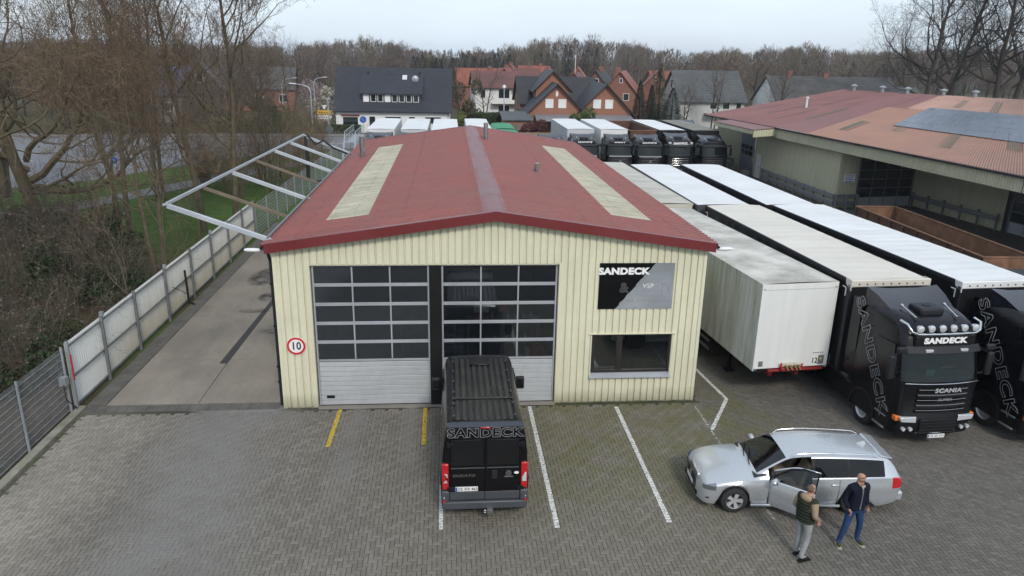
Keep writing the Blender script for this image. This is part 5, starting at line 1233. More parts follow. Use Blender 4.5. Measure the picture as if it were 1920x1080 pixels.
    for z in (.49,.545,.60): MB().box(2.268,2.285,-.30,.30,z,z+.035).build('grille_slat', BLACKM, gr)
    MB().cyl((2.285,0,.585),(1,0,0),.075,.02,20).build('star_badge', CHROME, gr)
    MB().box(2.12,2.292,-.55,.55,.26,.38).build('lower_intake', BLACKM, t, bevel=.02)
    pl = MB().box(2.29,2.30,-.26,.26,.39,.49).build('number_plate', PLATE, t); MB().box(-2.635,-2.622,-.26,.26,.74,.85).build('number_plate', PLATE, t)
    MB().box(-2.66,-2.45,-.78,.78,.30,.55).build('rear_bumper', SILVER, t, bevel=.06, seg=3)
    MB().prism([(-2.36,1.335),(-2.10,1.395),(-2.05,1.375),(-2.33,1.305)], -.56, .56, 'xz').build('roof_spoiler', SILVER, t, bevel=.01)
    MB().tube([(-2.43,0,1.17),(-2.47,.16,1.13),(-2.46,.30,1.15)], .012, 6).build('rear_wiper', BLACKM, t)
    mb = MB(); mb.add([(-1.72,-.02,1.41),(-1.72,.02,1.41),(-1.95,.02,1.39),(-1.95,-.02,1.39),(-1.88,0,1.49),(-1.93,0,1.485)], [(0,1,4),(1,2,5,4),(2,3,5),(3,0,4,5)]); mb.build('antenna_fin', SILVER, t)
    for s in (.05,-.35): MB().tube([(.99,s+.3,1.005),(.93,s,1.03),(.82,s-.25,1.085)], .012, 5).build('wiper', BLACKM, t)
    # interior
    MB().box(-2.3,1.0,-.82,.80,.24,.30).build('floor', INTR, t); MB().prism([(.55,.30),(1.0,.30),(1.0,.96),(.72,1.0),(.50,.88)], -.80, .80, 'xz').build('dashboard', INTR, t, bevel=.03)
    MB().box(-2.3,.9,-.85,-.82,.3,.9).build('inner_panel', INTR, t)
    for y in (.38,-.38):
        st_ = MB().box(-.35,.2,y-.25,y+.25,.36,.56).build('seat', BEIGE, t, bevel=.05, seg=3); MB().prism([(-.30,.55),(-.16,.56),(-.38,1.14),(-.50,1.12)], y-.24, y+.24, 'xz').build('seat_back', BEIGE, st_, bevel=.04); MB().box(-.56,-.46,y-.13,y+.13,1.14,1.27).build('head_restraint', INTR, st_, bevel=.03)
    MB().box(-1.2,-.75,-.7,.7,.36,.58).box(-1.3,-1.15,-.7,.7,.58,1.12).build('rear_bench', INTR, t, bevel=.04)
    mb = MB(); mb.lathe([(.17,-.012),(.19,0),(.17,.012)], 20, cap=False); mb.build('steering_wheel', BLACKM, t, loc=(.42,.38,.90), rot=(0,R(-65),0))
    MB().box(.55,.75,-.5,-.15,1.0,1.03).build('blue_folder', mat('pale_blue_folder', (.15,.32,.5), .5), t)
    return t
estate_car((8.24,15.455,0), R(175.8))

# ================================================================== PEOPLE
SKIN = mat('skin', (.42,.22,.155), .55, var=.08, vscale=8); HAIR = mat('grey_brown_hair', (.12,.08,.055), .8, var=.2, vscale=20); BEARD = mat('stubble', (.16,.085,.055), .8, var=.2, vscale=30)
def cloth(name, col, bs=40): return mat(name, col, .9, var=.15, vscale=5, bmp=.4, bscale=bs, spec=.15)
def skin_figure(name, joints, edges, mats, classify, parent, lv=2):
    names = list(joints); me = bpy.data.meshes.new(name); me.from_pydata([joints[n][0] for n in names], [(names.index(a), names.index(b)) for a, b in edges], [])
    o = bpy.data.objects.new(name, me); COL.objects.link(o)
    o.modifiers.new('skin', 'SKIN')
    for i, n in enumerate(names):
        sv = me.skin_vertices[0].data[i]; r = joints[n][1]; sv.radius = r if isinstance(r, tuple) else (r, r); sv.use_root = (i == 0)
    s = o.modifiers.new('sub', 'SUBSURF'); s.levels = lv; s.render_levels = lv
    dg = bpy.context.evaluated_depsgraph_get(); dg.update(); em = bpy.data.meshes.new_from_object(o.evaluated_get(dg)); bpy.data.objects.remove(o)
    em.materials.clear()
    for m in mats: em.materials.append(m)
    for p in em.polygons: p.use_smooth = True; p.material_index = classify(p.center)
    em.name = name; return put(em, name, parent)
def ellipsoid(mb, c, r, n=14, m=9):
    rows = []
    for i in range(m+1):
        a = math.pi*i/m; rows.append([(c[0]+r[0]*math.sin(a)*math.cos(2*math.pi*j/n), c[1]+r[1]*math.sin(a)*math.sin(2*math.pi*j/n), c[2]-r[2]*math.cos(a)) for j in range(n)])
    mb.grid(rows, True)
def hand(parent, wrist, dirv, side, m=SKIN):
    """five separate fingers, slightly curled"""
    w = Vector(wrist); d = Vector(dirv).normalized(); a = Vector((0,1,0)); a = (a-d*a.dot(d)).normalized(); b = d.cross(a)
    mb = MB(); mb.grid([[w+d*t+a*(x*h)+b*(y*.014) for x, y in ((-1,-1),(1,-1),(1.1,0),(1,1),(-1,1),(-1.1,0))] for t, h in ((0,.024),(.03,.036),(.07,.042),(.095,.040))], True)
    for k, (off, ln) in enumerate(((-.032,.066),(-.011,.078),(.011,.074),(.031,.058))):
        p = w+d*.088+a*off; mb.tube([p, p+d*ln*.4+b*.006*side, p+d*ln*.75+b*.022*side, p+d*ln*.9+b*.04*side], [.0095,.009,.008,.006], 6)
    p = w+d*.03-a*.036; mb.tube([p, p-a*.025+d*.03+b*.008*side, p-a*.03+d*.062+b*.018*side], [.012,.010,.007], 6)
    return mb.build('hand', m, parent, smooth=60)
def person(label, loc, rz, top, legs, shoes, pose, H_=1.0, face_tilt=0):
    p = thing('person', label, 'person', loc, rz); p.scale = (1.04,1.04,1.03); J = pose['J']
    edges = [('pelvis','spine'),('spine','chest'),('chest','upper'),('upper','neck'),('neck','jaw'),('jaw','head'),('head','crown'),
             ('upper','shL'),('shL','elL'),('elL','wrL'),('upper','shR'),('shR','elR'),('elR','wrR'),
             ('pelvis','hipL'),('hipL','knL'),('knL','anL'),('anL','toL'),('pelvis','hipR'),('hipR','knR'),('knR','anR'),('anR','toR')]
    def near(c, a, b):
        a, b = Vector(J[a][0]), Vector(J[b][0]); t = max(0, min(1, (c-a).dot(b-a)/(b-a).length_squared)); return (c-(a+(b-a)*t)).length
    def cls(c):
        arm = min(near(c,'shL','elL'),near(c,'elL','wrL'),near(c,'shR','elR'),near(c,'elR','wrR')); leg = min(near(c,'hipL','knL'),near(c,'knL','anL'),near(c,'hipR','knR'),near(c,'knR','anR'))
        if c.z > pose.get('neckline', 1.52) and (abs(c.x) < .085 or c.z > 1.58): return 0
        if c.z < .10: return 3
        if arm < leg and arm < .09 and c.z < 1.45 and (abs(c.x) > .15): return 4
        return 1 if c.z > pose.get('waist', .93) else 2
    b = skin_figure('body', J, edges, [SKIN, top, legs, shoes, pose.get('sleeve', top)], cls, p)
    hx, hy, hz = J['head'][0]; fw = Vector(pose.get('face', (0,-1,0))).normalized(); sd = Vector((-fw.y, fw.x, 0)).normalized(); up = Vector((0,0,1))
    C_ = Vector((hx,hy,hz))
    mb = MB(); q = C_+fw*.088-up*.012; mb.add([q+up*.035-fw*.012, q+fw*.028-up*.015, q+sd*.018-up*.02-fw*.006, q-sd*.018-up*.02-fw*.006], [(0,1,2),(0,3,1),(1,3,2),(0,2,3)]); mb.build('nose', SKIN, b)
    EYE = bpy.data.materials.get('eye_dark') or mat('eye_dark', (.03,.02,.018), .3)
    for s in (-1,1):
        mb = MB(); ellipsoid(mb, C_+fw*.083+sd*s*.032+up*.012, (.013,.013,.008), 8, 6); mb.build('eye', EYE, b, smooth=80)
        mb = MB(); mb.tube([C_+fw*.089+sd*s*.05+up*.028, C_+fw*.095+sd*s*.03+up*.034, C_+fw*.096+sd*s*.012+up*.03], .005, 5); mb.build('eyebrow', HAIR, b)
        mb = MB(); ellipsoid(mb, C_+sd*s*.083-fw*.008-up*.005, (.014,.022,.034), 8, 6); mb.build('ear', SKIN, b, smooth=80)
    mb = MB(); mb.tube([C_+fw*.088+sd*.022-up*.055, C_+fw*.096-up*.053, C_+fw*.088-sd*.022-up*.055], .005, 5); mb.build('mouth', mat('lips', (.28,.10,.085), .5) if 'lips' not in bpy.data.materials else bpy.data.materials['lips'], b)
    return p, b, C_, fw, sd
def base_pose(spread=.12, arms=None):
    J = {'pelvis':((0,.0,.96),(.18,.14)),'spine':((0,.005,1.12),(.185,.15)),'chest':((0,.0,1.30),(.205,.155)),'upper':((0,.01,1.43),(.13,.10)),'neck':((0,-.005,1.53),(.062,.065)),
         'jaw':((0,-.022,1.60),(.066,.078)),'head':((0,-.015,1.68),(.082,.098)),'crown':((0,-.008,1.755),(.062,.075)),
         'hipL':((.10,.0,.88),.10),'knL':((spread,-.025,.50),.070),'anL':((spread+.02,.03,.085),.052),'toL':((spread+.05,-.16,.045),.045),
         'hipR':((-.10,.0,.88),.10),'knR':((-spread,-.025,.50),.070),'anR':((-spread-.02,.03,.085),.052),'toR':((-spread-.05,-.16,.045),.045)}
    for s, k in ((1,'L'),(-1,'R')):
        J['sh'+k] = ((s*.185,.01,1.425),.085); J['el'+k] = ((s*.275,.075,1.17),.062); J['wr'+k] = ((s*.225,-.07,.965),.045)
    return J
# --- person facing the camera, navy jacket
NAVY = cloth('navy_fleece', (.008,.011,.022)); JEANS = cloth('blue_jeans', (.022,.05,.125)); OLIVE = cloth('olive_trainers', (.05,.065,.025))
J = base_pose(.17); J['knR'] = ((-.19,-.03,.5),.07); J['anR'] = ((-.25,.03,.085),.052); J['toR'] = ((-.33,-.12,.045),.045); J['toL'] = ((.22,-.17,.045),.045)
p2, b2, C2, fw, sd = person('bald man in navy jacket and blue jeans, hands in pockets, looking up', (8.95,13.38,0), R(8), NAVY, JEANS, OLIVE, {'J':J,'waist':.90,'neckline':1.515,'face':(0,-1,.05)})
mb = MB(); ellipsoid(mb, C2+Vector((0,-.030,-.062)), (.060,.062,.040)); mb.build('beard', BEARD, b2, smooth=80)
mb = MB(); mb.tube([(-.06,-.07,1.50),(-.075,.0,1.525),(0,.065,1.545),(.075,.0,1.525),(.06,-.07,1.50)], .026, 8); mb.build('collar', NAVY, p2, smooth=60)
mb = MB(); mb.prism([(-.05,1.52),(0,1.43),(.05,1.52)], -.125, -.095, 'xz'); mb.build('undershirt', cloth('cream_shirt', (.42,.36,.28)), p2)
MB().box(-.005,.005,-.148,-.10,.95,1.44).build('zip', GREYTX, p2)
for s in (-1,1):
    hand(b2, (s*.225,-.075,.965), (-s*.35,-.25,-1), s)
    MB().box(s*.17-.045,s*.17+.05,-.12,-.03,.835,.90).build('pocket', JEANS, p2, bevel=.02)
    x, y = (J['toL' if s > 0 else 'toR'][0][0], J['toL' if s > 0 else 'toR'][0][1]); a = J['anL' if s > 0 else 'anR'][0]
    mb = MB(); mb.bar((a[0],a[1]+.06,.012),(x,y-.04,.012),.095,.024); mb.build('shoe_sole', cloth('pale_sole', (.35,.33,.25)) if 'pale_sole' not in bpy.data.materials else bpy.data.materials['pale_sole'], p2, bevel=.01)
mb = MB(); mb.tube([(.205,-.11,.985),(.245,-.06,.975)], .03, 8); mb.build('wrist_watch', CHROME, p2)
mb = MB(); ellipsoid(mb, (0,0.0,.945), (.195,.148,.05), 20, 8); mb.build('jacket_hem', NAVY, p2, smooth=80)
# --- person seen from behind and the side, olive vest
SAND = cloth('sand_hoodie', (.30,.225,.155)); VEST = cloth('dark_olive_vest', (.028,.034,.022)); GJEAN = cloth('light_grey_jeans', (.27,.28,.28)); BLKS = cloth('black_trainers', (.014,.014,.015))
J = base_pose(.10); J['neck'] = ((0,-.02,1.52),(.062,.065)); J['jaw'] = ((0,-.05,1.59),(.066,.078)); J['head'] = ((0,-.05,1.67),(.082,.098)); J['crown'] = ((0,-.04,1.745),(.062,.075))
J['wrL'] = ((.20,-.16,1.0),.045); J['elL'] = ((.27,.05,1.16),.065); J['wrR'] = ((-.20,-.16,1.0),.045); J['toL'] = ((.12,-.20,.045),.045); J['anL'] = ((.10,.0,.085),.052); J['anR'] = ((-.11,.10,.085),.052); J['toR'] = ((-.15,-.10,.045),.045)
p1, b1, C1, fw, sd = person('man in dark olive quilted vest over sand hoodie, light grey jeans, facing the other', (7.60,12.99,0), R(112), VEST, GJEAN, BLKS, {'J':J,'waist':.93,'neckline':1.50,'sleeve':SAND,'face':(-.15,-1,-.12)})
for i in range(7):   # quilted rolls of the vest
    z = .94+i*.073; k = 1-.10*abs(i-4)/4; mb = MB(); ellipsoid(mb, (0,.002,z), (.232*k,.185*k,.046), 22, 8); mb.build('vest_quilt', VEST, p1, smooth=80)
mb = MB(); ellipsoid(mb, (0,.075,1.485), (.135,.085,.085), 16, 9); mb.build('hood', SAND, p1, smooth=80)
mb = MB(); mb.tube([(-.07,-.07,1.475),(-.10,.0,1.495),(-.06,.07,1.51),(0.06,.07,1.51),(.10,.0,1.495),(.07,-.07,1.475)], .032, 8); mb.build('hood_collar', SAND, p1, smooth=60)
mb = MB(); ellipsoid(mb, C1+Vector((0,.028,-.005)), (.089,.082,.078), 16, 10); mb.build('hair', HAIR, b1, smooth=80)
mb = MB(); ellipsoid(mb, C1+Vector((0,-.035,-.065)), (.058,.058,.038)); mb.build('beard', BEARD, b1, smooth=80)
mb = MB(); mb.tube([C1+Vector((.085,.0,.012)), C1+Vector((.06,-.095,.012)), C1+Vector((-.06,-.095,.012)), C1+Vector((-.085,.0,.012))], .005, 5); mb.build('glasses', BLACKM, b1)
for s in (-1,1):
    hand(b1, (s*.20,-.165,.995), (-s*.25,-.35,-1), s)
    a = J['anL' if s > 0 else 'anR'][0]; q = J['toL' if s > 0 else 'toR'][0]; mb = MB(); mb.bar((a[0],a[1]+.06,.012),(q[0],q[1]-.05,.012),.095,.024); mb.build('shoe_sole', BLKS, p1, bevel=.01)
MB().box(.12,.17,-.20,-.15,.98,1.10).build('orange_lanyard', ORANGEL, p1, bevel=.01)
# ================================================================== STORAGE HALL on the right
hall = thing('storage_hall', 'wide cream ribbed hall with rust-red corrugated roof, deep eave and solar panels', 'building', (28.35,51.5,0))
O_ = Vector((28.35,51.5,0))
def hl_(p): return tuple(Vector(p)-O_)
EV = [(30.35,18.0,5.0),(29.0,34.9,5.0),(27.1,60.5,5.0),(26.0,74.5,4.9)]; RG = [(66.0,40.0,7.25),(52.3,65.0,7.3),(47.0,74.5,7.3),(43.9,81.5,7.3)]
def pl(tab, s):
    k = s*3; i = min(2, int(k)); f = k-i; return Vector(tab[i]).lerp(Vector(tab[i+1]), f)
def RFP(s, t_, lift=0): p = pl(EV, s).lerp(pl(RG, s), t_); return p+Vector((0,0,lift))
def hall_roof(name, m, s0, s1, t0, t1, lift=0, wave=.16):
    nw = 0; mb = MB(); Ln = 0; N = 60
    ss = [s0+(s1-s0)*i/N for i in range(N+1)]; Ln = sum((RFP(a,t0)-RFP(b,t0)).length for a, b in zip(ss, ss[1:]))
    n = int(Ln/wave)*4; rows = []
    for t_ in np.linspace(t0, t1, 7): rows.append([hl_(RFP(s0+(s1-s0)*i/n, t_, lift+.03*math.cos(math.pi*i/2))) for i in range(n+1)])
    mb.grid(rows); return mb.build(name, m, hall, smooth=70, fixn=False)
ORR = roof_mat('orange_weathered_sheet', (.335,.185,.135), (.25,.15,.12), .6, 0, .25); DKR = roof_mat('dark_red_sheet', (.22,.105,.10), (.15,.085,.08), .5, 0, .3); PALE = roof_mat('salmon_sheet', (.42,.27,.22), (.34,.18,.13), .5, 0, .3)
SB = .60
hall_roof('near_roof', ORR, 0, SB, 0, .62); hall_roof('near_roof_upper', PALE, 0, SB-.04, .615, 1, .006); hall_roof('far_roof', DKR, SB, 1, 0, 1.0, .004); hall_roof('far_roof_upper', DKR, SB-.045, SB+.005, .61, 1, .012)
LIGHTS = mat('mossy_roof_light', (.13,.12,.09), .8, var=.25, vscale=2, dirt=(.08,.08,.05), damt=.6)
for s, a, b in [(.255,.10,.36),(.335,.20,.42),(.41,.12,.33),(.49,.22,.40),(.56,.12,.30),(.28,.70,.92),(.38,.66,.9),(.46,.72,.9),(.66,.2,.5),(.70,.55,.82),(.74,.12,.42),(.78,.5,.8),(.83,.2,.5),(.88,.55,.8),(.92,.2,.45)]:
    hall_roof('roof_light', LIGHTS, s, s+(.016 if s < SB else .010), a, b, .012)
# eave fascia of ribbed sheet and gutter edge
def fascia(p, q, h, name='fascia'):
    p = Vector(p); q = Vector(q); L_ = (q-p).length; n = int(L_/.2); d = (q-p)/n; nn = Vector((-(q-p).y*-1,0,0)); out_ = Vector(((q-p).y, -(q-p).x, 0)).normalized()
    if out_.x > 0: out_ = -out_
    mb = MB(); hi = []; lo = []
    for i in range(n):
        for f, o in ((0,0),(.2,0),(.3,.035),(.9,.035)):
            v = p+d*(i+f)+out_*o; hi.append(hl_(v)); lo.append(hl_(v-Vector((0,0,h))))
    mb.grid([hi, lo]); mb.build(name, CREAM2, hall, fixn=False)
f1 = [(v[0]+.12,v[1],v[2]-.12) for v in EV]
fascia(f1[2], f1[1], .75); fascia(f1[1], f1[0], .75)
for a, b in ((EV[0],EV[1]),(EV[1],EV[2]),(EV[2],EV[3])): MB().bar(hl_((a[0]-.06,a[1],a[2]-.07)), hl_((b[0]-.06,b[1],b[2]-.07)), .12, .10).build('gutter', DARKPL, hall)
# projecting canopy over the far doors
c4 = [(25.2,60.2,4.78),(24.7,68.3,4.78),(26.6,68.6,4.93),(27.15,60.2,4.97)]
mb = MB(); mb.add([hl_(p) for p in c4]+[hl_((p[0],p[1],p[2]-.06)) for p in c4], [(0,1,2,3),(7,6,5,4),(0,4,5,1),(1,5,6,2),(2,6,7,3),(3,7,4,0)]); mb.build('porch_roof', DKR, hall)
fascia((25.25,60.25,4.70), (27.2,60.25,4.86), .55, 'porch_fascia'); fascia((24.75,68.3,4.70), (25.25,60.25,4.70), .3, 'porch_fascia')
# walls
def ribwall(p, q, z0, z1, name='wall', m=CREAM2, per=.2, depth=.035):
    p = Vector((*p,0)); q = Vector((*q,0)); L_ = (q-p).length; n = max(1,int(L_/per)); d = (q-p)/n; out_ = Vector(((q-p).y, -(q-p).x, 0)).normalized()
    lo = []; hi = []
    for i in range(n):
        for f, o in ((0,0),(.2,0),(.3,depth),(.9,depth)): v = p+d*(i+f)+out_*o; lo.append(hl_((v.x,v.y,z0))); hi.append(hl_((v.x,v.y,z1)))
    v = q; lo.append(hl_((v.x,v.y,z0))); hi.append(hl_((v.x,v.y,z1)))
    mb = MB(); mb.grid([lo,hi]); return mb.build(name, m, hall, fixn=False)
ribwall((28.2,66.4), (28.4,51.5), 0, 4.6); ribwall((27.8,75.5), (28.1,69.6), 0, 4.7); ribwall((28.4,51.48), (29.95,51.6), 0, 4.3)
ribwall((35.0,52.4), (35.85,44.0), 0, 4.3); ribwall((36.5,37.3),(37.4,28),0,4.3)
ribwall((24,0),(24,0.001),0,.001) if False else None
MB().box(*[v for v in (28.1-28.35,28.15-28.35,66.4-51.5,69.6-51.5,3.6,4.7)]).build('door_lintel', CREAM2, hall)
MB().prism([(0.3,3),(18,8),(25,-12),(9.3,-34),(8.2,-24),(7.4,-8.2),(6.7,.9),(6.5,1.2),(1.6,1.2),(.3,1.4)], 4.25, 4.40, 'xy').build('soffit', CREAM2, hall)
MB().add([hl_(p) for p in [(27.3,60.4,4.26),(28.3,60.4,4.26),(36.2,44,4.26),(37.5,20,4.26),(30.5,20,4.26),(29.1,34.9,4.26)]], [tuple(range(6))]).build('canopy_soffit', CREAM2, hall)
MB().prism([(1.6,.6),(6.7,1.0),(26,1.5),(26,28),(-.1,26.5),(.05,15)], 0, .01, 'xy').build('inner_floor', CONC, hall)
MB().box(8,8.2,-24,8,0,4.2).box(1.6,8,3.4,3.6,0,4.2).build('inner_wall', INT, hall)
# glazed folding doors
DGL = glass('hall_pane', (.12,.13,.14), .06, .05, opaque=.6); DOORG = mat('grey_door_frame', (.16,.175,.19), .5, .2, var=.1); DOORP = mat('pale_door_panel', (.33,.35,.37), .5, var=.1)
def hall_door(p, q, h, nx, nz, base=.75):
    p = Vector((*p,0)); q = Vector((*q,0)); L_ = (q-p).length; rz = math.atan2((q-p).y, (q-p).x)
    d = MB().box(0,L_,-.04,.04,h-.12,h).box(0,.1,-.04,.04,0,h-.12).box(L_-.1,L_,-.04,.04,0,h-.12).build('glazed_door', DOORG, hall, loc=hl_(p), rot=(0,0,rz))
    cw = (L_-.2)/nx; rh = (h-.12-base)/nz
    for i in range(nx):
        xa = .1+i*cw
        if i: MB().box(xa-.03,xa+.03,-.035,.035,0,h-.12).build('mullion', DOORG, d)
        MB().box(xa+.032,xa+cw-.032,-.02,.02,.03,base-.03).build('kick_panel', DOORP, d)
        for j in range(nz):
            za = base+j*rh; MB().box(xa+.032,xa+cw-.032,-.03,.03,za-.028,za+.028).build('rail', DOORG, d); MB().box(xa+.032,xa+cw-.032,-.008,.008,za+.03,za+rh-.03).build('pane', DGL, d)
hall_door((29.98,51.62),(34.75,52.3),4.22,4,5); hall_door((35.9,43.6),(36.45,37.5),4.22,5,5)
MB().box(34.76-28.35,35.0-28.35,.75,1.0,0,4.2).build('door_pier', CREAM2, hall)
GBD = mat('grey_blue_door', (.17,.19,.22), .5, var=.1)
d = MB().box(-.04,.04,0,3.1,0,3.6).build('roller_door', GBD, hall, loc=hl_((28.12,66.45,0)))
for j in range(2):
    for i in range(3): MB().box(-.05,.05,.25+i*.92,.25+i*.92+.8,1.75+j*.5,2.15+j*.5).build('pane', DGL, d)
wd = MB().box(-.03,.05,0,.95,0,2.1).build('side_door', WHITEP, hall, loc=hl_((28.12,64.8,0)), bevel=.01); MB().box(-.09,-.03,.1,.2,1.0,1.06).build('handle', BLACKM, wd)
MB().box(-.05,0,0,.5,1.3,1.6).build('meter_box', CREAM2, hall, loc=hl_((28.12,66.0,0)))
# crash rails
def crash(p, q, posts, zs=(.45,.95)):
    p = Vector((*p,0)); q = Vector((*q,0)); t = thing('crash_barrier', {0:'steel crash rail along the long hall wall', 1:'steel crash rail along the recessed hall wall', 2:'short steel crash rail left of the roller door', 3:'short steel crash rail round the hall corner below the small sign'}[crash.k], 'barrier', p, 0, 'crash rails along the hall'); crash.k += 1
    for z in zs: MB().bar((0,0,z),tuple((q-p)+Vector((0,0,z))),.07,.30).build('rail', GALVD, t, bevel=.02)
    n = Vector((-(q-p).y,(q-p).x,0)).normalized()*.12
    if n.x < 0: n = -n
    for i in range(posts): v = (q-p)*(i/(posts-1)); MB().box(v.x+n.x-.06,v.x+n.x+.06,v.y+n.y-.06,v.y+n.y+.06,0,1.1).build('post', GALVD, t)
crash.k = 0
crash((27.75,63.6),(27.95,51.0),9); crash((34.55,51.9),(35.4,44.1),6,(.8,)); crash((27.45,74),(27.6,70.2),3); crash((28.05,50.9),(29.75,51.05),3)
# small notice, wall lamp, plants tubs
sn = thing('notice_board', 'small white notice on the hall corner beside the glazed door', 'sign', (29.2,51.42,2.2)); MB().box(-.42,.42,-.02,.0,-.28,.28).build('board', PLATE, sn)
mb = MB(); [mb.box(-.34,.34-.1*(i%2),-.024,-.02,.15-i*.14,.2-i*.14) for i in range(4)]; mb.build('print', BLUEPL, sn)
for i, (x, y) in enumerate([(27.2,68.9),(27.3,66.0)]):
    mb = MB(); mb.lathe([(.35,0),(.45,.55),(.38,.55),(.36,.45)], 14); tag(mb.build('planter', CONC, None, loc=(x,y,0), smooth=40), ['round concrete planter left of the roller door','round concrete planter right of the roller door'][i], 'planter', 'planters at the hall')
MB().box(27.7-28.35,28.0-28.35,56.0-51.5,56.3-51.5,4.3,4.7).build('floodlight', DARKPL, hall)
# roof vents
for i, s in enumerate((.46,.55,.66,.78,.93)):
    p = RFP(s,.985); mb = MB(); mb.lathe([(.16,0),(.16,.45),(.34,.47),(.34,.55),(.1,.68),(.01,.69)], 12); mb.build('roof_vent', GALV, hall, smooth=40, loc=hl_(p))
p = RFP(.80,.42); mb = MB(); mb.lathe([(.1,0),(.1,.9),(.16,.9),(.16,1.0),(.02,1.05)], 10); mb.build('roof_vent', WHITEP, hall, smooth=40, loc=hl_(p))
# solar array: every panel a thing part of the array
PV = mat('solar_cells', (.125,.15,.19), .35, .1, var=.2, vscale=.25, coat=.15, fine=.0, spec=.4); PVF = mat('solar_frame', (.36,.40,.46), .4, .3)
pv = thing('solar_array', 'array of blue-grey solar panels lying on the hall roof', 'solar panels', tuple(RFP(.40,.30)))
base_ = RFP(.40,.30)
s = .50
rows_t = [.285+.075*i for i in range(6)]
for c in range(24):
    s0 = .515-c*.0205; s1 = s0-.0198
    for r in range(5):
        q = [RFP(s0,rows_t[r]+.003,.10)-base_, RFP(s1,rows_t[r]+.003,.10)-base_, RFP(s1,rows_t[r+1]-.003,.10)-base_, RFP(s0,rows_t[r+1]-.003,.10)-base_]
        ctr = sum(q, Vector())/4; mb = MB(); inn = [ctr+(v-ctr)*.975+Vector((0,0,.002)) for v in q]
        mb.add(q+inn+[v-Vector((0,0,.05)) for v in q], [(0,1,5,4),(1,2,6,5),(2,3,7,6),(3,0,4,7),(0,8,9,1),(1,9,10,2),(2,10,11,3),(3,11,8,0)]); mb.cur = 1; mb.add(inn, [(0,1,2,3)])
        mb.build('solar_panel', [PVF, PV], pv, fixn=False)

# ================================================================== HOUSES
def tiles(name, col, dark, sc_=3.2):
    m, t, b, o = nodes_of(name); P = pos(t); g = nd(t, 'TexCoord'); X, Y, Z = sep(t, g.outputs['Object'])
    wv = mth(t, 'ABSOLUTE', mth(t, 'SINE', mth(t, 'MULTIPLY', Z, 14.0))); n1 = noise(t, P, .7, 5, .65); n2 = noise(t, P, 9, 4, .7)
    c = mixc(t, ramp(t, n1, .35, .7), col, dark); c = mixc(t, ramp(t, wv, 0, .35, .55, 0.), c, [x*.45 for x in dark]); c = mixc(t, ramp(t, n2, .45, .75, 0, .4), c, dark)
    t.links.new(c, b.inputs['Base Color']); b.inputs['Roughness'].default_value = .65; bump(t, b, wv, .5, .05); return m
def bricks(name, a, b_):
    m, t, b, o = nodes_of(name); g = nd(t, 'TexCoord'); mp = nd(t, 'Mapping'); mp.inputs['Rotation'].default_value = (R(90),0,0); t.links.new(g.outputs['Object'], mp.inputs[0])
    br = nd(t, 'TexBrick'); br.inputs['Scale'].default_value = 4; br.inputs['Mortar Size'].default_value = .02; br.inputs['Color1'].default_value = (*a,1); br.inputs['Color2'].default_value = (*b_,1); br.inputs['Mortar'].default_value = (.3,.24,.19,1)
    t.links.new(mp.outputs[0], br.inputs['Vector']); c = mixc(t, ramp(t, noise(t, pos(t), .8, 4), .35, .7, 0, .35), br.outputs[0], b_); t.links.new(c, b.inputs['Base Color']); b.inputs['Roughness'].default_value = .85; return m
T_DARK = tiles('dark_blue_tiles', (.022,.026,.036), (.014,.016,.022)); T_BLK = tiles('black_tiles', (.03,.032,.036), (.018,.018,.02)); T_RED = tiles('red_tiles', (.26,.075,.042), (.17,.05,.032)); T_BRN = tiles('brown_red_tiles', (.15,.055,.042), (.09,.04,.035)); T_GRY = tiles('grey_tiles', (.085,.09,.092), (.05,.055,.058)); T_OLD = tiles('old_dark_tiles', (.085,.08,.075), (.035,.035,.035)); T_PUR = tiles('blue_purple_tiles', (.10,.10,.16), (.06,.065,.10))
BRK = bricks('orange_brick', (.30,.115,.062), (.24,.085,.048)); BRKR = bricks('red_brick', (.24,.085,.055), (.18,.06,.042)); STUC = mat('white_render', (.72,.72,.70), .8, var=.05, vscale=.5, dirt=(.5,.49,.45), damt=.25); STUG = mat('pale_grey_render', (.5,.5,.48), .8, var=.08)
HGL = glass('house_pane', (.15,.17,.18), .10, .03, dark=(.02,.024,.028), opaque=.7); SHUT = mat('white_shutter', (.72,.72,.71), .5, var=.04); WINF = mat('white_window_frame', (.70,.71,.71), .4, var=.03)
def window(par, x, z, w_, h_, y, axis='y', frame=None, pane=None, sgn=-1):
    """axis y: set in a wall facing -y at depth y"""
    frame = frame or WINF; pane = pane or HGL; f = .07
    def bx_(a0,a1,d0,d1,z0,z1): return (a0,a1,d0,d1,z0,z1) if axis == 'y' else (d0,d1,a0,a1,z0,z1)
    d0, d1 = (y-.05, y+.02) if sgn < 0 else (y-.02, y+.05)
    o = MB().box(*bx_(x-w_/2,x+w_/2,d0,d1,z,z+f)).box(*bx_(x-w_/2,x+w_/2,d0,d1,z+h_-f,z+h_)).box(*bx_(x-w_/2,x-w_/2+f,d0,d1,z+f,z+h_-f)).box(*bx_(x+w_/2-f,x+w_/2,d0,d1,z+f,z+h_-f)).build('window', frame, par)
    MB().box(*bx_(x-w_/2+f,x+w_/2-f,(d0+d1)/2-.01,(d0+d1)/2+.01,z+f,z+h_-f)).build('pane', pane, o)
    return o
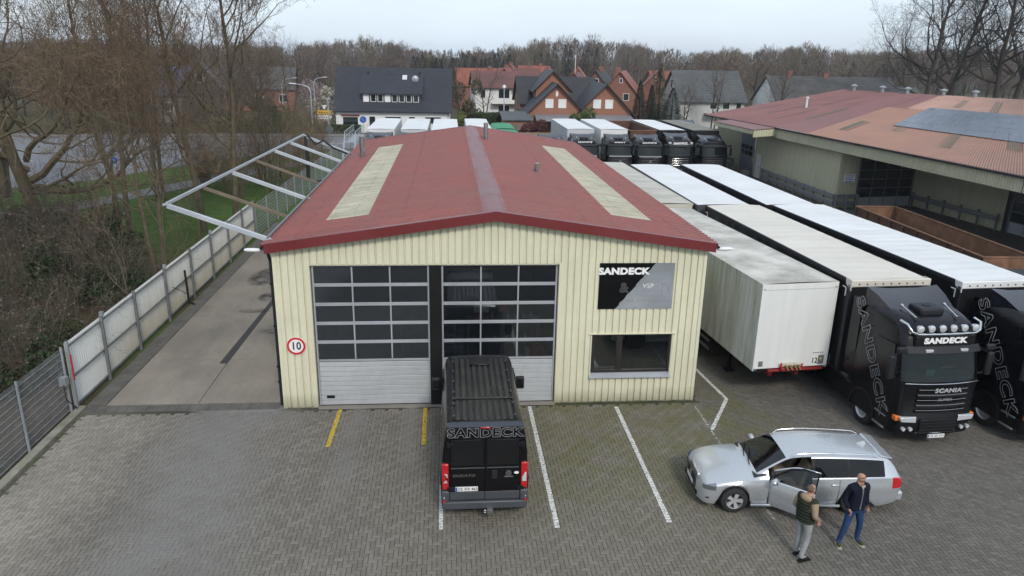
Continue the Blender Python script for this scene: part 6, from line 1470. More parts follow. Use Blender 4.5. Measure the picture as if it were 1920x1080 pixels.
def house(label, x, y, w_, d, ez, rz_, rot, wall, roofm, axis='x', oh=.4, wins=(), gwins=(), chim=None, name='house', hip=0):
    """ridge along local x (axis x) or y; front wall faces local -y, its foot at y=0"""
    h = thing(name, label, 'house', (x,y,0), rot)
    if axis == 'x':
        MB().prism([(0,0),(d,0),(d,ez),(d/2,rz_-.12),(0,ez)], -w_/2, w_/2, 'yz').build('wall', wall, h)
        sl_ = (rz_-ez)/(d/2); th = .14
        for s in (0,1):
            a = [(-oh,ez-oh*sl_),(d/2,rz_),(d/2,rz_-th),(-oh,ez-oh*sl_-th)]; a = a if s == 0 else [(d-q,z) for q,z in a]
            MB().prism(a, -w_/2-oh*.7, w_/2+oh*.7, 'yz').build('roof', roofm, h)
    else:
        MB().prism([(-w_/2,0),(w_/2,0),(w_/2,ez),(0,rz_-.12),(-w_/2,ez)], 0, d, 'xz').build('wall', wall, h)
        sl_ = (rz_-ez)/(w_/2); th = .16
        for s in (-1,1): MB().prism([(s*(w_/2+oh),ez-oh*sl_),(0,rz_),(0,rz_-th),(s*(w_/2+oh),ez-oh*sl_-th)], -oh, d+oh*.5, 'xz').build('roof', roofm, h)
    for (wx, wz, ww, wh, kind) in wins: window(h, wx, wz, ww, wh, -.0, pane=SHUT if kind == 's' else HGL)
    for (wy, wz, ww, wh, side) in gwins: window(h, wy, wz, ww, wh, side*w_/2, 'x', sgn=side)
    if chim:
        for cx, cy, ch in chim: MB().box(cx-.35,cx+.35,cy-.35,cy+.35,rz_-1.2,rz_+ch).build('chimney', BRKR, h); 
    return h
# white house with long dark roof and dormer
hw_ = house('white house with a long dark-tiled roof and a dormer with eight windows', -7.35, 101, 15.0, 12.0, 3.25, 8.3, R(-.7), STUC, T_DARK, 'x', .5, [(-5.6,.8,2.1,1.3,''),(-2.75,.2,.9,2.0,''),(0,.9,2.2,1.3,''),(2.5,1.1,.9,1.1,''),(5.3,1.2,2.2,1.0,'')])
MB().box(-6.8,-4.4,-.14,-.02,2.15,2.35).build('awning', REDTRIM, hw_)
dm = MB().prism([(.9,4.05),(.9,5.0),(4.6,7.2),(4.6,4.0)], -4.05, 3.6, 'yz').build('dormer', GUTM, hw_); MB().prism([(.55,4.95),(.55,5.08),(4.5,7.36),(4.5,7.1)], -4.35, 3.9, 'yz').build('dormer_roof', T_DARK, dm)
for i in range(8): window(dm, -3.55+i*.94, 3.95-.0, .74, 1.0, .9, pane=[SHUT,HGL,HGL,SHUT,HGL,HGL,HGL,HGL][i] if i in (0,3) else HGL)
sk = MB().box(-.3,.3,-.5,.5,0,.1).build('roof_window', WINF, hw_, loc=(1.4,4.0,7.0), rot=(R(33),0,0)); MB().box(-.24,.24,-.44,.44,.1,.11).build('pane', WHITEL, sk)
mb = MB(); mb.lathe([(.02,-.10),(.3,-.05),(.45,0)], 18, ax='y', cap=False); mb.build('satellite_dish', GALV, hw_, loc=(2.85,3.1,6.9), smooth=60)
for x in (-3.6,3.4): MB().cyl((x,4.9,7.5),(0,0,1),.12,.5,10).build('roof_pipe', DARKPL, hw_)
MB().cyl((7.3,-.1,1.5),(0,0,1),.05,3.2,8).build('downpipe', GALV, hw_)
# double-gabled brick house
bh = house('orange brick house, left one of two dark gables with white shutters', 14.1, 98, 7.2, 10, 3.45, 6.9, R(0), BRK, T_BLK, 'y', .6, [(-.95,3.75,1.05,1.15,'s'),(.75,3.75,1.05,1.15,'s')])
bh2 = house('orange brick house, right one of two dark gables with white shutters', 20.6, 98.2, 7.0, 10, 3.45, 6.9, R(0), BRK, T_BLK, 'y', .6, [(-1.1,3.75,1.05,1.15,'s'),(.5,3.75,1.05,1.15,'s')])
house('dark cross-gabled roof rising behind the two brick gables', 15.5, 105.5, 11, 9, 4.2, 7.4, 0, BRK, T_BLK, 'x', .5); house('narrow brick gable with dark roof behind the left brick gable', 14.2, 103, 4.6, 8, 6.1, 8.35, 0, BRK, T_BLK, 'y', .5)
mb = MB(); mb.lathe([(.25,0),(.25,.03)], 14, (0,0,0), 'y'); o = mb.build('oval_plaque', SHUT, bh, loc=(.0,-.05,5.55)); o.scale = (.7,1,1.5)
for k, (xa, xb, lb) in enumerate(((11.2,16.5,'grey lean-to roof below the left brick gable'),(18.4,24.0,'grey lean-to roof below the right brick gable'))):
    pg = thing('lean_to', lb, 'canopy', ((xa+xb)/2,95,0)); w2 = (xb-xa)/2
    MB().prism([(-.2,2.35),(3.0,2.95),(3.0,2.87),(-.2,2.27)], -w2, w2, 'yz').build('roof', mat('lean_to_sheet', (.22,.23,.25), .4, .2, var=.1) if 'lean_to_sheet' not in bpy.data.materials else bpy.data.materials['lean_to_sheet'], pg)
    for i in range(6): MB().box(-w2+i*w2/2.5-.03,-w2+i*w2/2.5+.03,-.2,2.9,2.2,2.26).build('rafter', WOODM, pg)
    for x in (-w2+.2,w2-.2): MB().box(x-.06,x+.06,0,.12,0,2.25).build('post', WOODM, pg)
gg = thing('garage', 'flat-roofed brick garage left of the brick gables', 'garage', (8.6,93,0)); MB().box(-1.7,1.7,0,6,0,2.5).build('wall', BRK, gg); MB().prism([(-.3,2.5),(6.3,3.1),(6.3,3.2),(-.3,2.62)], -1.95, 1.95, 'yz').build('roof', T_GRY, gg); MB().box(-1.2,1.2,-.05,0,.05,2.1).build('door', WOODM, gg)
# two-storey house with balcony
h2 = house('white two-storey house with balcony under a brown-red roof', 8.2, 124, 7.8, 9, 5.4, 7.6, R(3), STUC, T_BRN, 'x', .5, [(-2.6,3.4,.9,1.5,''),(.9,3.2,1.9,1.7,''),(3.0,3.2,1.3,1.7,''),(.9,.6,1.9,1.7,'')])
MB().box(-1.2,3.9,-1.2,0,2.6,2.75).box(-1.2,3.9,-1.2,-1.1,2.75,3.5).build('balcony', STUC, h2); MB().box(2.2,3.9,-1.1,-.02,5.0,5.1).build('awning', REDTRIM, h2)
for k, a in enumerate([
    ('orange-roofed house with a skylight far behind the two-storey house', 6.6, 148, 9, 9, 4.6, 7.6, R(8), BRKR, T_RED, 'x', [(-.2,5.6,.9,.9,'s')], [(1.5,0.5,.4)]),
    ('small red gable just right of the orange-roofed house', 10.4, 142, 5, 9, 4.8, 7.9, R(-10), BRKR, T_RED, 'y', [(0,5.6,.7,.9,'')], [(0,4,.5)]),
    ('low red-roofed house at the left beyond the white roof', 2.2, 152, 5, 8, 4.2, 5.6, 0, BRKR, T_RED, 'x', [], []),
    ('brown gable house left of the dark cross gable', 12.8, 150, 4.6, 8, 5.0, 7.3, R(12), BRKR, T_BRN, 'y', [], []),
    ('red-roofed gable house seen over the brick house ridge', 17.6, 138, 5.2, 9, 5.2, 7.9, R(-14), BRKR, T_BRN, 'y', [(0,5.8,.7,.8,'')], [(0,3,.4)]),
    ('pale brown roofed house at the back of the red-roof group', 15.5, 160, 8, 8, 5.2, 7.6, 0, BRKR, T_BRN, 'x', [], [(2,4,.5)]),
    ('brick gable house with antenna pole in the red-roof group', 21.8, 132, 5, 9, 5.0, 7.5, R(-16), BRKR, T_BRN, 'y', [(0,5.4,.8,.9,'')], [(0,3,.6)]),
    ('brick gable house with steep black roof', 23.4, 120, 5.2, 9, 4.9, 8.2, R(-20), BRKR, T_BLK, 'y', [(.2,6.0,.6,.9,'')], [(.2,4,.5)]),
    ('large brick gable house with red roof and small white window', 26.4, 116, 7.2, 10, 4.1, 8.2, R(-18), BRKR, T_RED, 'y', [(.2,6.4,.5,.7,''),(1.1,3.8,.95,1.1,''),(-1.6,3.8,.95,1.1,'')], [(-.6,2.5,.5)]),
    ('red-roofed brick house behind the dark conifers', 34.6, 124, 8, 10, 4.2, 8.2, R(-14), BRKR, T_RED, 'y', [(1.4,4.0,1.1,1.0,''),(-.3,6.6,.5,.6,'')], [(.6,3,.6)]),
    ('small red roof peeping over the trees left of the dark cross gable', 13.6, 168, 5, 7, 5.6, 8.2, R(-8), BRKR, T_RED, 'y', [], [(0,3,.4)]),
    ('low orange roof far back in the red-roof group', 19.6, 165, 7, 8, 5.4, 8.0, R(10), BRKR, T_RED, 'x', [], [(1.5,4,.5)]),
    ('far brick gable right of the antenna pole', 25.4, 150, 5, 8, 5.3, 8.2, R(-12), BRKR, T_RED, 'y', [(0,6,.7,.8,'')], []),
    ('orange roof end visible right of the conifers', 38.6, 134, 4, 6, 6.2, 8.0, 0, BRKR, T_RED, 'x', [], [])]):
    lb, x, y, w_, d, ez, rz__, rt, wl, rf, ax, wi, ch = a; house(lb, x, y, w_, d, ez, rz__, rt, wl, rf, ax, .35, wi, (), ch)
MB().tube([(0,2,7),(0,2,10.5)], .05, 6).build('antenna_pole', WHITEP, [o for o in COL.objects if o.get('label','').startswith('brick gable house with antenna')][0])
# grey-roofed house and long low roof
h5 = house('house with broad grey tiled roof and white front beside the conifers', 40.0, 112, 10.2, 9, 4.5, 8.5, R(2), STUG, T_GRY, 'x', .5, [(.2,2.8,1.2,1.4,''),(2.2,2.8,1.2,1.4,''),(4.2,2.8,.9,1.4,'')], [(4.5,5.8,1.0,1.3,-1)])
MB().box(-1.2,5.2,-1.4,0,2.2,2.4).box(-1.2,5.2,-1.4,-1.3,2.4,3.1).build('balcony', STUG, h5)
house('long house with old dark tiled roof and brick chimney behind the hall', 57.0, 106, 19.0, 9, 4.6, 8.05, R(0), STUC, T_OLD, 'x', .4, [], [], [(-6.2,4.5,.8),(-.6,4.5,.5)]); house('lower dark-roofed annex right of the long old roof', 69.5, 109, 6, 8, 4.2, 6.6, R(0), STUC, T_OLD, 'x', .4)
# houses glimpsed through the left trees
hl2 = house('blue-roofed house seen through the bare trees on the left', -41.5, 112, 9, 9, 4.2, 7.8, R(12), mat('dim_render', (.22,.21,.19), .8), T_PUR, 'x', .4, [(-2,1.6,1.2,1.2,''),(1.5,1.6,1.2,1.2,'')]); house('dark gabled house end seen through the bare trees', -35.6, 113, 5.5, 9, 5.0, 8.6, R(14), mat('dark_cladding', (.06,.05,.045), .8), T_GRY, 'y', .5, [(0,5.6,1.0,1.2,'')])
house('long brown-roofed house farther behind the left trees', -33, 136, 12, 9, 4.0, 7.4, R(8), BRKR, T_OLD, 'x', .4, [(-4,1.5,1.4,1.3,''),(0,1.5,1.4,1.3,''),(4,1.5,1.4,1.3,'')]); house('small red-roofed house beside the pink blossom', -17.0, 150, 7, 7, 4.0, 6.4, 0, BRKR, T_RED, 'x', .4)
# timber fence panels behind the rear yard
tf = thing('timber_fence', 'light timber board fence behind the lone tractor unit', 'fence', (7.6,85.2,0))
TIMB = mat('pale_timber', (.30,.23,.15), .8, var=.2, vscale=2)
bm_ = MB().box(-.055,.055,-.012,.012,.05,1.85).mesh('board', TIMB)
for i in range(44): put(bm_, 'board', tf, (.07+i*.125,0,rnd.uniform(-.02,.02)))
for z in (.4,1.5): MB().box(0,5.5,.013,.06,z,z+.09).build('rail', TIMB, tf)
# ================================================================== TREES AND PLANTS
def bark(name, a, b_, moss=None, amt=.4):
    return mat(name, a, .9, var=.3, vscale=3, dirt=moss or b_, damt=amt, dscale=2.5, fine=.3, spec=.2)
BARK = bark('robinia_bark', (.125,.10,.07), (.05,.04,.03), (.085,.085,.035), .5); BARKD = bark('dark_bark', (.06,.052,.045), (.03,.027,.024)); TWIG = mat('brown_twigs', (.175,.132,.09), .9, var=.25, vscale=.6, spec=.1); TWIGD = mat('grey_brown_twigs', (.115,.092,.075), .9, var=.3, vscale=.15, spec=.1)
PODS = mat('dry_seed_pods', (.125,.075,.052), .8, var=.3, vscale=2, spec=.2); BUDS = mat('brown_buds', (.22,.16,.12), .9, var=.3, vscale=2, spec=.1)
def leafm(name, a, var=.35, vs=1.5): return mat(name, a, .6, var=var, vscale=vs, spec=.3, isl=.45)
IVY = leafm('ivy_leaves', (.03,.05,.017)); HEDGE = leafm('hedge_leaves', (.045,.075,.022)); YHEDGE = leafm('yellow_green_leaves', (.12,.14,.03)); CONI = leafm('conifer_needles', (.02,.04,.022)); LGREEN = leafm('young_green_leaves', (.07,.11,.03)); PINK = leafm('pink_blossom', (.36,.27,.29)); WHITEB = leafm('white_blossom', (.40,.39,.32)); REDB = leafm('red_brown_foliage', (.10,.035,.028))
def rv(r, s=1): return Vector((r.gauss(0,1), r.gauss(0,1), r.gauss(0,1)))*s
class Tree:
    def __init__(s, seed, levels=4, side=(7,5,4,3,3), up=.12, wob=.18, twig_r=.006, pods=0):
        s.r = random.Random(seed); s.w = MB(); s.t = MB(); s.p = MB(); s.levels = levels; s.side = side; s.up = up; s.wob = wob; s.twig_r = twig_r; s.pods = pods
    def branch(s, p, d, ln, rad, lv, kids, spread=(.5,1.0), t0=.3):
        r = s.r; n = max(2, min(9, int(ln/.45)+2)) if lv < s.levels else 3
        pts = [Vector(p)]; rs = [rad]; d = Vector(d).normalized(); dirs = [d]
        for i in range(n):
            d = (d+rv(r, s.wob*(1 if lv else .35))+Vector((0,0,s.up*(1 if lv < s.levels else .3)))).normalized()
            pts.append(pts[-1]+d*ln/n); f = (i+1)/n; rs.append(max(s.twig_r*.6, rad*(1-f*(.80 if lv else .62)))); dirs.append(d)
        (s.w if lv < s.levels-1 else s.t).tube(pts, rs, s.side[min(lv, len(s.side)-1)], cap=False)
        if lv >= s.levels:
            if s.pods and r.random() < s.pods*.45:
                for _ in range(r.randint(2,5)):
                    c = pts[-1]+rv(r,.10); h = r.uniform(.05,.11); w_ = .014; a = r.uniform(0,3.14); q = Vector((math.cos(a),math.sin(a),0))*w_
                    s.p.add([c-q, c+q, c+q*.8-Vector((0,0,h)), c-q*.8-Vector((0,0,h))], [(0,1,2,3)])
            return
        k = kids[lv]
        for i in range(k):
            f = t0+(1-t0)*(i+r.uniform(.1,.9))/k; f = min(.98, f); x = f*n; j = min(n-1, int(x)); q = pts[j].lerp(pts[j+1], x-j); dd = dirs[j]
            a = r.uniform(*spread); o = dd.orthogonal(); o.rotate(Matrix.Rotation(r.uniform(0,6.28), 3, dd)); nd_ = (dd*math.cos(a)+o*math.sin(a)).normalized()
            s.branch(q, nd_, ln*r.uniform(.38,.68)*(1.05-.35*f), max(s.twig_r, rs[j]*r.uniform(.42,.62)), lv+1, kids, spread, .15)
        # the leader forks at its tip
        if lv < s.levels-1:
            for _ in range(2): s.branch(pts[-1], (d+rv(r,.35)).normalized(), ln*r.uniform(.35,.5), rs[-1]*.9, lv+1, kids, spread, .15)
def tree_thing(name, label, loc, rz, T, bm, tm, pm=None, group=None, cat='tree'):
    t = thing(name, label, cat, loc, rz, group)
    T.w.build('trunk', bm, t, smooth=70, fixn=False); T.t.build('crown', tm, t, fixn=False)
    if T.p.v: T.p.build('seed_pods', pm or PODS, t, fixn=False, kind='stuff')
    return t
def near_tree(label, x, y, h, rad, seed, lean=(0,0), kids=(9,6,5,5), stems=1, pods=.25, spread=(.45,1.0), limbs=(), up=.10, wob=.16, mats=None, levels=4, t0=.35):
    T = Tree(seed, levels, up=up, wob=wob, pods=pods, twig_r=.0085)
    for k in range(stems):
        a = k*2.1+seed; off = Vector((math.cos(a),math.sin(a),0))*(.25 if stems > 1 else 0)
        T.branch(off, Vector((lean[0]+off.x*.35, lean[1]+off.y*.35, 1)), h*(1-.08*k), rad*(1 if stems == 1 else .8), 0, kids, spread, t0)
    for (z, dx, dy, dz, ln, rr_) in limbs: T.branch((lean[0]*z, lean[1]*z, z), (dx,dy,dz), ln, rr_, 1, kids, spread, .2)
    b, tw = mats or (BARK, TWIG); return tree_thing('bare_tree', label, (x,y,-.05), 0, T, b, tw)
GT = 'bare trees along the left fence'
near_tree('slender bare tree rising behind the white fence, third post from the front', -13.9, 35.0, 8.6, .13, 11, (.02,.0), (9,6,6,4), 2, .45)
near_tree('tall bare tree with brown seed pods, right of the pair near the canopy frame', -13.3, 46.2, 13.5, .20, 23, (.01,0), (11,7,6,5), 1, .45, (.35,.8), up=.14, t0=.3)
near_tree('tall bare tree with brown seed pods, left of the pair near the canopy frame', -14.6, 44.3, 12.5, .19, 37, (-.03,0), (11,7,6,5), 1, .45, (.4,.9), up=.14, t0=.3)
near_tree('bare forked tree between the big mossy tree and the seed-pod pair', -17.6, 41.0, 12.5, .20, 41, (-.02,.02), (10,6,6,5), 2, .4, (.4,.95), up=.12, t0=.25)
near_tree('big gnarled mossy tree with long crooked limbs at the left', -25.0, 46.5, 12.0, .42, 53, (-.06,0), (9,7,6,5), 1, .15, (.5,1.15), limbs=[(1.9,1,.1,.16,9,.20),(2.6,.95,-.25,.7,9.5,.24),(3.2,-.8,.1,.8,8,.22),(2.2,.6,-.7,.25,7,.15),(3.8,.3,-.3,1,8,.2)], up=.05, wob=.24, t0=.3)
near_tree('bare leaning tree at the left edge with mossy limbs', -22.5, 33.0, 12.0, .30, 67, (-.12,.05), (9,7,6,5), 1, .15, (.5,1.1), limbs=[(4.5,1,.2,.5,7,.16),(5.5,.7,-.4,.75,7,.15),(3.2,-.6,-.2,.9,8,.2)], up=.06, wob=.22, t0=.35)
near_tree('bare tree standing behind the gnarled one at far left', -31.5, 55.0, 14.0, .30, 71, (.03,0), (10,6,6,4), 2, .3, (.4,1.0), up=.1, t0=.3)
near_tree('bare tree farther back between road and fence', -20.5, 54.0, 12.5, .2, 83, (.02,0), (9,6,5,3), 2, .5, (.4,.95), up=.12, t0=.3)
near_tree('thin bare tree beside the far wire fence', -13.4, 57.5, 8.0, .11, 91, (.03,0), (8,5,5,3), 2, .2, (.4,.95), up=.12, t0=.25)
# tall trees behind the hall
for i, (x, y, h, rad, seed, lean, lb) in enumerate([(59.5,90,17.0,.36,101,(-.02,0),'tall bare tree behind the hall roof, leftmost, with low limbs'),(63.2,92,17.5,.34,102,(.01,0),'tall bare tree behind the hall roof, second from left'),(68.0,89,19.0,.40,105,(.0,0),'tall bare tree behind the hall roof, third from left'),(72.0,92,19.5,.42,104,(.02,0),'tall bare tree behind the hall roof at the right edge')]):
    near_tree(lb, x, y, h, rad, seed, lean, (11,7,6,5), 1, 0, (.45,1.05), limbs=[(6.0+i,-1,.1,.30,8.5,.17),(7.5,.8,-.2,.6,8,.17),(9,-.7,.2,.7,8,.17)], up=.10, wob=.2, mats=(BARKD, BARKD), t0=.4)

# ---- thicket of bare shrubs along the fence
SHTW = mat('dark_shrub_twigs', (.105,.088,.066), .9, var=.3, vscale=.8, spec=.1); SHBD = mat('dull_buds', (.15,.125,.10), .9, var=.3, vscale=2, spec=.1)
def shrub_mesh(seed, h, spread, n, buds=True, m=None):
    m = m or SHTW
    T = Tree(seed, 2, side=(4,3,3), up=.05, wob=.22, twig_r=.005); r = T.r
    for i in range(n):
        a = r.uniform(0,6.28); k = r.uniform(.1,1)*spread; T.branch((r.gauss(0,.25),r.gauss(0,.25),0), (math.cos(a)*k,math.sin(a)*k,1), h*r.uniform(.6,1.1), .022, 0, (8,6), (.35,1.0), .2)
    mb = MB(); off = 0
    for q in (T.w, T.t): mb.add(q.v, q.f)
    if buds:
        mb.cur = 1
        vs = T.t.v
        for i in range(0, len(vs), 7):
            if r.random() < .22:
                c = Vector(vs[i])+rv(r,.03); u = rv(r,.022); w_ = rv(r,.022); mb.add([c-u, c+w_, c+u, c-w_], [(0,1,2,3)])
    return mb.mesh('branches', [m, SHBD if m is SHTW else BUDS], fixn=False)
SHR = [shrub_mesh(200+i, 2.0+.55*(i % 3), .8, 9) for i in range(5)]
def leaf_cloud(seed, n, r3, size, m, shell=.55, lump=6):
    r = random.Random(seed); mb = MB(); lumps = [(rv(r,.42), r.uniform(.35,.6)) for _ in range(lump)]
    for i in range(n):
        l, k = lumps[r.randrange(lump)]; d = rv(r).normalized()*k*(r.uniform(shell,1)**.5); c = l+d
        c = Vector((c.x*r3[0], c.y*r3[1], c.z*r3[2])); a = rv(r).normalized(); b = a.cross(rv(r)).normalized(); s = size*r.uniform(.6,1.3); a = a*s; b = b*s*.6
        mb.add([c-a, c-b, c+a, c+b], [(0,1,2,3)])
    return mb
IVYM = [leaf_cloud(300+i, 1500, (1.3,1.3,1.2), .075, IVY).mesh('ivy', IVY, fixn=False) for i in range(3)]
rs_ = random.Random(5); taken = []
spots = []
for i in range(900):
    x = rs_.uniform(-27,-11.9); y = rs_.uniform(13,41) if x > -19 else rs_.uniform(20,42)
    if y > 37+.0*x and x > -17 and rs_.random() < .5: continue
    if y > 36-.9*(x+14) or y > 43 or x > -13.0: continue
    if any((x-a)**2+(y-b)**2 < 1.5**2 for a, b in spots): continue
    q = px((x,y,1))
    if not (-160 < q[0] < 560 and q[1] < 1050): continue
    spots.append((x,y))
    if len(spots) >= 120: break
for i, (x, y) in enumerate(spots):
    s = rs_.uniform(.7,1.3)*(1.1 if x < -16 else .75); g = thing('bare_shrub', 'bare brown shrub in the thicket behind the left fence', 'shrub', (x,y,-.06), rs_.uniform(0,6.28), 'shrubs of the thicket behind the left fence')
    g.scale = (s,s,s*rs_.uniform(.8,1.1)); put(SHR[i % 5], 'branches', g)
    if rs_.random() < .65: put(IVYM[i % 3], 'ivy', g, (0,0,rs_.uniform(.6,1.3)))
SHT = [shrub_mesh(260+i, 3.6+.5*i, .55, 14, True, TWIG) for i in range(3)]
for i in range(20):
    x = rs_.uniform(-21,-12.6); y = rs_.uniform(50,74)
    if x < -12.6-(74-y)*.0-8+(y-50)*.22 and y > 66: continue
    g = thing('bare_shrub', 'tall tan bare shrub on the grass verge behind the canopy frame', 'shrub', (x,y,-.06), rs_.uniform(0,6.28), 'tall shrubs on the grass verge'); k_ = rs_.uniform(.8,1.25); g.scale = (k_,k_,k_); put(SHT[i % 3], 'branches', g)
LIT = MB(); rl = random.Random(9)
for i in range(14000):
    x = rl.uniform(-26,-11.4); y = rl.uniform(13,44); a = rl.uniform(0,6.28); s = rl.uniform(.03,.07); c = Vector((x,y,-.045+rl.uniform(0,.03))); u = Vector((math.cos(a),math.sin(a),rl.uniform(-.3,.3)))*s; w_ = Vector((-math.sin(a),math.cos(a),rl.uniform(-.3,.3)))*s*.6
    LIT.add([c-u,c-w_,c+u,c+w_], [(0,1,2,3)])
tag(LIT.build('leaf_litter', leafm('fallen_leaves', (.11,.065,.035)), None, fixn=False), 'brown fallen leaves under the thicket', 'leaves', kind='stuff')
GR = MB()
for i in range(26000):
    x = rl.uniform(-27,-11.3); y = rl.uniform(38,72); 
    if x < -16-(y-50)*.25 and y < 52 and x < -24: continue
    h = rl.uniform(.05,.14); a = rl.uniform(0,3.14); u = Vector((math.cos(a),math.sin(a),0))*.012; c = Vector((x,y,-.06)); t_ = c+Vector((rl.gauss(0,.03),rl.gauss(0,.03),h)); GR.add([c-u,c+u,t_], [(0,1,2)])
tag(GR.build('grass_blades', leafm('grass_blades', (.07,.12,.025)), None, fixn=False), 'short green grass on the verge behind the fence', 'grass', kind='stuff')
# thin saplings seen against the fence
for i, (x, y, h) in enumerate([(-12.2,31.5,4.2),(-12.6,28.6,3.6),(-13.0,38.5,5.0),(-12.0,49.5,5.2),(-12.2,53.0,4.6),(-12.4,62,4.4),(-12.8,66,4)]):
    T = Tree(400+i, 3, side=(5,4,3,3), up=.16, wob=.16, twig_r=.006); T.branch((0,0,0), (.05,.05,1), h, .045, 0, (6,5,4), (.4,.9), .25)
    tree_thing('sapling', ['sapling behind the third fence panel','sapling behind the second fence panel','tall sapling behind the far end of the white fence','sapling by the first panels of the far wire fence','sapling by the middle of the far wire fence','sapling behind the far wire fence below the road sign','sapling near the far corner of the wire fence'][i], (x,y,-.05), 0, T, BARK, TWIG)

# ---- garden shrubs, hedges and conifers round the houses
def foliage(name, label, loc, n, r3, size, m, cat='bush', seed=1, lump=6, stem=True, group=None):
    t = thing(name, label, cat, loc, 0, group); mb = leaf_cloud(seed, n, r3, size, m, .4, lump); mb.build('foliage', m, t, fixn=False, loc=(0,0,r3[2]*.95))
    if stem: MB().tube([(0,0,0),(.05,.02,r3[2]*.6),(0,0,r3[2]*1.2)], [.12,.08,.03], 6).build('stem', BARKD, t)
    return t
def hedge(label, p, q, w_, h, m, seed):
    r = random.Random(seed); p = Vector((*p,0)); q = Vector((*q,0)); d = q-p; nrm = Vector((-d.y,d.x,0)).normalized(); mb = MB(); A = int(d.length*(h*2+w_)*130)
    for i in range(A):
        f = r.random(); s_ = r.random(); k = r.uniform(.86,1.02)
        if s_ < .4: c = p+d*f-nrm*w_/2*k+Vector((0,0,r.uniform(.05,h)))
        elif s_ < .6: c = p+d*f+nrm*w_/2*k+Vector((0,0,r.uniform(.05,h)))
        elif s_ < .64: c = (p if r.random() < .5 else q)+nrm*r.uniform(-w_/2,w_/2)+Vector((0,0,r.uniform(.05,h)))
        else: c = p+d*f+nrm*r.uniform(-w_/2,w_/2)+Vector((0,0,h*k))
        a = rv(r).normalized()*.09; b = a.cross(rv(r)).normalized()*.06; c = c-p; mb.add([c-a,c-b,c+a,c+b], [(0,1,2,3)])
    t = thing('hedge', label, 'hedge', p); mb.build('foliage', m, t, fixn=False)
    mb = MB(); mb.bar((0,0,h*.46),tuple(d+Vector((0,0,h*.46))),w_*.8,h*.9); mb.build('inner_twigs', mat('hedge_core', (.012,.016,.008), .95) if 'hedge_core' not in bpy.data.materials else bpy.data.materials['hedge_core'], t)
hedge('dark hedge in front of the white house at left', (-22,99.2), (-11.5,99.6), .9, 1.15, HEDGE, 1); hedge('clipped dark green hedge behind the white trailers', (3.2,99), (9.0,100.5), 1.5, 2.9, HEDGE, 2); hedge('clipped hedge block right of the brick gables', (24.6,99), (30.5,99.5), 2.2, 2.2, YHEDGE, 3); hedge('hedge at the road bend behind the street lamp', (-30,101), (-22,99.5), 1.4, 1.8, HEDGE, 4)
foliage('conical_bush', 'yellow-green conical bush at the right end of the white house', (2.4,97.5,0), 2600, (1.3,1.3,1.75), .14, YHEDGE, 'bush', 11)
foliage('bush', 'round red-brown bush in front of the garage', (10.0,90.0,0), 2600, (1.75,1.5,1.5), .13, REDB, 'bush', 12); foliage('bush', 'light green bush between the two brick gables', (16.9,92.8,0), 3000, (1.7,1.6,2.2), .14, LGREEN, 'bush', 13)
foliage('bush', 'olive bare-ish bush beside the two-storey house', (3.3,115,0), 2600, (2.2,2,3.0), .16, leafm('olive_twigs', (.10,.085,.035)), 'bush', 14)
def conifer(seed, h, r0, n, m, droop=.25):
    r = random.Random(seed); mb = MB()
    for i in range(n):
        f = r.random()**1.25; z = h*(.06+.94*f); rr_ = r0*(1-f)**.85*r.uniform(.55,1.05)+.08; a = r.uniform(0,6.28); c = Vector((math.cos(a)*rr_, math.sin(a)*rr_, z-rr_*droop)); o = Vector((math.cos(a),math.sin(a),-.25))
        s = r.uniform(.25,.5)*(.5+.5*(1-f))*h/9; t_ = Vector((-math.sin(a),math.cos(a),0))*s*.35; mb.add([c-o*s-t_*.6, c-o*s*.9+t_*.6, c+o*s*.6+t_*.3+Vector((0,0,.05)), c+o*s*.6-t_*.3], [(0,1,2,3)])
    return mb
def conif(label, x, y, h, r0, seed, m=CONI, n=2600, group=None):
    t = thing('conifer', label, 'tree', (x,y,0), 0, group); conifer(seed,h,r0,n,m).build('crown', m, t, fixn=False); MB().tube([(0,0,0),(0,0,h*.9)], [.18,.03], 6).build('trunk', BARKD, t)
conif('slim dark conifer left of the pair beside the red-roofed house', 26.8, 104.5, 7.2, 1.3, 21); conif('second slim dark conifer beside the red-roofed house', 28.6, 105, 6.6, 1.2, 22); conif('broad dark conifer in front of the grey-roofed house', 30.6, 101.5, 6.4, 2.2, 23); conif('tall loose green conifer above the dark ones', 30.0, 106, 9.0, 1.7, 24, leafm('spruce_green', (.05,.07,.03)), 1500)
foliage('blossom_tree', 'pale pink blossoming tree left of the white house', (-22.5,128,0), 2200, (2.6,2.4,3.2), .13, PINK, 'tree', 31, 7); foliage('blossom_tree', 'white blossoming shrub at the corner of the white house', (-17.3,107,0), 2200, (2.2,2,2.6), .16, WHITEB, 'shrub', 32, 6)
foliage('blossom_shrub', 'white flowering shrub beside the far wire fence', (-14.3,64,0), 1100, (1.5,1.5,2.0), .06, WHITEB, 'shrub', 33, 7); foliage('bush', 'green bush behind the street lamps on the left', (-25,112,0), 2400, (3.5,2,1.8), .18, HEDGE, 'bush', 34); foliage('bush', 'low green bush in the garden left of the white house', (-19.5,104,0), 2000, (2.2,1.5,1.5), .15, LGREEN, 'bush', 35)
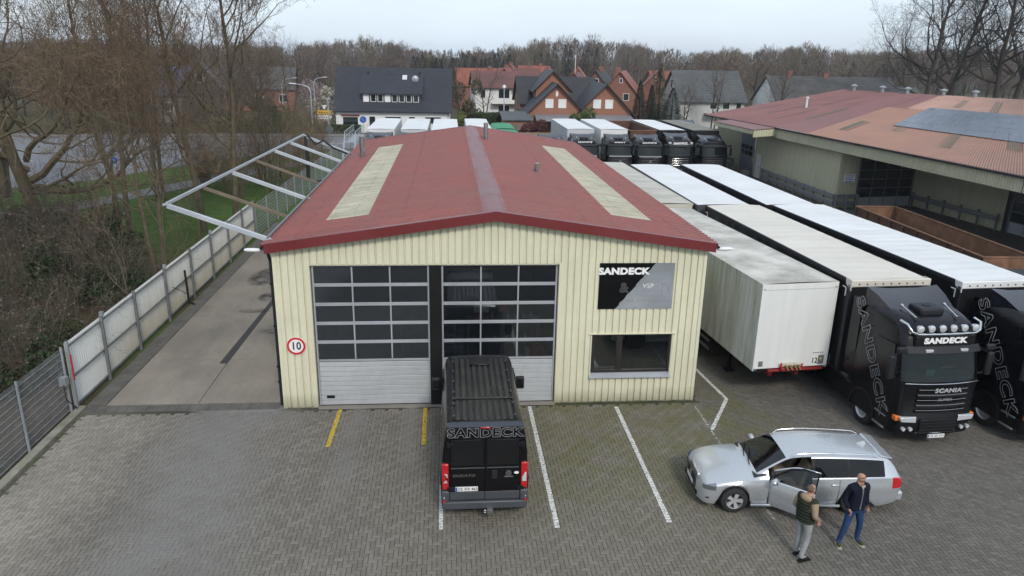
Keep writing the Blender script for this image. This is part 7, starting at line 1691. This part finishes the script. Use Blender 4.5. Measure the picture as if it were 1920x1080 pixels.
for i, (x, y, h, lb) in enumerate([(38.5,107,7.0,'bare garden tree in front of the grey-roofed house'),(46.5,104,7.5,'bare garden tree between grey roof and long dark roof'),(5.2,112,6.5,'bare garden tree in front of the two-storey house'),(31.5,114,8.0,'bare garden tree behind the conifers'),(1.8,112,7.0,'bare garden tree right of the white house'),(33.4,104,5.5,'bare shrub tree beside the grey-roofed house'),(-24,118,9,'bare garden tree behind the street lamps')]):
    near_tree(lb, x, y, h, .14, 500+i, (.02,0), (8,6,4), 2, 0, (.4,1.0), mats=(BARKD, TWIGD), levels=3)

# ---- distant wood
def far_tree(seed, h, cr, m2, n=900):
    r = random.Random(seed); mb = MB(); mb.tube([(0,0,0),(r.uniform(-.2,.2),0,h*.5),(r.uniform(-.4,.4),0,h*.85)], [.22,.14,.04], 5, cap=False)
    for k in range(9):
        f = r.uniform(.3,.8); a = r.uniform(0,6.28); e = Vector((math.cos(a)*cr*.8, math.sin(a)*cr*.8, h*(f+.22))); mb.tube([(0,0,h*f), (e.x*.5,e.y*.5,h*(f+.14)), tuple(e)], [.08,.05,.02], 3, cap=False)
    mb.cur = 1
    for i in range(n):
        f = r.random(); a = r.uniform(0,6.28); z = h*(.28+.74*f); lob = 1+.28*math.sin(3*a+seed)+.18*math.sin(5*a+7*f+seed*1.7); prof = cr*lob*math.sin(math.pi*min(1,(f*.72+.22)))**.6; k = prof*math.sqrt(r.random()); c = Vector((math.cos(a)*k, math.sin(a)*k, z*(1+.07*math.sin(2*a+seed*2.3)) if f > .6 else z))
        d = Vector((math.cos(a)*.55+r.gauss(0,.35), math.sin(a)*.55+r.gauss(0,.35), .85)).normalized()*r.uniform(.5,1.3); w_ = d.cross(rv(r)).normalized()*r.uniform(.025,.05); mb.add([c-w_, c+w_, c+d], [(0,1,2)])
    return mb
TWM = [mat('wood_twigs_a', (.155,.12,.098), .95, var=.2, vscale=.1, spec=.05), mat('wood_twigs_b', (.17,.148,.105), .95, var=.2, vscale=.1, spec=.05), mat('wood_twigs_c', (.14,.115,.105), .95, var=.2, vscale=.1, spec=.05)]
FT = [far_tree(600+i, 11.5, 3.3+.4*(i % 3), None, 1500).mesh('crown', [BARKD, TWM[i % 3]], fixn=False) for i in range(7)]
CONF = leafm('far_conifer_needles', (.018,.034,.026))
FC = [conifer(650+i, 12, 2.0+.3*i, 1100, CONF).mesh('crown', CONF, fixn=False) for i in range(3)]
TK = MB().tube([(0,0,-1),(0,0,6)], [.22,.12], 6).mesh('trunk', BARKD)
rf_ = random.Random(77); cnt = {'b':0,'c':0}; pl_ = []
def top_at(u):   # treetop height in the photograph, by image column, for a distance of 220 m
    return interp([(-300,11.0),(0,11.0),(300,11.4),(560,11.2),(640,12.6),(700,13.8),(780,11.0),(900,10.6),(970,12.4),(1040,14.6),(1110,15.2),(1200,12.8),(1300,11.8),(1400,12.6),(1500,14.2),(1580,12.8),(1650,12.6),(1750,14.4),(2200,14)], u)
def place_wood(n, y0, y1, gap, scale, lim):
    k = 0; tries = 0
    while k < n and tries < n*60:
        tries += 1; y = rf_.uniform(y0,y1); u = rf_.uniform(-150,2080); x = (u-960)/1377.4*y*1.0+.09*y; 
        if any((x-a)**2+(y-b)**2 < gap**2 for a, b in pl_): continue
        q = px((x,y,5)); uu = q[0]
        if y < 200 and 860 < uu < 1290 and y < 165: continue
        pl_.append((x,y)); k += 1
        con = (790 < uu < 1000 and y > 200 and rf_.random() < .75) or (rf_.random() < .07) or (1000 < uu < 1120 and y > 235 and rf_.random() < .5)
        h = (10.4+(top_at(uu)-10.4)*y/220)*rf_.uniform(.86,1.03)
        if y < 190: h = min(h, 10.2)*rf_.uniform(.85,1.0)
        g = thing('conifer' if con else 'bare_tree', 'dark conifer in the distant wood' if con else 'bare brown tree in the distant wood', 'tree', (x,y,-.1), rf_.uniform(0,6.28), 'conifers of the distant wood' if con else 'bare trees of the distant wood')
        if con: o = put(rf_.choice(FC), 'crown', g); o.scale = (1,1,h/12*1.04); put(TK, 'trunk', g)
        else: o = put(rf_.choice(FT), 'crown', g); s = rf_.uniform(.9,1.35); o.scale = (s,s,h/11.5)
place_wood(95, 168, 205, 4.2, 1, 0); place_wood(165, 205, 285, 4.4, 1, 0)
for i in range(30):   # the dark pines standing out in the middle of the wood
    u = 775+i*8+rf_.uniform(-4,4) if i < 22 else 1000+(i-22)*15+rf_.uniform(-5,5); y = rf_.uniform(172,182); x = (u-960)/1377.4*y+.09*y; h = (10.3 if i < 22 else 12.2)*rf_.uniform(.88,1.04)
    g = thing('conifer', 'dark conifer in the distant wood', 'tree', (x,y,-.1), rf_.uniform(0,6.28), 'conifers of the distant wood'); o = put(rf_.choice(FC), 'crown', g); o.scale = (.95,.95,h/12); put(TK, 'trunk', g)
for i in range(62):   # roadside trees beyond the junction on the left
    x = rf_.uniform(-95,-24); y = (rf_.uniform(99,150) if x < -50 else rf_.uniform(103,150)) if i < 40 else rf_.uniform(101,108)
    if i >= 40: x = rf_.uniform(-52,-25)
    if (abs(x+41.5) < 6.5 and 108 < y < 124) or (abs(x+35.6) < 5 and y < 124) or (abs(x+30) < 9 and y > 124 and y < 140): continue
    h = rf_.uniform(7.5,10.6); g = thing('bare_tree', 'bare brown tree beyond the road junction on the left', 'tree', (x,y,-.1), rf_.uniform(0,6.28), 'bare trees beyond the road junction'); o = put(rf_.choice(FT), 'crown', g); k_ = rf_.uniform(.8,1.15); o.scale = (k_,k_,h/11.5)

mb = MB()   # the wood closes behind them into one mass
rb = random.Random(99)
for i in range(420):
    y = rb.uniform(285,330); u = rb.uniform(-200,2120); x = (u-960)/1377.4*y+.09*y; h = (10.4+(top_at(u)-10.4)*y/220)*rb.uniform(.85,1.0); cr = rb.uniform(3,5)
    for j in range(150):
        f = rb.random(); a = rb.uniform(0,6.28); k = cr*math.sin(math.pi*min(1,f*.8+.17))**.7*math.sqrt(rb.random()); c = Vector((x+math.cos(a)*k, y+math.sin(a)*k, h*(.02+.95*f))); d = Vector((rb.gauss(0,.4),rb.gauss(0,.4),.9)).normalized()*rb.uniform(1.0,2.4); w_ = Vector((rb.uniform(.1,.22),rb.uniform(-.1,.1),0)); mb.add([c-w_,c+w_,c+d], [(0,1,2)])
tag(mb.build('distant_wood', TWM[2], None, fixn=False), 'brown leafless wood closing the horizon', 'woodland', kind='stuff')

# ================================================================== STREET FURNITURE
def street_lamp(label, x, y, h, ax, ay):
    t = thing('street_lamp', label, 'lamp', (x,y,0), 0, 'street lamps'); MB().tube([(0,0,0),(0,0,h*.7),(0,0,h*.86),(ax*.12,ay*.12,h*.95),(ax*.45,ay*.45,h*1.0),(ax,ay,h*1.02)], [.09,.07,.06,.055,.045,.04], 8).build('pole', LG, t, smooth=60)
    MB().bar((ax*.9,ay*.9,h*1.02),(ax*1.35,ay*1.35,h*1.03),.22,.12).build('lamp_head', WHITEP, t, bevel=.04)
street_lamp('street lamp with curved arm nearest the white house', -18.1, 102, 6.0, -2.0, 0); street_lamp('street lamp farther back, arm pointing right', -21.1, 122, 6.2, 1.6, 0); street_lamp('street lamp half hidden by branches, arm pointing right', -25.6, 120, 6.1, 1.9, 0); street_lamp('street lamp head glimpsed in the left trees', -48.5, 84, 6.5, 1.5, -.5)
t = thing('street_lamp', 'straight post lamp beside the brick garage', 'lamp', (7.35,100,0), 0, 'street lamps'); MB().tube([(0,0,0),(0,0,6.0)], [.09,.06], 8).build('pole', LG, t); mb = MB(); mb.lathe([(.06,5.9),(.24,6.1),(.24,6.35),(.05,6.5)], 12); mb.build('lamp_head', WHITEP, t)
t = thing('sign_post', 'tall grey post with a round blue sign seen from behind, by the far wire fence', 'sign', (-11.66,74.7,0)); MB().tube([(0,0,0),(0,0,5.9)], .05, 8).build('pole', LG, t); MB().cyl((0,-.06,3.0),(0,1,0),.38,.03,24).build('disc', mat('sign_back_grey', (.12,.15,.18), .5), t); MB().box(-.25,.25,-.05,.05,5.85,5.95).build('cap', LG, t)
t = thing('direction_sign', 'yellow and white arrow direction signs on posts at the junction', 'sign', (-16.6,103,0))
for x in (-.7,.4): MB().tube([(x,0,0),(x,0,2.9)], .05, 6).build('post', LG, t)
YS = mat('yellow_sign', (.65,.40,.02), .5, var=.03, fine=0)
MB().prism([(-1.0,2.15),(.75,2.15),(1.05,2.42),(.75,2.7),(-1.0,2.7)], -.08, -.05, 'xz').build('yellow_arrow', YS, t); MB().prism([(-1.0,1.55),(.75,1.55),(1.0,1.8),(.75,2.05),(-1.0,2.05)], -.08, -.05, 'xz').build('white_arrow', PLATE, t)
mb = MB(); [mb.box(-.75+i*.3,-.55+i*.3,-.084,-.08,2.36,2.48) for i in range(4)]; [mb.box(-.75+i*.3,-.55+i*.3,-.084,-.08,1.74,1.85) for i in range(4)]; mb.build('sign_print', BLACKTX, t)
mb = MB(); mb.prism([(-.4,3.4),(.4,3.4),(0,2.8)], -.08, -.05, 'xz'); mb.build('give_way_sign', PLATE, t)
def round_sign(label, x, y, z, r): t = thing('traffic_sign', label, 'sign', (x,y,0)); MB().tube([(0,0,0),(0,0,z+r)], .035, 6).build('post', LG, t); MB().cyl((0,-.05,z),(0,1,0),r,.02,20).build('disc', BLUEPL, t); MB().bar((-r*.5,-.065,z+r*.5),(r*.4,-.065,z-r*.5),.1,.02).build('arrow', PLATE, t)
round_sign('round blue arrow sign on the traffic island seen through the trees', -29.6, 68.3, .75, .32); round_sign('round blue arrow sign in front of the white house door', -10.8, 96.5, 2.1, .42)
t = thing('radio_mast', 'slim radio mast above the distant conifers', 'mast', (14.4,300,0)); MB().tube([(0,0,0),(0,0,12.3)], [.35,.15], 8).build('pole', LG, t)
for a in (0,2.1,4.2): MB().box(-.12,.12,-.05,.05,10.6,12.2).build('antenna', WHITEP, t, loc=(.35*math.cos(a),.35*math.sin(a),0))
for i, (x, y, c) in enumerate([(-36,79,'white'),(-24.5,88.5,'yellow')]): pass

# ================================================================== AIR
hz = MB().box(-910, 910, -130, 1610, -4, 23).build('haze', [], None, kind='stuff'); tag(hz, 'thin pale air haze over the whole scene', 'haze')
hm = bpy.data.materials.new('thin_haze'); hm.use_nodes = True; ht = hm.node_tree; ht.nodes.clear(); ho = nd(ht, 'OutputMaterial'); hv = nd(ht, 'VolumePrincipled')
hv.inputs['Color'].default_value = (.86,.92,1,1); hv.inputs['Density'].default_value = .00026; hv.inputs['Anisotropy'].default_value = .2; ht.links.new(hv.outputs[0], ho.inputs['Volume'])
hz.data.materials.clear(); hz.data.materials.append(hm)
